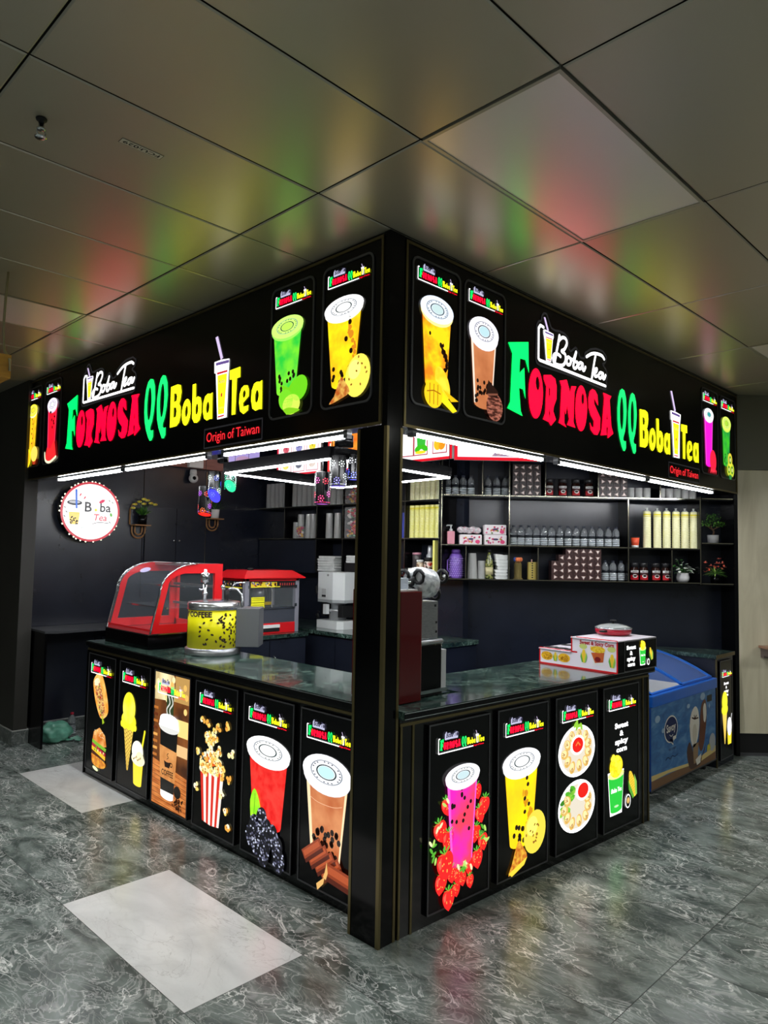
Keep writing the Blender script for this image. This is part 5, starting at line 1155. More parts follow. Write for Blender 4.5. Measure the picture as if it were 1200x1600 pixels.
for x, a, c in ((0.009, 1.59, 3.37), (.646, 1.59, 3.37), (1.768, 1.59, 2.36), (2.447, 1.572, 2.40), (.242, 1.59, 1.892), (.92, 1.59, 1.892), (2.177, 1.59, 1.892), (.391, 2.378, 2.70), (.985, 2.378, 2.70), (1.484, 2.378, 2.70), (2.07, 2.378, 2.70)):
    upright(t, x, a + z0, c + z0, w=1.0 if x > 0.02 else 1.2)
t = thing('wall_shelving', 'black open wall shelving holding clear and yellow cups along the rear wall', 'shelving', (2.75, 4.88, 1.58), LEFT)
z0 = -1.58
board(t, 0.0, 2.89, 2.335 + z0, d=.248); board(t, 0.0, 2.89, 1.968 + z0, d=.248); board(t, 1.09, 2.89, 1.605 + z0, d=.248)
for y, a, c in ((4.37, 1.968, 2.70), (3.787, 1.605, 2.70), (3.35, 1.605, 2.70), (2.44, 1.605, 2.70), (2.0, 1.605, 2.70)): upright(t, 4.88 - y, a + z0, c + z0, d=.248)
b = MB(); b.box((.0, .02, -.0), (1.08, .248, .368), NAVY); b.build('cabinet_panel', t)

# menu boards above the shelves
def menu(label, loc, rz, w, h, paint):
    t = thing('menu_board', label, 'menu board', loc, rz)
    b = MB(); b.box((0, 0, 0), (w, .03, h), WHITE); b.build('light_box', t)
    P = Pic(0, 0, 0); paint(P, w, h); P.build('picture', t); return t
def m_grid(P, w, h):
    P.rect(0, 0, w, h, em((225, 30, 50), 1.1), 0); P.rect(.03, .02, w, h, em((255, 245, 248), 1.25), 1)
    rnd = random.Random(4)
    pics = [[(240, 240, 235), (190, 200, 60), (60, 60, 70), (40, 40, 50), (225, 210, 60), (130, 190, 90)], [(250, 120, 60), (205, 60, 70), (110, 120, 190), (90, 80, 60), (245, 215, 20), (235, 220, 70)]]
    for r in range(3):
        for c in range(3):
            x0 = .07 + c * (w - .08) / 3; z0_ = .035 + r * (h - .04) / 3; ww = (w - .12) / 3 - .02; hh = (h - .05) / 3 - .02
            P.rect(x0, z0_, x0 + ww, z0_ + hh, em((215, 120, 135), 1.0), 2); P.rect(x0 + .008, z0_ + .008, x0 + ww - .008, z0_ + hh - .008, em((255, 250, 250), 1.25), 3)
            cl = [(235, 225, 60), (70, 75, 95), (225, 205, 190), (205, 40, 60), (110, 110, 185), (240, 220, 20), (80, 190, 60), (250, 140, 40), (220, 60, 110)][(r * 3 + c) % 9]
            P.ell(x0 + ww / 2, z0_ + hh * .48, ww * .28, hh * .26, emn(cl, tuple(min(255, int(x * .6 + 100)) for x in cl), 25, 1.1), 4, 0, 14)
            P.stroke([(x0 + ww / 2, z0_ + hh * .5), (x0 + ww * .58, z0_ + hh * .9)], .008, em((60, 60, 80), .8), 5)
def m_orange(P, w, h):
    P.rect(0, 0, w, h, em((250, 60, 60), 1.1), 0); P.rect(.03, .015, w, h * .5, em((255, 250, 235), 1.2), 1)
    P.rect(.05, h * .28, w, h, emn((255, 90, 10), (255, 165, 50), 7, 1.1), 2)
    rnd = random.Random(3)
    for i in range(12): P.ell(rnd.uniform(.1, w - .1), rnd.uniform(h * .3, h * .95), .09, .05, emn((235, 50, 20), (255, 200, 80), 14, 1.1), 3 + i % 3, rnd.uniform(-.5, .5), 14)
    P.ell(w * .6, h * .2, .14, .05, em((240, 215, 60), 1.2), 6)
def m_fruit(P, w, h):
    P.rect(0, 0, w, h, em((225, 20, 40), 1.2), 0); P.rect(0, .025, w - .03, h, em((255, 250, 252), 1.3), 1)
    for k, (x, kind) in enumerate(((.02, 0), (.20, 1), (.44, 2))):
        P.rect(x, .06, x + .18, h, em((190, 60, 80), 1.0), 2); P.rect(x + .01, .07, x + .17, h, em((255, 252, 250), 1.3), 3)
    P.poly([(.25, .12), (.345, .12), (.375, .42), (.225, .42)], em((60, 190, 60), 1.15), 4)
    for a in (.25, .33): P.ell(.04 + a - .03, .13, .05, .028, em((60, 190, 30), 1.2), 5, .5 if a < .3 else -.5, 12)
    P.ell(.29, .09, .07, .016, em((245, 220, 40), 1.2), 6)
    P.ell(.53, .20, .07, .09, emn((250, 90, 30), (250, 160, 40), 12, 1.1), 4); P.ell(.50, .14, .04, .05, em((255, 190, 40), 1.2), 5, .4); P.ell(.56, .14, .04, .05, em((250, 150, 30), 1.2), 5, -.4)
    for a in (.46, .60): P.ell(a, .22, .02, .03, em((70, 170, 40), 1.1), 6)
def m_long(P, w, h):
    P.rect(0, 0, w, h, em((225, 25, 45), 1.2), 0); P.rect(.03, .03, w - .03, h, em((245, 240, 252), 1.3), 1)
    P.poly([(.35, .04), (.8, .04), (.72, .12), (.45, .14)], emn((150, 130, 170), (230, 190, 170), 10, 1.0), 2)
menu('white menu board with a grid of drink pictures above the clear cups', (2.735, 4.52, 2.70), LEFT, .80, .62, m_grid)
menu('orange and red glowing food picture board above the candy bag shelf', (2.735, 3.60, 2.70), LEFT, .98, .62, m_orange)
menu('menu board with a green drink and orange fruit above the yellow cups', (2.735, 2.52, 2.705), LEFT, .68, .60, m_fruit)
menu('long white menu board with a red edge above the dark water bottles', D(.12, -.015, 2.705), DIAG, 1.25, .60, m_long)
t = thing('menu_board', 'pale lavender glowing picture board above the left back wall', 'menu board', (2.2, 4.86, 2.84)); b = MB(); b.box((0, 0, 0), (.52, .03, .5), WHITE); b.build('light_box', t)
P = Pic(0, 0, 0); P.rect(0, 0, .52, .5, em((176, 160, 225), .95), 0)
for x in (.17, .36): P.rect(x, 0, x + .006, .5, BLACKM, 1)
P.ell(.3, .05, .12, .06, em((190, 150, 190), .9), 1); P.build('picture', t)

# ======================= SHELF GOODS =======================
LABB = pm('bottle_label_dark', (18, 24, 34), .3)
def bottle_mesh(s=1.0, mat=PET):
    b = MB()
    b.lathe([(.0, 0), (.031, 0), (.034, .006), (.034, .075), (.031, .082)], mat, n=12)
    for k in range(4): b.lathe([(.0345, .014 + k * .016), (.0358, .018 + k * .016), (.0345, .022 + k * .016)], RIBGLINT, n=12)
    b.lathe([(.031, .098), (.033, .11), (.033, .135), (.026, .155), (.013, .172), (.013, .182)], mat, n=12)
    return b
def make_bottle(label, group, loc, rz):
    t = thing('water_bottle', label, 'bottle', loc, rz, group)
    bottle_mesh().build('body', t)
    b = MB(); b.lathe([(.0325, .081), (.0325, .100)], LABB, n=12); b.build('label_band', t)
    b = MB(); b.lathe([(.015, .176), (.015, .191), (0, .192)], pm('bottle_cap', (40, 46, 60), .4), n=12); b.build('cap', t)
    return t
def row(proto, us, z, back, labels=None, group=None, diag=True, jit=0.0):
    """first use moves the prototype, the rest are copies"""
    out = []; rnd = random.Random(len(us))
    for i, u in enumerate(us):
        o = proto if i == 0 else dup(proto, (0, 0, 0))
        loc = D(u, back + (rnd.uniform(-jit, jit)), z) if diag else (2.75 + back + rnd.uniform(-jit, jit), u, z)
        o.location = loc; o.rotation_euler = (0, 0, (DIAG if diag else LEFT) + rnd.uniform(-.1, .1))
        if labels: o['label'] = labels[i] if isinstance(labels, (list, tuple)) else labels
        if group: o['group'] = group
        out.append(o)
    return out
Z1, Z2, Z3 = 1.5905, 1.9105, 2.3785
r = row(make_bottle('clear plastic water bottle in the long row on the middle shelf', 'water bottles on the middle shelf', (0, 0, 0), 0), (.70, .772, .845, .918, .99, 1.063, 1.14, 1.22, 1.295, 1.37, 1.445, 1.522, 1.60, 1.674), Z2, .08, jit=.004)
row(dup(r[0], (0, 0, 0), label='dark looking water bottle standing on the top shelf under the long menu board'), (.07, .145, .22, .295, .455, .54, .62), Z3, .10, group='water bottles on the top shelf', jit=.004)
row(dup(r[0], (0, 0, 0), label='water bottle on the bottom shelf between the brown cartons and coffee jars'), (1.575, 1.65, 1.728), Z1, .09, group='water bottles on the bottom shelf')
# coffee jars
def make_jar(label, group):
    t = thing('coffee_jar', label, 'jar', (0, 0, 0), 0, group)
    b = MB(); b.lathe([(0, 0), (.038, 0), (.042, .006), (.042, .115), (.034, .132), (.034, .14)], pm('coffee_jar_glass', (38, 18, 14), .12), n=14); b.build('body', t)
    b = MB(); b.lathe([(.039, .138), (.039, .172), (.036, .175), (0, .175)], pm('jar_lid', (34, 34, 36), .35), n=14); b.build('lid', t)
    b = MB(); n = 8; R = .0428
    def q(a, z): return (R * sin(a), -R * cos(a), z)
    for z_a, z_b, mt in ((.018, .06, INK((190, 16, 30))), (.060, .085, INK((60, 14, 18))), (.085, .105, INK((225, 225, 225)))):
        vs = [q(-1.0 + 2.0 * k / n, z_a) for k in range(n + 1)] + [q(-1.0 + 2.0 * k / n, z_b) for k in range(n + 1)]
        b.add(vs, [(k, k + 1, n + 2 + k, n + 1 + k) for k in range(n)], mt, True)
    P = Pic(0, 0, -.0428); P.ell(0, .052, .022, .016, INK((235, 235, 230)), 1, 0, 14); P.ell(0, .054, .017, .011, INK((40, 16, 10)), 2, 0, 14)
    P.text('NESCAFE', 0, .090, .013, INK((40, 10, 14)), 1, .03, width=.05)
    lb = b.build('label_wrap', t); P.build('label_print', lb); return t
r = row(make_jar('red labelled instant coffee jar on the bottom shelf beside the white potted plant', 'coffee jars on the bottom shelf'), (1.85, 1.94, 2.055, 2.15), Z1, .09)
row(dup(r[0], (0, 0, 0), label='dark coffee jar on the top shelf between the stacked brown cartons'), (1.04, 1.17, 1.295, 1.42), Z3, .10, group='coffee jars on the top shelf')
# brown cartons with a pale triangle
CART = pm('carton_brown', (52, 30, 30), .35); CARL = pm('carton_brown_light', (92, 66, 62), .4); CART2 = pm('carton_dark', (30, 28, 30), .35)
def make_carton(label, group, w=.0665, h=.0605, mt=CART, rot=0):
    t = thing('coffee_carton', label, 'carton', (0, 0, 0), 0, group)
    b = MB(); b.box((-w / 2 + .0008, 0, 0), (w / 2 - .0008, .12, h - .0012), mt); b.build('box', t)
    P = Pic(0, 0, 0); c = (0, h / 2)
    def tri(s_, mat, l):
        P.poly([(c[0] + s_ * cos(rot + a), c[1] + s_ * sin(rot + a)) for a in (pi / 2, pi / 2 + 2.094, pi / 2 + 4.189)], mat, l)
    P.stroke([(-w / 2 + .005, .004), (w / 2 - .005, .004), (w / 2 - .005, h - .006), (-w / 2 + .005, h - .006)], .0022, CARL, 0, closed=True)
    tri(.026, INK((150, 120, 112)), 1); tri(.016, INK((236, 226, 220)), 2)
    P.build('front_print', t); return t
protos = [make_carton('brown square coffee carton with a pale triangle in the stepped stack on the bottom shelf', 'brown cartons stacked on the bottom shelf', rot=k * pi / 2) for k in range(4)]
used = [False] * 4; rnd = random.Random(6)
def put_carton(k, loc, rz, protos=protos, used=used):
    if not used[k]: o = protos[k]; used[k] = True
    else: o = dup(protos[k], (0, 0, 0))
    o.location = loc; o.rotation_euler = (0, 0, rz)
for r_ in range(5):
    for c_ in range(8):
        u = 1.485 - .067 * c_
        if u < 1.04 - .0 or (r_ == 4 and c_ > 4) or (r_ == 3 and c_ > 5): continue
        put_carton(rnd.randrange(4), D(u, .02, Z1 + .0605 * r_), DIAG)
p2 = [make_carton('dark carton with a pale triangle in a stack on the top shelf', 'dark cartons stacked on the top shelf', mt=CART2, rot=k * pi / 2) for k in range(4)]; u2 = [False] * 4
for (ua, n, rows) in ((.712, 4, 5), (1.535, 4, 4)):
    for r_ in range(rows):
        for c_ in range(n): put_carton(rnd.randrange(4), D(ua + .0675 * c_, .03, Z3 + .0605 * r_), DIAG, p2, u2)
# cup stacks
def cup_stack(name, label, group, r0, r1, h, rings, mat, cap=None, lip=.004, wrap=None):
    t = thing(name, label, 'cup stack', (0, 0, 0), 0, group)
    b = MB(); pr = [(0, 0)]
    for k in range(rings):
        z = h * k / rings; r = r0 + (r1 - r0) * k / rings
        pr += [(r + lip, z), (r + lip, z + h / rings * .35), (r, z + h / rings * .4), (r, z + h / rings * .98)]
    pr += [(r1 * .9, h), (0, h)]
    b.lathe(pr, mat, n=14, smooth=False); b.build('cups', t)
    if cap:
        c = MB(); c.lathe([(r1 + .002, h * .86), (r1 * .98, h * .995), (r1 * .92, h + .001), (0, h + .002)], cap, n=14); c.build('top_cup', t)
    if wrap:
        c = MB(); rn = random.Random(2)
        c.lathe([(r1 * .9, h), (r1 * .6, h + .012), (r1 * .2, h + .016), (r1 * .35, h + .035), (0, h + .03)], wrap, n=9); c.build('plastic_wrap', t)
    return t
YC = noisy('cup_paper_cream', [(.3, (232, 228, 168)), (.7, (246, 243, 205))], 30, .35, stretch=(1, 1, 3)); YT = pm('cup_yellow', (238, 226, 40), .35); WRAP = pm('plastic_wrap', (225, 228, 225), .15, alpha=.5)
YC2 = noisy('cup_paper_yellow', [(.3, (230, 226, 110)), (.7, (244, 240, 170))], 30, .35, stretch=(1, 1, 3))
row(cup_stack('cup_stack', 'tall wrapped stack of cream paper cups with yellow top on the right middle shelf', 'cream cup stacks on the right middle shelf', .036, .034, .345, 16, YC, YT, .0015, WRAP), (1.975, 2.072, 2.16, 2.25, 2.335, 2.418), Z2, .085, jit=.004)
row(cup_stack('cup_stack', 'yellow paper cup stack on the narrow middle shelf beside the corner post', 'yellow cup stacks on the narrow middle shelf', .031, .0295, .32, 15, YC2, YT, .0015), (2.415, 2.345, 2.28, 2.215, 2.15, 2.08), 1.9685, .085, diag=False, jit=.003)
row(cup_stack('cup_stack', 'pale cup stack on the narrow top shelf beside the corner post', 'pale cup stacks on the narrow top shelf', .031, .0295, .27, 13, YC, None, .0015), (2.415, 2.345, 2.28, 2.215, 2.15, 2.08), 2.3355, .085, diag=False, jit=.003)
row(cup_stack('cup_stack', 'tall clear plastic cup stack on the top shelf left of the hanging lamps', 'clear cup stacks on the top left shelf', .034, .032, .30, 22, CLEARCUP, None, .0018), (4.82, 4.735, 4.65, 4.565, 4.48, 4.30, 4.21, 4.12, 4.03, 3.94, 3.86, 3.70, 3.61, 3.52, 3.43), 2.3355, .10, diag=False, jit=.004)
row(cup_stack('cup_stack', 'clear plastic cup stack on the second shelf above the popcorn machine', 'clear cup stacks on the second shelf', .040, .035, .28, 20, CLEARCUP, None, .003), (4.18, 3.95, 4.04, 3.68, 3.54), 1.9685, .10, diag=False)
row(cup_stack('cup_stack', 'shorter clear cup stack at the left end of the second shelf cups', None, .036, .034, .19, 14, CLEARCUP, None, .003), (4.27,), 1.9685, .10, diag=False)
row(cup_stack('cup_stack', 'clear plastic cup stack on the bottom shelf beside the purple jug', None, .048, .036, .24, 18, CLEARCUP, None, .003), (.315,), Z1, .10)
row(cup_stack('cup_stack', 'short clear cup stack on the bottom shelf left of the green bottle', None, .036, .034, .17, 10, CLEARCUP, None, .003), (.405,), Z1, .12)
def glass_mesh():
    return [(0, 0), (.03, 0), (.034, .01), (.036, .10), (.033, .101), (.031, .012), (0, .01)]
def jug(label, group):
    t = thing('clear_tumbler', label, 'tumbler', (0, 0, 0), 0, group)
    b = MB(); b.lathe(glass_mesh(), CLEARCUP, n=14); b.build('body', t); return t
row(jug('clear plastic tumbler on the top shelf near the end of the strip light', 'tumblers on the right top shelf'), (1.82, 1.897, 1.974, 2.115, 2.19, 2.265, 2.34, 2.412), Z3, .09)
# candy bags
def candy(label, group, seed, w=.24, h=.20, d=.10):
    t = thing('candy_bag', label, 'bag', (0, 0, 0), 0, group)
    rn = random.Random(seed); b = MB(); pal = [(215, 30, 50), (235, 120, 30), (240, 230, 225), (200, 40, 90), (90, 150, 110), (240, 190, 60), (150, 40, 60)]
    for i in range(70):
        c = rn.choice(pal); b.ball((rn.uniform(-w / 2 + .02, w / 2 - .02), rn.uniform(.02, d - .02), rn.uniform(.022, h - .02)), rn.uniform(.014, .022), INK(c), 6, 4, (1.2, 1, .8))
    b.build('candies', t)
    b = MB(); b.prism([(-w / 2, .01), (-w / 2 + .01, 0), (w / 2 - .01, 0), (w / 2, .01), (w / 2, h - .01), (w / 2 - .01, h), (-w / 2 + .01, h), (-w / 2, h - .01)], pm('candy_bag_film', (235, 235, 235), .1, alpha=.18), lambda a, c, y: (a, y, c), 0, d); b.build('film', t)
    return t
for i, (y, z, w, h, lb) in enumerate(((3.225, 2.3365, .22, .20, 'clear bag of mixed sweets on the top shelf behind the corner post'), (3.225, 2.54, .22, .13, 'upper clear bag of mixed sweets on the top shelf behind the corner post'),
        (3.225, 1.9695, .22, .20, 'bag of orange and red sweets on the second shelf behind the corner post'), (3.225, 2.171, .22, .13, 'bag of red and green sweets lying on top of another bag on the second shelf'), (4.03, 1.97, .12, .14, 'small bag of red and white sweets in front of the clear cups'))):
    c = candy(lb, None, i, w, h, .05 if i == 4 else .12); c.location = (2.765 if i != 4 else 2.757, y, z); c.rotation_euler = (0, 0, LEFT)
    if i == 4: c.location = (2.756, 4.105, z)
# towels / napkins
def folded(name, label, loc, rz, w, n, mt, seed, d=.16, th=.022):
    t = thing(name, label, 'cloth stack', loc, rz); rn = random.Random(seed); b = MB()
    for k in range(n):
        dx, dy = rn.uniform(-.012, .012), rn.uniform(-.006, .008); z = k * th
        pts = [(-w / 2 + dx, z + th / 2), (-w / 2 + dx + .01, z + .001), (w / 2 + dx - .01, z + .001), (w / 2 + dx, z + th / 2), (w / 2 + dx - .008, z + th - .001), (-w / 2 + dx + .008, z + th - .001)]
        b.prism(pts, mt, lambda a, c, y: (a, y, c), .01 + dy, d + dy)
    b.build('cloths', t); return t
CLO = noisy('cloth_white', [(.3, (205, 208, 205)), (.7, (238, 240, 238))], 12, .8)
folded('napkin_stack', 'stack of white napkin packs on the shelf above the white grinder', (2.76, 3.63, 1.606), LEFT, .28, 6, CLO, 3, .18, .028)
folded('napkin_stack', 'crumpled white cloth on a dark box beside the napkin packs', (2.76, 3.225, 1.7065), LEFT, .19, 3, CLO, 5, .14, .026)
b = MB(); b.box((-.10, .0, 0), (.10, .16, .10), CART2); place_mesh(b.build('storage_box'), (2.765, 3.225, 1.606), LEFT, 'dark flat box under the crumpled white cloth near the corner post', 'box')
folded('cloth_stack', 'pile of folded white cloths on the bottom shelf right of the green bottle', D(.590, .02, Z1), DIAG, .118, 6, CLO, 8, .16, .03)
b = MB(); rn = random.Random(4)
b.prism([(-.05, 0), (.05, 0), (.062, .05), (.03, .045), (.0, .05), (-.06, .055)], CLO, lambda a, c, y: (a, y, c), .03, .13); place_mesh(b.build('cloth'), D(.585, .02, Z1 + .181), DIAG, 'loose white cloth on top of the folded cloth pile', 'cloth')
# pump bottle
t = diag_t('pump_bottle', 'pink pump soap bottle with white pump on the middle shelf', 'bottle', .105, .07, Z2)
b = MB(); b.box((-.036, -.024, 0), (.036, .024, .125), pm('pink_plastic', (226, 150, 166), .3), .01); b.build('body', t)
b = MB(); b.lathe([(.016, .125), (.016, .145), (.006, .148), (.006, .175)], WHITE, n=12); b.tube([(.012, 0, .18), (-.034, 0, .18), (-.042, 0, .172)], .006, WHITE, 8); b.build('pump', t)
# tissue packs
TIS = None
def tissue(label, u, back, z, w=.21, h=.095):
    t = diag_t('tissue_pack', label, 'tissue pack', u, back, z); b = MB(); b.box((-w / 2, 0, 0), (w / 2, .11, h), INK((236, 228, 230)), .010); b.build('pack', t)
    P = Pic(0, 0, 0); rn = random.Random(int(u * 100 + z * 10))
    for i in range(15):
        x, zz = rn.uniform(-w / 2 + .02, w / 2 - .02), rn.uniform(.015, h - .015)
        P.ell(x, zz, .011, .009, INK(rn.choice([(205, 40, 90), (190, 60, 110), (225, 120, 150), (90, 120, 60), (210, 150, 50)])), i % 3, rn.uniform(0, 3), 8)
    P.ell(w * .0, h * .55, .025, .010, INK((60, 50, 90)), 4); P.ell(w * .3, h * .3, .022, .018, INK((225, 60, 120)), 5)
    P.build('print', t)
tissue('white tissue pack with pink roses under a plastic bag on the middle shelf', .29, .03, Z2)
tissue('lower rose patterned tissue pack of the stacked pair on the middle shelf', .525, .03, Z2)
tissue('upper rose patterned tissue pack of the stacked pair on the middle shelf', .520, .03, Z2 + .096)
t = diag_t('plastic_bag', 'crumpled clear plastic bag on the single tissue pack', 'bag', .275, .07, Z2 + .1005); b = MB(); rn = random.Random(3)
for k in range(5): b.ball((-.075 + .038 * k, rn.uniform(-.01, .02), .032 + rn.uniform(0, .012)), .032, noisy('bag_plastic', [(.4, (190, 180, 185)), (.55, (235, 232, 235)), (.62, (205, 130, 150))], 40, .25), 7, 5, (1.3, 1, 1.0))
b.build('bag', t)
# purple jug
t = diag_t('water_jug', 'big purple plastic jug on the bottom shelf left end', 'jug', .162, .12, Z1)
PUR = pm('purple_plastic', (130, 96, 190), .25); b = MB(); b.lathe([(0, 0), (.062, 0), (.066, .01), (.064, .20), (.05, .228), (.04, .232)], PUR, n=20)
for r_ in range(9):
    for k in range(20): a = 2 * pi * (k + .5 * (r_ % 2)) / 20; b.ball((.0645 * cos(a), .0645 * sin(a), .025 + r_ * .02), .006, pm('purple_plastic_pale', (176, 150, 222), .2), 5, 4)
b.build('body', t); b = MB(); b.lathe([(.043, .232), (.045, .262), (.035, .275), (0, .277)], pm('purple_lid', (90, 58, 140), .3), n=18); b.build('lid', t)
b = MB(); b.tube([(-.06, -.02, .19), (-.085, -.04, .17), (-.085, -.04, .08), (-.06, -.02, .05)], .007, PUR, 8); b.build('handle', t)
b = MB(); b.ball((0, 0, .018), .03, CLO, 8, 6, (1.3, .9, .6)); place_mesh(b.build('cloth'), D(.055, .06, Z1), DIAG, 'small white crumpled cloth left of the purple jug', 'cloth')
# green bottle
t = diag_t('glass_bottle', 'dark green syrup bottle with pale label on the bottom shelf', 'bottle', .475, .09, Z1)
b = MB(); b.lathe([(0, 0), (.035, 0), (.037, .006), (.037, .14), (.031, .18), (.016, .225), (.015, .26)], noisy('green_speckled_glass', [(.45, (40, 52, 22)), (.6, (168, 170, 96))], 45, .15), n=16); b.build('body', t)
b = MB(); b.lathe([(.0378, .04), (.0378, .11)], INK((205, 196, 150)), n=16); b.build('label_band', t); b = MB(); b.lathe([(.017, .252), (.017, .278), (0, .279)], BLACKM, n=12); b.build('cap', t)
# straws glass, wooden box
t = diag_t('straw_holder', 'clear holder with blue and orange wrapped straws on the bottom shelf', 'holder', .745, .08, Z1)
b = MB(); b.lathe([(0, 0), (.045, 0), (.047, .008), (.036, .012), (.036, .15), (.034, .15), (.034, .014), (0, .014)], pm('tinted_cup', (190, 170, 110), .1, trans=.7), n=16); b.build('holder', t)
rn = random.Random(5)
for k in range(9):
    a = 2 * pi * k / 9; b = MB(); c = (70, 110, 210) if k in (3, 4, 5) else (240, 130, 80)
    b.tube([(.018 * cos(a), .018 * sin(a), .016), (.024 * cos(a), .024 * sin(a), .17)], .0035, INK((150, 120, 70)), 5); b.ball((.030 * cos(a), .026 * sin(a), .188), .015, INK(c), 6, 5, (1, 1, 1.4)); b.build('straw', t)
t = diag_t('stick_box', 'upright yellow wooden stirrer box with dark holes on the bottom shelf', 'box', .88, .07, Z1)
b = MB(); b.box((-.036, 0, 0), (.036, .06, .165), INK((196, 176, 92)), .003); b.build('box', t)
P = Pic(0, 0, 0)
for k in range(7): P.ell(0, .02 + .022 * k, .008, .007, INK((30, 24, 16)), 0, 0, 8)
for sx in (-.024, .024):
    for k in range(12): P.rect(sx - .003, .01 + .0125 * k, sx + .003, .016 + .0125 * k, INK((160, 138, 60)), 0)
P.build('print', t); b = MB(); b.tube([(0, .03, .165), (0, .03, .19)], .006, INK((230, 170, 160)), 6); b.build('stick', t)
# orange cup
t = diag_t('paper_cup', 'small orange red paper cup beside the cream cup stacks', 'cup', 1.855, .07, Z2)
b = MB(); b.lathe([(0, 0), (.030, 0), (.040, .095), (.037, .095), (.028, .004), (0, .004)], INK((226, 84, 52)), n=18); b.build('cup', t); b = MB(); b.lathe([(.0305, .0), (.0335, .022)], WHITE, n=18); b.lathe([(.041, .093), (.041, .103), (0, .104)], BLACKM, n=18); b.build('lid', t)
# jars and things on the narrow bottom shelf (rear wall)
def simple(name, label, cat, y, x, z, prof, mt, extra=None, lid=None):
    t = thing(name, label, cat, (x, y, z), LEFT); b = MB(); b.lathe(prof, mt, n=16); b.build('body', t)
    if lid: b = MB(); b.lathe(lid[0], lid[1], n=16); b.build('lid', t)
    return t
Zb = 1.6055
simple('storage_jar', 'round jar with a pink lid at the left of the narrow bottom shelf', 'jar', 2.37, 2.86, Zb + .07, [(0, 0), (.045, 0), (.045, .12), (.038, .13)], pm('jar_dark', (70, 64, 66), .2), lid=([(.044, .13), (.044, .15), (0, .152)], INK((196, 140, 156))))
b = MB(); b.box((-.07, 0, 0), (.07, .12, .068), INK((226, 222, 214)), .004); place_mesh(b.build('carton'), (2.80, 2.375, Zb), LEFT, 'white flat carton under the pink lidded jar', 'carton')
simple('metal_flask', 'silver flask behind the jars on the narrow bottom shelf', 'flask', 2.235, 2.90, Zb, [(0, 0), (.036, 0), (.036, .20), (.024, .21), (.024, .26), (.018, .29), (0, .29)], pm('flask_silver', (190, 192, 196), .3, .5))
simple('coffee_jar', 'brown coffee jar with black lid on the narrow bottom shelf', 'jar', 2.17, 2.80, Zb, [(0, 0), (.042, 0), (.042, .13), (.034, .14)], noisy('jar_label_mottle', [(.42, (60, 32, 20)), (.5, (220, 210, 196)), (.58, (190, 40, 30))], 22, .2), lid=([(.040, .14), (.040, .175), (0, .177)], BLACKM))
simple('spice_jar', 'speckled brown jar in the middle of the narrow bottom shelf', 'jar', 2.265, 2.79, Zb, [(0, 0), (.036, 0), (.036, .12), (.03, .13)], noisy('jar_label_mottle2', [(.42, (96, 52, 26)), (.55, (216, 200, 170))], 26, .2), lid=([(.034, .13), (.034, .15), (0, .152)], WHITE))
b = MB(); b.box((-.012, 0, 0), (.012, .14, .34), INK((240, 236, 130)), .002); place_mesh(b.build('carton'), (2.765, 2.075, Zb), LEFT, 'tall narrow yellow carton standing at the right of the narrow bottom shelf', 'carton')
b = MB(); b.box((-.012, 0, 0), (.012, .14, .25), INK((70, 80, 180)), .002); place_mesh(b.build('carton'), (2.765, 2.475, 1.969), LEFT, 'narrow blue carton beside the yellow cup stacks near the corner post', 'carton')

# ---- plants ----
def leaf(b, base, dir_, L_, w, mt, droop=.2):
    d = Vector(dir_).normalized(); s_ = d.cross(Vector((0, 0, 1)))
    if s_.length < .1: s_ = Vector((1, 0, 0))
    s_.normalize(); B = Vector(base); n = 3; vs = []; fs = []
    for k in range(n + 1):
        t_ = k / n; c = B + d * L_ * t_ + Vector((0, 0, -droop * L_ * t_ * t_)); ww = w * sin(pi * min(.98, .12 + .86 * t_))
        vs += [tuple(c - s_ * ww / 2), tuple(c + Vector((0, 0, ww * .15))), tuple(c + s_ * ww / 2)]
    for k in range(n): fs += [(3 * k, 3 * k + 1, 3 * k + 4, 3 * k + 3), (3 * k + 1, 3 * k + 2, 3 * k + 5, 3 * k + 4)]
    b.add(vs, fs, mt, True)
def rdir(rn, lo=.1, hi=1.0):
    a = rn.uniform(0, 2 * pi); z = rn.uniform(lo, hi); r = math.sqrt(max(0.01, 1 - z * z)); return (r * cos(a), r * sin(a), z)
GRN = [pm('leaf_green_%d' % i, c, .5) for i, c in enumerate([(70, 130, 40), (110, 168, 60), (44, 92, 32), (150, 190, 90)])]
t = diag_t('bonsai_plant', 'small artificial bonsai in a grey pot on the right alcove shelf', 'plant', 2.615, .11, 1.9655)
b = MB(); b.lathe([(0, 0), (.048, 0), (.052, .078), (.046, .078), (.043, .07), (0, .07)], pm('pot_grey', (150, 150, 150), .4), n=20); b.build('pot', t)
b = MB(); b.tube([(0, 0, .07), (.01, 0, .11), (-.02, 0, .16), (0, 0, .22)], [.009, .008, .006, .004], pm('bark', (80, 58, 40), .8), 6); b.tube([(-.01, 0, .13), (-.06, 0, .17)], .005, pm('bark', (80, 58, 40), .8), 5); b.tube([(0, 0, .13), (.06, 0, .16)], .005, pm('bark', (80, 58, 40), .8), 5); b.build('trunk', t)
b = MB(); rn = random.Random(2)
for cx, cz, rx, rz_ in ((-.055, .185, .058, .026), (.065, .178, .05, .024), (.005, .245, .066, .03)):
    for i in range(95):
        a, k = rn.uniform(0, 2 * pi), rn.random() ** .5
        leaf(b, (cx + rx * k * cos(a), .04 * k * sin(a), cz + rn.uniform(-rz_, rz_)), rdir(rn, -.2, 1), .022, .010, GRN[rn.choice([0, 1, 1, 2])], .1)
b.build('foliage', t)
t = diag_t('potted_plant', 'white potted plant with pale variegated leaves on the bottom shelf', 'plant', 2.32, .10, Z1)
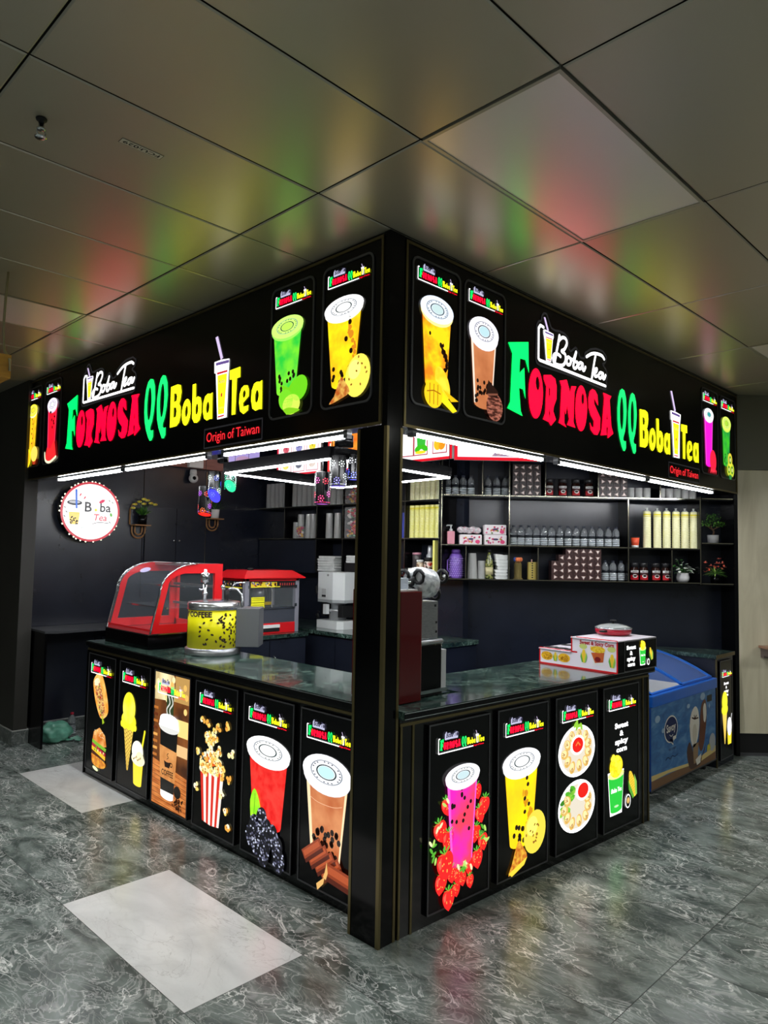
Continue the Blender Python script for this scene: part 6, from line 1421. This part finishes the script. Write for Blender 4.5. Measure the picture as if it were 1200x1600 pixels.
b = MB(); b.lathe([(0, 0), (.04, 0), (.055, .02), (.06, .045), (.052, .075), (.056, .088), (.05, .088), (.045, .07), (0, .07)], pm('pot_white', (205, 205, 205), .3), n=20); b.build('pot', t)
b = MB(); rn = random.Random(7)
for i in range(34):
    d = rdir(rn, .15, .95); l = rn.uniform(.05, .15); tip = (d[0] * l * .8, d[1] * l * .5, .08 + d[2] * l)
    b.tube([(0, 0, .075), tip], .0016, GRN[2], 4); leaf(b, tip, (d[0], d[1] * .5 - .4, d[2] * .4), .042, .03, pm('leaf_pale', (206, 212, 200), .4) if i % 3 else GRN[2], .4)
b.build('foliage', t)
t = diag_t('flower_arrangement', 'artificial orange red flowers with spiky leaves on the lowest right alcove shelf', 'plant', 2.63, .10, 1.5855)
b = MB(); b.lathe([(0, 0), (.04, 0), (.046, .07), (.04, .07), (0, .06)], BLACKG, n=16); b.build('pot', t)
b = MB(); rn = random.Random(9)
for i in range(64): d = rdir(rn, -.1, .9); leaf(b, (0, 0, .09), (d[0] * 1.1, min(d[1], .5) * .7, d[2]), rn.uniform(.08, .125), .012, GRN[rn.choice([0, 2, 3])], .3)
b.build('foliage', t); b = MB()
for i in range(15):
    d = rdir(rn, .1, 1); l = rn.uniform(.12, .17); c = (d[0] * l * .9, d[1] * l * .5 - .03, .09 + d[2] * l)
    for k in range(5): leaf(b, c, rdir(rn, .0, 1), .026, .014, pm('petal_coral', (226, 86, 60), .5) if k % 2 else pm('petal_pink', (230, 130, 110), .5), .1)
    b.build('flower', t); b = MB()
# wall planters on the left back wall
WD = pm('planter_wood', (150, 108, 66), .5)
def wall_planter(label, x, z):
    t = thing('wall_planter', label, 'planter shelf', (x, 4.895, z))
    b = MB(); b.box((-.09, -.12, .0), (.09, -.002, .012), WD); b.build('shelf', t)
    b = MB()
    for r_ in (.075, .04):
        pts = [(-r_, 0, 0)] + [(-r_ * cos(a), 0, -.055 - r_ * sin(a)) for a in [pi * k / 10 for k in range(11)]] + [(r_, 0, 0)]
        b.tube([(p[0], -.012, p[2]) for p in pts], .009, WD, 6)
    b.build('bracket', t); return t
wall_planter('wooden looped wall bracket under the yellow flowers on the left back wall', 1.20, 2.06)
t = thing('wall_hoop', 'tall wooden loop behind the yellow flowers on the left back wall', 'wall decoration', (1.10, 4.885, 2.074)); b = MB(); b.tube([(0, 0, 0), (0, 0, .16), (.02, 0, .21), (.07, 0, .23)], .009, WD, 6); b.build('hoop', t)
t = thing('flower_pot', 'black pot of yellow flowers on the left wall bracket', 'plant', (1.215, 4.83, 2.0735))
b = MB(); b.lathe([(0, 0), (.042, 0), (.05, .10), (.044, .10), (0, .09)], BLACKP, n=18); b.build('pot', t)
b = MB(); rn = random.Random(3)
for i in range(70): d = rdir(rn, .4, 1); leaf(b, (0, 0, .09), (d[0], d[1], d[2] * 1.3), rn.uniform(.08, .14), .012, GRN[rn.choice([0, 1, 2])], .1)
b.build('foliage', t); b = MB()
for i, (x, z) in enumerate(((-.10, .21), (-.05, .24), (.0, .27), (.04, .26), (.08, .23), (.13, .22), (-.12, .17), (.0, .22))):
    b.tube([(0, 0, .09), (x, -.01, z)], .002, GRN[2], 4)
    b.build('flower_stem', t); b = MB()
    for k in range(12): a = 2 * pi * k / 12; leaf(b, (x, -.02, z), (cos(a), sin(a) * .8 - .2, .25), .028, .012, pm('petal_yellow', (232, 222, 90), .5), .0)
    b.ball((x, -.02, z), .026, pm('petal_yellow', (232, 222, 90), .5), 10, 6, (1, 1, .5)); b.ball((x, -.04, z + .004), .010, pm('petal_centre', (210, 160, 30), .5), 6, 4); b.build('flower', t); b = MB()
wall_planter('wooden looped wall bracket under the white pot on the left back wall', 2.10, 2.17)
t = thing('grass_pot', 'white pot of dark grassy leaves behind the coloured hanging lamps', 'plant', (2.10, 4.83, 2.1835))
b = MB(); b.lathe([(0, 0), (.045, 0), (.052, .10), (.046, .10), (0, .09)], WHITE, n=18); b.build('pot', t)
b = MB()
for i in range(36): d = rdir(rn, .3, 1); leaf(b, (0, 0, .09), d, rn.uniform(.15, .27), .010, GRN[2], .2)
b.build('foliage', t)
# wall cabinet on the left back wall
t = thing('wall_cabinet', 'flush dark double door wall cabinet with two chrome knobs on the left back wall', 'cabinet', (1.275, 4.896, 1.55))
b = MB(); b.box((0, -.002, 0), (.735, .003, .72), BLACKP); b.build('body', t)
for k, x in ((0, .0), (1, .3695)):
    b = MB(); b.box((x + .002, -.018, .002), (x + .3655, -.003, .718), NAVY); d_ = b.build('door', t)
    b = MB(); b.T = Matrix.Translation((.335 if k == 0 else .40, -.018, .36)) @ Matrix.Rotation(pi / 2, 4, 'X'); b.lathe([(.006, 0), (.006, .014), (.013, .018), (.013, .026), (0, .03)], CHROME, n=12); b.build('knob', d_)
# security camera
t = thing('junction_box', 'white electrical junction box above the security camera', 'box', (1.80, 4.81, 2.735)); b = MB(); b.box((-.09, -.05, .0), (.09, .0, .12), WHITE, .006); b.build('box', t)
t = thing('security_camera', 'white round security camera with black lens on the left back wall', 'camera', (1.81, 4.84, 2.62))
b = MB(); b.lathe([(.0, .1), (.035, .1), (.04, .06), (.04, .045)], WHITE, n=18); b.build('mount', t); b = MB(); b.ball((0, -.005, 0), .052, WHITE, 18, 12); b.build('body', t)
b = MB(); b.T = Matrix.Rotation(-.5, 4, 'Z'); b.ball((0.008, -.033, 0), .028, BLACKG, 12, 8); b.build('lens', t)

# ======================= ROUND SIGN =======================
t = thing('round_sign', 'round white glowing boba tea sign with red rim on the left back wall', 'sign', (.64, 4.9, 2.178))
b = MB(); b.T = Matrix.Rotation(pi / 2, 4, 'X'); b.lathe([(0, .002), (.29, .002), (.29, .10), (.30, .10), (.30, .112), (0, .112)], BLACKP, n=48); b.build('drum', t)
Y_ = -.1125
P = Pic(0, 0, Y_); P.ell(0, 0, .30, .30, em((215, 60, 75), .95), 0, 0, 56); P.ell(0, 0, .278, .278, em((255, 252, 252), 1.35), 1, 0, 56)
P.build('face', t)
P = Pic(0, 0, Y_ - .002, 1.1); K = em((40, 40, 48), .4)
P.text('B', -.025, .0, .125, K, 0, .02); P.text('ba', .135, .005, .115, K, 0, .015); P.text('Tea', .09, -.078, .085, em((225, 50, 70), 1), 0, .01, .15)
P.ell(.045, .018, .013, .013, em((225, 225, 60), 1), 0); P.ell(.10, .10, .03, .014, em((225, 40, 90), 1), 0, .5); P.ell(.19, -.02, .012, .018, em((110, 190, 80), 1), 0, .3)
P.stroke(smooth_pts([(.02, -.11), (.08, -.095), (.17, -.10)], 3), .005, K, 0)
P.ell(-.15, .075, .068, .024, em((50, 50, 60), .5), 0); P.ell(-.15, .08, .05, .012, em((200, 200, 205), .9), 1); P.stroke([(-.14, .19), (-.132, .03)], .016, em((40, 110, 225), 1), 2)
P.poly([(-.20, -.01), (-.10, -.01), (-.112, -.12), (-.185, -.12)], em((250, 215, 110), 1.1), 0)
rn = random.Random(1)
for i in range(16): P.ell(rn.uniform(-.183, -.115), rn.uniform(-.115, -.05), .007, .007, K, 1, 0, 8)
P.stroke(smooth_pts([(-.24, .1), (-.25, .0), (-.22, -.1), (-.14, -.145), (-.06, -.145)], 4), .003, em((170, 200, 190), .9), 0)
for a, c in ((-.10, .15), (-.06, .125)): P.ell(a, c, .006, .016, em((225, 50, 80), 1), 0, -.5)
for a, c in ((.17, .11), (.20, .095), (-.235, .03), (-.22, -.01), (-.235, -.05), (.18, -.09)): P.ell(a, c, .004, .013, K, 0, .8, 8)
P.text('Formosa', -.03, -.155, .03, em((200, 215, 210), .9), 0, 0, .2)
P.build('artwork', t, 'printed cup and handwritten words on the round sign')
b = MB(); rn = random.Random(4)
for k in range(44):
    a = 2 * pi * k / 44 + rn.uniform(-.03, .03)
    if rn.random() < .25: continue
    b.ball((.302 * cos(a), -.10 + rn.uniform(-.01, .01), .302 * sin(a)), .007, em((255, 246, 215), 3.0), 6, 4, (1.2, 1, 1.2))
b.build('light_string', t)

# ======================= HANGING PIERCED LAMPS =======================
def pierced(label, loc, r, h, cut, colors, inner, rz=0.0, top=2.40, seed=0):
    t = thing('pierced_lamp', label, 'lamp', loc, rz); rn = random.Random(seed); n = 28
    b = MB(); vs = []; fs = []
    def zb(a): return cut * .5 * (1 - cos(a - .6))
    for k in range(n):
        a = 2 * pi * k / n; vs += [(r * cos(a), r * sin(a), zb(a)), (r * cos(a), r * sin(a), h)]
    for k in range(n): j = (k + 1) % n; fs.append((2 * k, 2 * j, 2 * j + 1, 2 * k + 1))
    b.add(vs, fs, BLACKP, True); b.lathe([(r, h), (r * .9, h + .006), (0, h + .006)], BLACKP, n=n); b.build('shade', t)
    b = MB(); vs = [(r * .93 * cos(2 * pi * k / n), r * .93 * sin(2 * pi * k / n), zb(2 * pi * k / n) + .004) for k in range(n)]
    b.add(vs, [tuple(range(n))], em(inner, 1.6)); b.build('glowing_base', t)
    b = MB()
    def dot(a, z, rr, mt):
        m_ = 6; R = r + .0008; vs = [(R * cos(a + rr / r * cos(2 * pi * q / m_)), R * sin(a + rr / r * cos(2 * pi * q / m_)), z + rr * sin(2 * pi * q / m_)) for q in range(m_)]
        b.add(vs, [tuple(range(m_))], mt)
    for i in range(11):
        a = -pi * 1.15 + i * .58; z = (.30 + .36 * (i % 2) + .12 * sin(i * 2.3)) * h + cut * .15
        c = em(colors[i % len(colors)], 1.6)
        dot(a, z, .006, c)
        for q in range(7): dot(a + .017 / r * cos(2 * pi * q / 7), z + .017 * sin(2 * pi * q / 7), .0042, c)
    for i in range(26): dot(2 * pi * i / 26, .012 + zb(2 * pi * i / 26), .0034, em(colors[i % len(colors)], 1.6))
    b.build('pierced_pattern', t)
    b = MB(); b.tube([(0, 0, h + .005), (0, 0, top - loc[2])], .002, BLACKM, 5); b.build('cord', t)
    return t
CB = (.60, 2.30)
pierced('pierced black cylinder lamp glowing red at the slanted bottom, left of the group', (.60, 2.585, 2.075), .052, .235, .03, [(255, 60, 50), (190, 60, 255), (255, 120, 50)], (255, 30, 20), 0, H, 1)
pierced('pierced black cylinder lamp with blue glowing slanted rim', (.60, 2.455, 2.18), .050, .235, .10, [(90, 110, 255), (210, 235, 220), (80, 100, 255)], (60, 60, 255), 0, 2.43, 2)
pierced('small pierced black lamp glowing green below the light frame corner', (.69, 2.375, 2.265), .045, .14, .09, [(40, 230, 150), (120, 240, 200)], (30, 235, 150), 0, 2.43, 3)
pierced('pierced black cylinder lamp with pink flower holes beside the corner post', (.55, 1.11, 2.115), .050, .20, .0, [(255, 60, 90), (255, 90, 200), (255, 70, 140)], (230, 120, 255), 0, 2.40, 4)
pierced('pierced black cylinder lamp with white flower holes beside the corner post', (.57, .985, 2.225), .052, .19, .0, [(235, 245, 240), (240, 250, 250), (150, 140, 255)], (130, 110, 255), 0, 2.43, 5)
pierced('pierced black lamp with blue dots half hidden behind the white flower lamp', (.66, .93, 2.27), .042, .16, .0, [(90, 110, 255), (230, 230, 240)], (90, 90, 255), 0, 2.43, 6)
for lb, (x, y, z), r_, h_ in (('black round lamp canopy at the light frame corner nearest the post', (.60, .97, 2.477), .06, .07), ('black square lamp connector at the far left light frame corner', (.59, 2.33, 2.477), .05, .07)):
    b = MB(); b.lathe([(r_, 0), (r_, h_), (r_ * .6, h_ + .012), (0, h_ + .012)], BLACKP, n=22 if r_ > .055 else 4); b.tube([(0, 0, h_), (0, 0, H - z)], .004, BLACKM, 5)
    tag(b.build('lamp_canopy', None, None, (x, y, z)), lb, 'canopy')

# ======================= MACHINES =======================
# curved display case
t = thing('display_case', 'curved glass food display case with red frame on the far end of the left counter', 'display case', (.20, 2.66, 1.0585))
CWD, CL, CH = .63, .72, .645   # x depth, y length, height
b = MB(); b.box((0, 0, .001), (CWD, CL, .115), BLACKG); b.box((-.002, -.002, .108), (CWD, CL, .116), CHROME); b.build('base', t)
def cprof(n=14, inset=0.0):
    pts = []
    x0, z0_ = .02 + inset, .118 + inset; xt, zt = .40, CH - inset
    pts.append((x0, z0_))
    for k in range(n + 1):
        a = (pi / 2) * k / n
        pts.append((x0 + .07 + (xt - x0 - .07) * (1 - cos(a)), z0_ + .30 + (zt - z0_ - .30) * sin(a)))
    pts.append((CWD - inset, zt)); pts.append((CWD - inset, z0_)); return pts
REDF = pm('case_red', (214, 22, 30), .3, coat=.3)
for y, nm in ((0.0, 'near'), (CL - .03, 'far')):
    o = cprof(14, 0.0); i_ = cprof(14, .065)
    i_ = [(min(max(x, .075), CWD - .07), min(max(z, .165), CH - .075)) for x, z in i_]
    b = MB(); n = len(o)
    for yy, s_ in ((y, 0), (y + .028, 1)):
        vs = [(x, yy, z) for x, z in o] + [(x, yy, z) for x, z in i_]
        b.add(vs, [(k, (k + 1) % n, n + (k + 1) % n, n + k) if s_ else (k, n + k, n + (k + 1) % n, (k + 1) % n) for k in range(n)], REDF)
    vs = [(x, y, z) for x, z in o] + [(x, y + .028, z) for x, z in o]; b.add(vs, [(k, (k + 1) % n, n + (k + 1) % n, n + k) for k in range(n)], CHROME)
    vs = [(x, y, z) for x, z in i_] + [(x, y + .028, z) for x, z in i_]; b.add(vs, [(k, n + k, n + (k + 1) % n, (k + 1) % n) for k in range(n)], REDF)
    b.build('end_frame', t)
    g = MB(); g.add([(x, y + .014, z) for x, z in i_], [tuple(range(n))], pm('thin_glass', (190, 200, 205), .03, alpha=.06)); g.build('end_glass', t)
o = cprof(14); b = MB(); m_ = 16
vs = [(x - .004, .0, z) for x, z in o[:m_]] + [(x - .004, CL, z) for x, z in o[:m_]]
b.add(vs, [(k, k + 1, m_ + k + 1, m_ + k) for k in range(m_ - 1)], pm('curved_glass', (150, 158, 170), .04, alpha=.10), True); b.build('curved_glass', t)
b = MB()
for y in (-.004, CL + .004):
    b.tube([(x - .006, y, z) for x, z in o[:m_]], .006, CHROME, 6)
b.tube([(o[15][0], 0, CH), (o[15][0], CL, CH)], .006, CHROME, 6); b.box((.02, 0, .116), (.03, CL, .15), REDF); b.build('edge_trim', t)
b = MB(); b.box((.40, .03, CH - .02), (CWD, CL - .03, CH), STEEL); b.build('top_panel', t)
b = MB()
for x, zc in ((.62, .0),):
    for yy in (0.03, CL - .06): b.box((CWD - .03, yy, .116), (CWD - .005, yy + .03, CH - .02), REDF)
b.box((CWD - .03, .03, .116), (CWD - .005, CL - .03, .16), REDF); b.build('back_frame', t)
for z_, xa in ((.30, .16), (.46, .30)):
    b = MB(); b.box((xa, .03, z_), (CWD - .03, CL - .03, z_ + .006), pm('thin_glass', (190, 200, 205), .03, alpha=.06)); b.box((xa, .03, z_ - .004), (xa + .008, CL - .03, z_ + .008), CHROME); b.box((CWD - .05, .03, z_ - .008), (CWD - .03, CL - .03, z_ + .01), STEEL); b.build('glass_shelf', t)
b = MB(); b.ball((0, 0, 0), .06, pm('case_badge', (190, 180, 225), .3), 16, 8, (.04, 1.3, .55)); b.T = Matrix.Identity(4)
bd = b.build('badge', t); bd.location = (.195, .46, .585); bd.rotation_euler = (0, radians(52), 0)

# coffee boiler
t = thing('coffee_boiler', 'yellow drum shaped coffee boiler with steel rims on the left counter', 'boiler', (.50, 2.25, 1.0585), LEFT * .5 - .0)
R = .186
b = MB(); b.lathe([(0, .001), (R + .012, .001), (R + .014, .012), (R + .014, .045), (R, .052), (0, .052)], STEEL, n=40); b.build('base_ring', t)
YEL = pm('drum_yellow', (240, 232, 20), .3)
b = MB(); b.lathe([(R - .002, .052), (R - .002, .325)], YEL, n=40); b.build('drum', t)
b = MB(); b.lathe([(R + .002, .322), (R + .006, .33), (R + .006, .37), (R - .004, .378), (R * .4, .392), (0, .393)], pm('boiler_lid', (196, 198, 200), .2, .9), n=40); b.build('lid', t)
b = MB(); rn = random.Random(2); Rr_ = R + .0005
def cyl(a, z): return (Rr_ * sin(a), -Rr_ * cos(a), z)
def bean(a, z, ro):
    L_, w_ = .0115, .007; pts = []
    for q in range(8):
        x = L_ * cos(2 * pi * q / 8); y = w_ * sin(2 * pi * q / 8); xx = x * cos(ro) - y * sin(ro); yy = x * sin(ro) + y * cos(ro); pts.append(cyl(a + xx / R, z + yy))
    b.add(pts, [tuple(range(8))], pm('bean_brown', (40, 24, 10), .5))
for i in range(74):
    bean(rn.uniform(-.35, 1.55) if rn.random() < .45 else rn.uniform(.35, 1.5), rn.uniform(.065, .30), rn.uniform(0, 3))
vs, fs = text_tris('JOY COFFEE', .04); x0 = min(v[0] for v in vs); x1 = max(v[0] for v in vs); k = .30 / (x1 - x0)
b.add([cyl(-1.45 + ((v[0] - x0) * k) / R, .278 + v[1] * .050) for v in vs], fs, pm('drum_lettering', (40, 14, 50), .5))
n = 8; vs = []
for q in range(n + 1): vs += [cyl(-1.9 + .55 * q / n, .056), cyl(-1.9 + .55 * q / n + .10 * sin(q), .27)]
b.add(vs, [(2 * q, 2 * q + 2, 2 * q + 3, 2 * q + 1) for q in range(n)], pm('bean_brown', (40, 24, 10), .5))
b.build('bean_print', t)
b = MB(); x, y = -.07, .0
b.lathe([(.012, .39), (.012, .42), (.02, .425), (.02, .44), (.012, .445), (.014, .50), (.008, .50), (.008, .515), (.032, .52), (.034, .56), (.03, .585), (.012, .59), (.012, .61), (0, .612)], CHROME, (x, y, 0), 16); b.tube([(x, y, .46), (x - .04, y - .01, .462)], .009, CHROME, 8); b.build('safety_valve', t)
b = MB(); x = .09; b.tube([(x, 0, .39), (x, 0, .46)], .018, BLACKM, 10); b.tube([(x, 0, .45), (x + .03, 0, .475), (x + .08, -.01, .47), (x + .115, -.02, .43), (x + .125, -.02, .36), (x + .12, -.03, .18)], .0085, CHROME, 8); b.tube([(x + .12, -.03, .19), (x + .12, -.03, .165)], .012, CHROME, 8)
b.tube([(x + .03, 0, .48), (x + .07, .01, .515), (x + .14, .0, .52)], .006, CHROME, 6); b.tube([(x - .02, -.01, .47), (x - .03, -.015, .50)], .016, CHROME, 8); b.build('tap', t)
b = MB(); b.box((R - .01, -.06, .055), (R + .16, .14, .335), pm('steel_grey', (128, 130, 134), .35, .6), .004); b.build('control_box', t)

# popcorn machine
t = thing('popcorn_machine', 'red roofed popcorn machine with glass sides and yellow notices on the rear green worktop', 'popcorn machine', (1.44, 3.22, 1.0305))
PW, PD, PH = .63, .44, .64
PR = pm('popcorn_red', (214, 26, 34), .3); PG = pm('popcorn_grey', (152, 152, 164), .35, .3)
b = MB(); b.box((.04, .0, .001), (PW - .04, PD, .10), PR, .003); b.box((.04, .01, .10), (PW - .04, PD - .01, .24), pm('popcorn_panel', (66, 70, 80), .35)); b.build('base', t)
b = MB(); b.box((.17, -.012, .055), (.40, .0, .085), WHITE); b.box((.17, -.008, .02), (.40, .0, .055), BLACKM); b.build('drawer', t)
for x in (.0, PW - .04):
    for y in (0, PD - .04):
        b = MB(); b.box((x, y, .001), (x + .045, y + .045, .53), PG, .004)
        if y == 0:
            for z in (.17 if False else .25, .43): b.box((x + .03 if x == 0 else x - .01, -.008, z), (x + .055 if x == 0 else x + .012, .0, z + .03), CHROME)
        b.build('corner_post', t)
b = MB(); z = .53; e = .045
b.box((.0, .0, .50), (PW, PD, .535), PR)
v0 = [(-e, -e, .535), (PW + e, -e, .535), (PW + e, PD + e, .535), (-e, PD + e, .535)]; v1 = [(.05, .05, .60), (PW - .05, .05, .60), (PW - .05, PD - .05, .60), (.05, PD - .05, .60)]
b.add(v0 + v1, [(0, 3, 2, 1), (4, 5, 6, 7), (0, 1, 5, 4), (1, 2, 6, 5), (2, 3, 7, 6), (3, 0, 4, 7)], PR); b.box((-e, -e, .525), (PW + e, PD + e, .5345), PR)
b.build('roof', t)
b = MB(); b.ball((.12, .1, .61), .02, BLACKM, 8, 6, (2, 1, .8)); b.build('roof_knob', t)
g = MB(); g.box((.045, .006, .25), (PW - .045, .012, .44), pm('thin_glass', (190, 200, 205), .03, alpha=.06)); g.box((.006, .045, .11), (.012, PD - .045, .44), pm('thin_glass', (190, 200, 205), .03, alpha=.06)); g.box((PW - .012, .045, .11), (PW - .006, PD - .045, .44), pm('thin_glass', (190, 200, 205), .03, alpha=.06)); g.build('glass_pane', t)
b = MB(); b.box((.045, PD - .012, .24), (PW - .045, PD - .006, .50), BLACKP); b.build('back_panel', t)
P = Pic(0, 0, .0)
P.rect(.05, .44, PW - .05, .50, BLACKM, 0); P.rect(.06, .445, .36, .49, INK((240, 215, 50)), 1)
rn = random.Random(5)
for i in range(38): P.ell(rn.uniform(.07, .36), rn.uniform(.452, .488), .010, .009, INK(rn.choice([(255, 250, 230), (240, 200, 60), (70, 90, 190), (200, 30, 40), (90, 50, 30)])), 2, 0, 6)
for i in range(7): P.ell(.40 + .027 * i, .468, .007, .014, INK((190, 60, 60)), 2, 0, 6)
P.rect(.06, .44, .40, .448, INK((235, 225, 60)), 3); P.build('header_print', t)
b = MB(); b.T = Matrix.Rotation(LEFT, 4, 'Z'); Pm = Pic(0, 0, -.001); Pm.T = b.T
Pm.rect(-PD + .045, .43, -.045, .50, BLACKM, 0); Pm.rect(-PD + .05, .43, -.05, .443, INK((235, 225, 60)), 1)
for i in range(24): Pm.ell(rn.uniform(-PD + .06, -.06), rn.uniform(.45, .49), .010, .009, INK(rn.choice([(255, 250, 230), (240, 200, 60), (70, 90, 190), (200, 30, 40)])), 2, 0, 6)
Pm.build('side_header_print', t)
P = Pic(0, 0, .002); Yn = INK((244, 240, 40))
P.rect(.07, .30, .22, .35, Yn, 0); P.rect(.07, .245, .22, .295, Yn, 0)
for z in (.335, .32, .275, .26): P.rect(.08, z, .21, z + .003, INK((60, 60, 20)), 1)
P.rect(.225, .275, .31, .305, INK((150, 130, 40)), 0); P.build('notice', t, 'bright yellow notices on the glass door')
b = MB(); b.box((.05, -.002, .235), (PW - .05, .004, .247), CHROME); b.box((.30, .0, .25), (.315, .005, .42), pm('tube_grey', (120, 120, 120), .3)); b.build('door_rail', t)
b = MB(); b.lathe([(.0, .33), (.05, .33), (.06, .36), (.06, .42), (0, .43)], STEEL, (.30, .22, 0), 18); b.build('kettle', t)

# white grinder
t = thing('coffee_grinder', 'white and grey commercial grinder with tall hopper on the rear green worktop', 'grinder', (2.47, 3.24, 1.0305), LEFT)
GW = pm('grinder_white', (212, 216, 216), .35); b = MB()
b.prism([(-.185, .02), (-.17, .0), (.14, .0), (.19, .05), (.19, .26), (-.185, .26)], GW, lambda a, c, z: (a, c, z), .001, .085); b.build('base', t)
b = MB(); b.lathe([(.09, .085), (.09, .17), (.10, .172), (.10, .20)], pm('grinder_metal', (190, 192, 194), .25, .7), (.01, .13, 0), 24); b.build('chamber', t)
b = MB(); b.lathe([(.075, .20), (.075, .25), (.13, .27), (.13, .30)], pm('grinder_clear', (170, 174, 178), .2, .2), (.01, .13, 0), 24); b.box((-.15, .04, .12), (-.09, .2, .26), BLACKM, .006); b.box((.10, .05, .12), (.17, .2, .24), BLACKM, .006); b.build('grinding_head', t)
b = MB(); b.prism([(-.16, .0), (.08, -.01), (.20, .05), (.20, .28), (-.16, .28)], GW, lambda a, c, z: (a, c, z), .30, .58); b.prism([(-.16, .0), (.08, -.01), (.20, .05), (.20, .28), (-.16, .28)], pm('grinder_band', (160, 164, 166), .3), lambda a, c, z: (a, c, z), .27, .299); b.build('hopper', t)
b = MB(); b.box((-.09, -.010, .32), (-.02, -.004, .41), INK((190, 192, 192))); b.box((-.085, -.012, .325), (-.025, -.010, .345), BLACKM); b.box((-.06, -.012, .15), (-.01, .03, .25), INK((215, 218, 218))); b.ball((-.0, -.006, .55), .016, INK((150, 152, 152)), 10, 6, (1.2, .3, .8)); b.build('control_plate', t)
b = MB(); b.tube([(-.17, .02, .46), (-.19, -.0, .42), (-.18, .0, .36), (-.155, .03, .33)], .014, BLACKM, 8); b.tube([(-.15, .0, .10), (-.155, -.01, .14), (-.14, .0, .17)], .018, BLACKM, 8); b.build('switch_handle', t)

# cup sealing machine by the corner
t = thing('cup_sealing_machine', 'tall red sided cup sealing machine with film roll beside the corner post', 'sealing machine', (.215, .095, 1.0595))
b = MB(); b.box((0, 0, .001), (.165, .35, .56), DARKRED, .006); b.build('side_cover', t)
b = MB(); b.box((.0, .03, .561), (.16, .33, .568), WHITE); b.box((.005, .06, .568), (.12, .28, .625), pm('film_box', (190, 200, 212), .35)); b.build('top_tray', t)
b = MB(); b.box((.167, .06, .30), (.36, .36, .50), STEEL, .004)
for x, z in ((.33, .47), (.34, .33), (.34, .38), (.19, .36)): b.box((x, .057, z), (x + .012, .061, z + .012), BLACKM)
b.build('upper_housing', t)
b = MB(); b.box((.167, .04, .04), (.37, .34, .27), BLACKP, .004); b.box((.37, .04, .02), (.41, .34, .24), pm('machine_white', (190, 192, 194), .3), .003); b.box((.165, .035, .02), (.415, .34, .038), CHROME); b.box((.19, .06, .001), (.40, .32, .02), BLACKM); b.build('lower_housing', t)
b = MB(); b.tube([(.167, .05, .285), (.38, .05, .285)], .014, STEEL, 10); b.tube([(.167, .05, .265), (.34, .05, .262)], .008, CHROME, 8); b.lathe([(.03, .24), (.03, .27), (0, .272)], CHROME, (.40, .10, 0), 14); b.lathe([(.0, .22), (.04, .22), (.04, .228), (0, .228)], CHROME, (.43, .12, 0), 18); b.lathe([(.0, .19), (.035, .19), (.035, .196), (0, .196)], CHROME, (.43, .12, 0), 18); b.build('press', t)
FILM = noisy('film_roll', [(.4, (168, 172, 176)), (.55, (222, 226, 228))], 30, .25, .2, stretch=(1, 1, 1))
b = MB(); b.T = Matrix.Translation((.16, .10, .60)) @ Matrix.Rotation(radians(92), 4, 'Y') @ Matrix.Identity(4)
b.lathe([(0, .03), (.07, .03), (.082, .05), (.086, .10), (.078, .17), (.05, .20), (0, .20)], FILM, n=18); b.build('film_roll', t)
for xo, lb in ((.185, 'near'), (.375, 'far')):
    b = MB()
    for k in range(3):
        a = 2 * pi * k / 3 + .5; cx, cz = .10 + .062 * cos(a), .60 + .062 * sin(a)
        b.tube([(xo, cx + .034 * cos(q * pi / 5), cz + .034 * sin(q * pi / 5)) for q in range(11)], .010, BLACKM, 6)
    b.tube([(xo - .01, .10, .60), (xo + .01, .10, .60)], .022, BLACKM, 10)
    b.build('reel_flange', t)
b = MB(); b.tube([(.25, .1, .53), (.265, .09, .50)], .004, CHROME, 6); b.tube([(.12, .10, .60), (.42, .10, .60)], .008, CHROME, 8); b.build('spindle', t)

# rubbish at the far left floor
t = thing('plastic_sack', 'crumpled pale green plastic sack on the floor under the left ledge', 'bag', (.30, 4.58, 0.0))
SACK = noisy('sack_green', [(.3, (70, 130, 110)), (.6, (120, 190, 165)), (.8, (190, 225, 210))], 9, .3, bump=.5)
bm = bmesh.new(); bmesh.ops.create_icosphere(bm, subdivisions=4, radius=1.0)
for v in bm.verts:
    n_ = sin(v.co.x * 9 + v.co.z * 5) * .06 + sin(v.co.y * 13 + 2 * v.co.z) * .05 + sin(v.co.z * 17 + v.co.x * 3) * .03
    k = 1 + n_; v.co = Vector((v.co.x * .15 * k, v.co.y * .12 * k, max(0.002, .09 + v.co.z * .10 * k)))
me = bpy.data.meshes.new('sack'); bm.to_mesh(me); bm.free(); me.materials.append(SACK)
for p in me.polygons: p.use_smooth = True
o = bpy.data.objects.new('sack', me); COL.objects.link(o); o.parent = t
b = MB(); rn = random.Random(5)
for i in range(16): leaf(b, (.08 + rn.uniform(0, .1), -.06 + rn.uniform(-.05, .03), .02), rdir(rn, -.1, .4), .06, .05, SACK, .1)
b.build('loose_edge', t)
t = thing('water_bottle', 'clear plastic bottle with red cap on the floor behind the green sack', 'bottle', (.52, 4.74, 0), 0)
bottle_mesh().build('body', t).scale = (1.1, 1.1, 1.1); b = MB(); b.lathe([(.016, .195), (.016, .215), (0, .216)], INK((190, 30, 60)), n=12); b.build('cap', t)
t = thing('mop', 'blue mop handle with red bucket head standing behind the left counter end', 'mop', (.60, 4.38, 0)); b = MB(); b.tube([(.03, .05, .20), (.06, .10, .75)], .014, INK((30, 40, 150)), 8); b.build('handle', t)
b = MB(); b.lathe([(0, .002), (.07, .002), (.085, .16), (.0, .17)], INK((130, 16, 24)), n=16); b.build('bucket', t); b = MB(); b.lathe([(.04, .172), (.05, .26), (.03, .30), (0, .3)], INK((26, 36, 140)), n=12); b.build('mop_head', t)
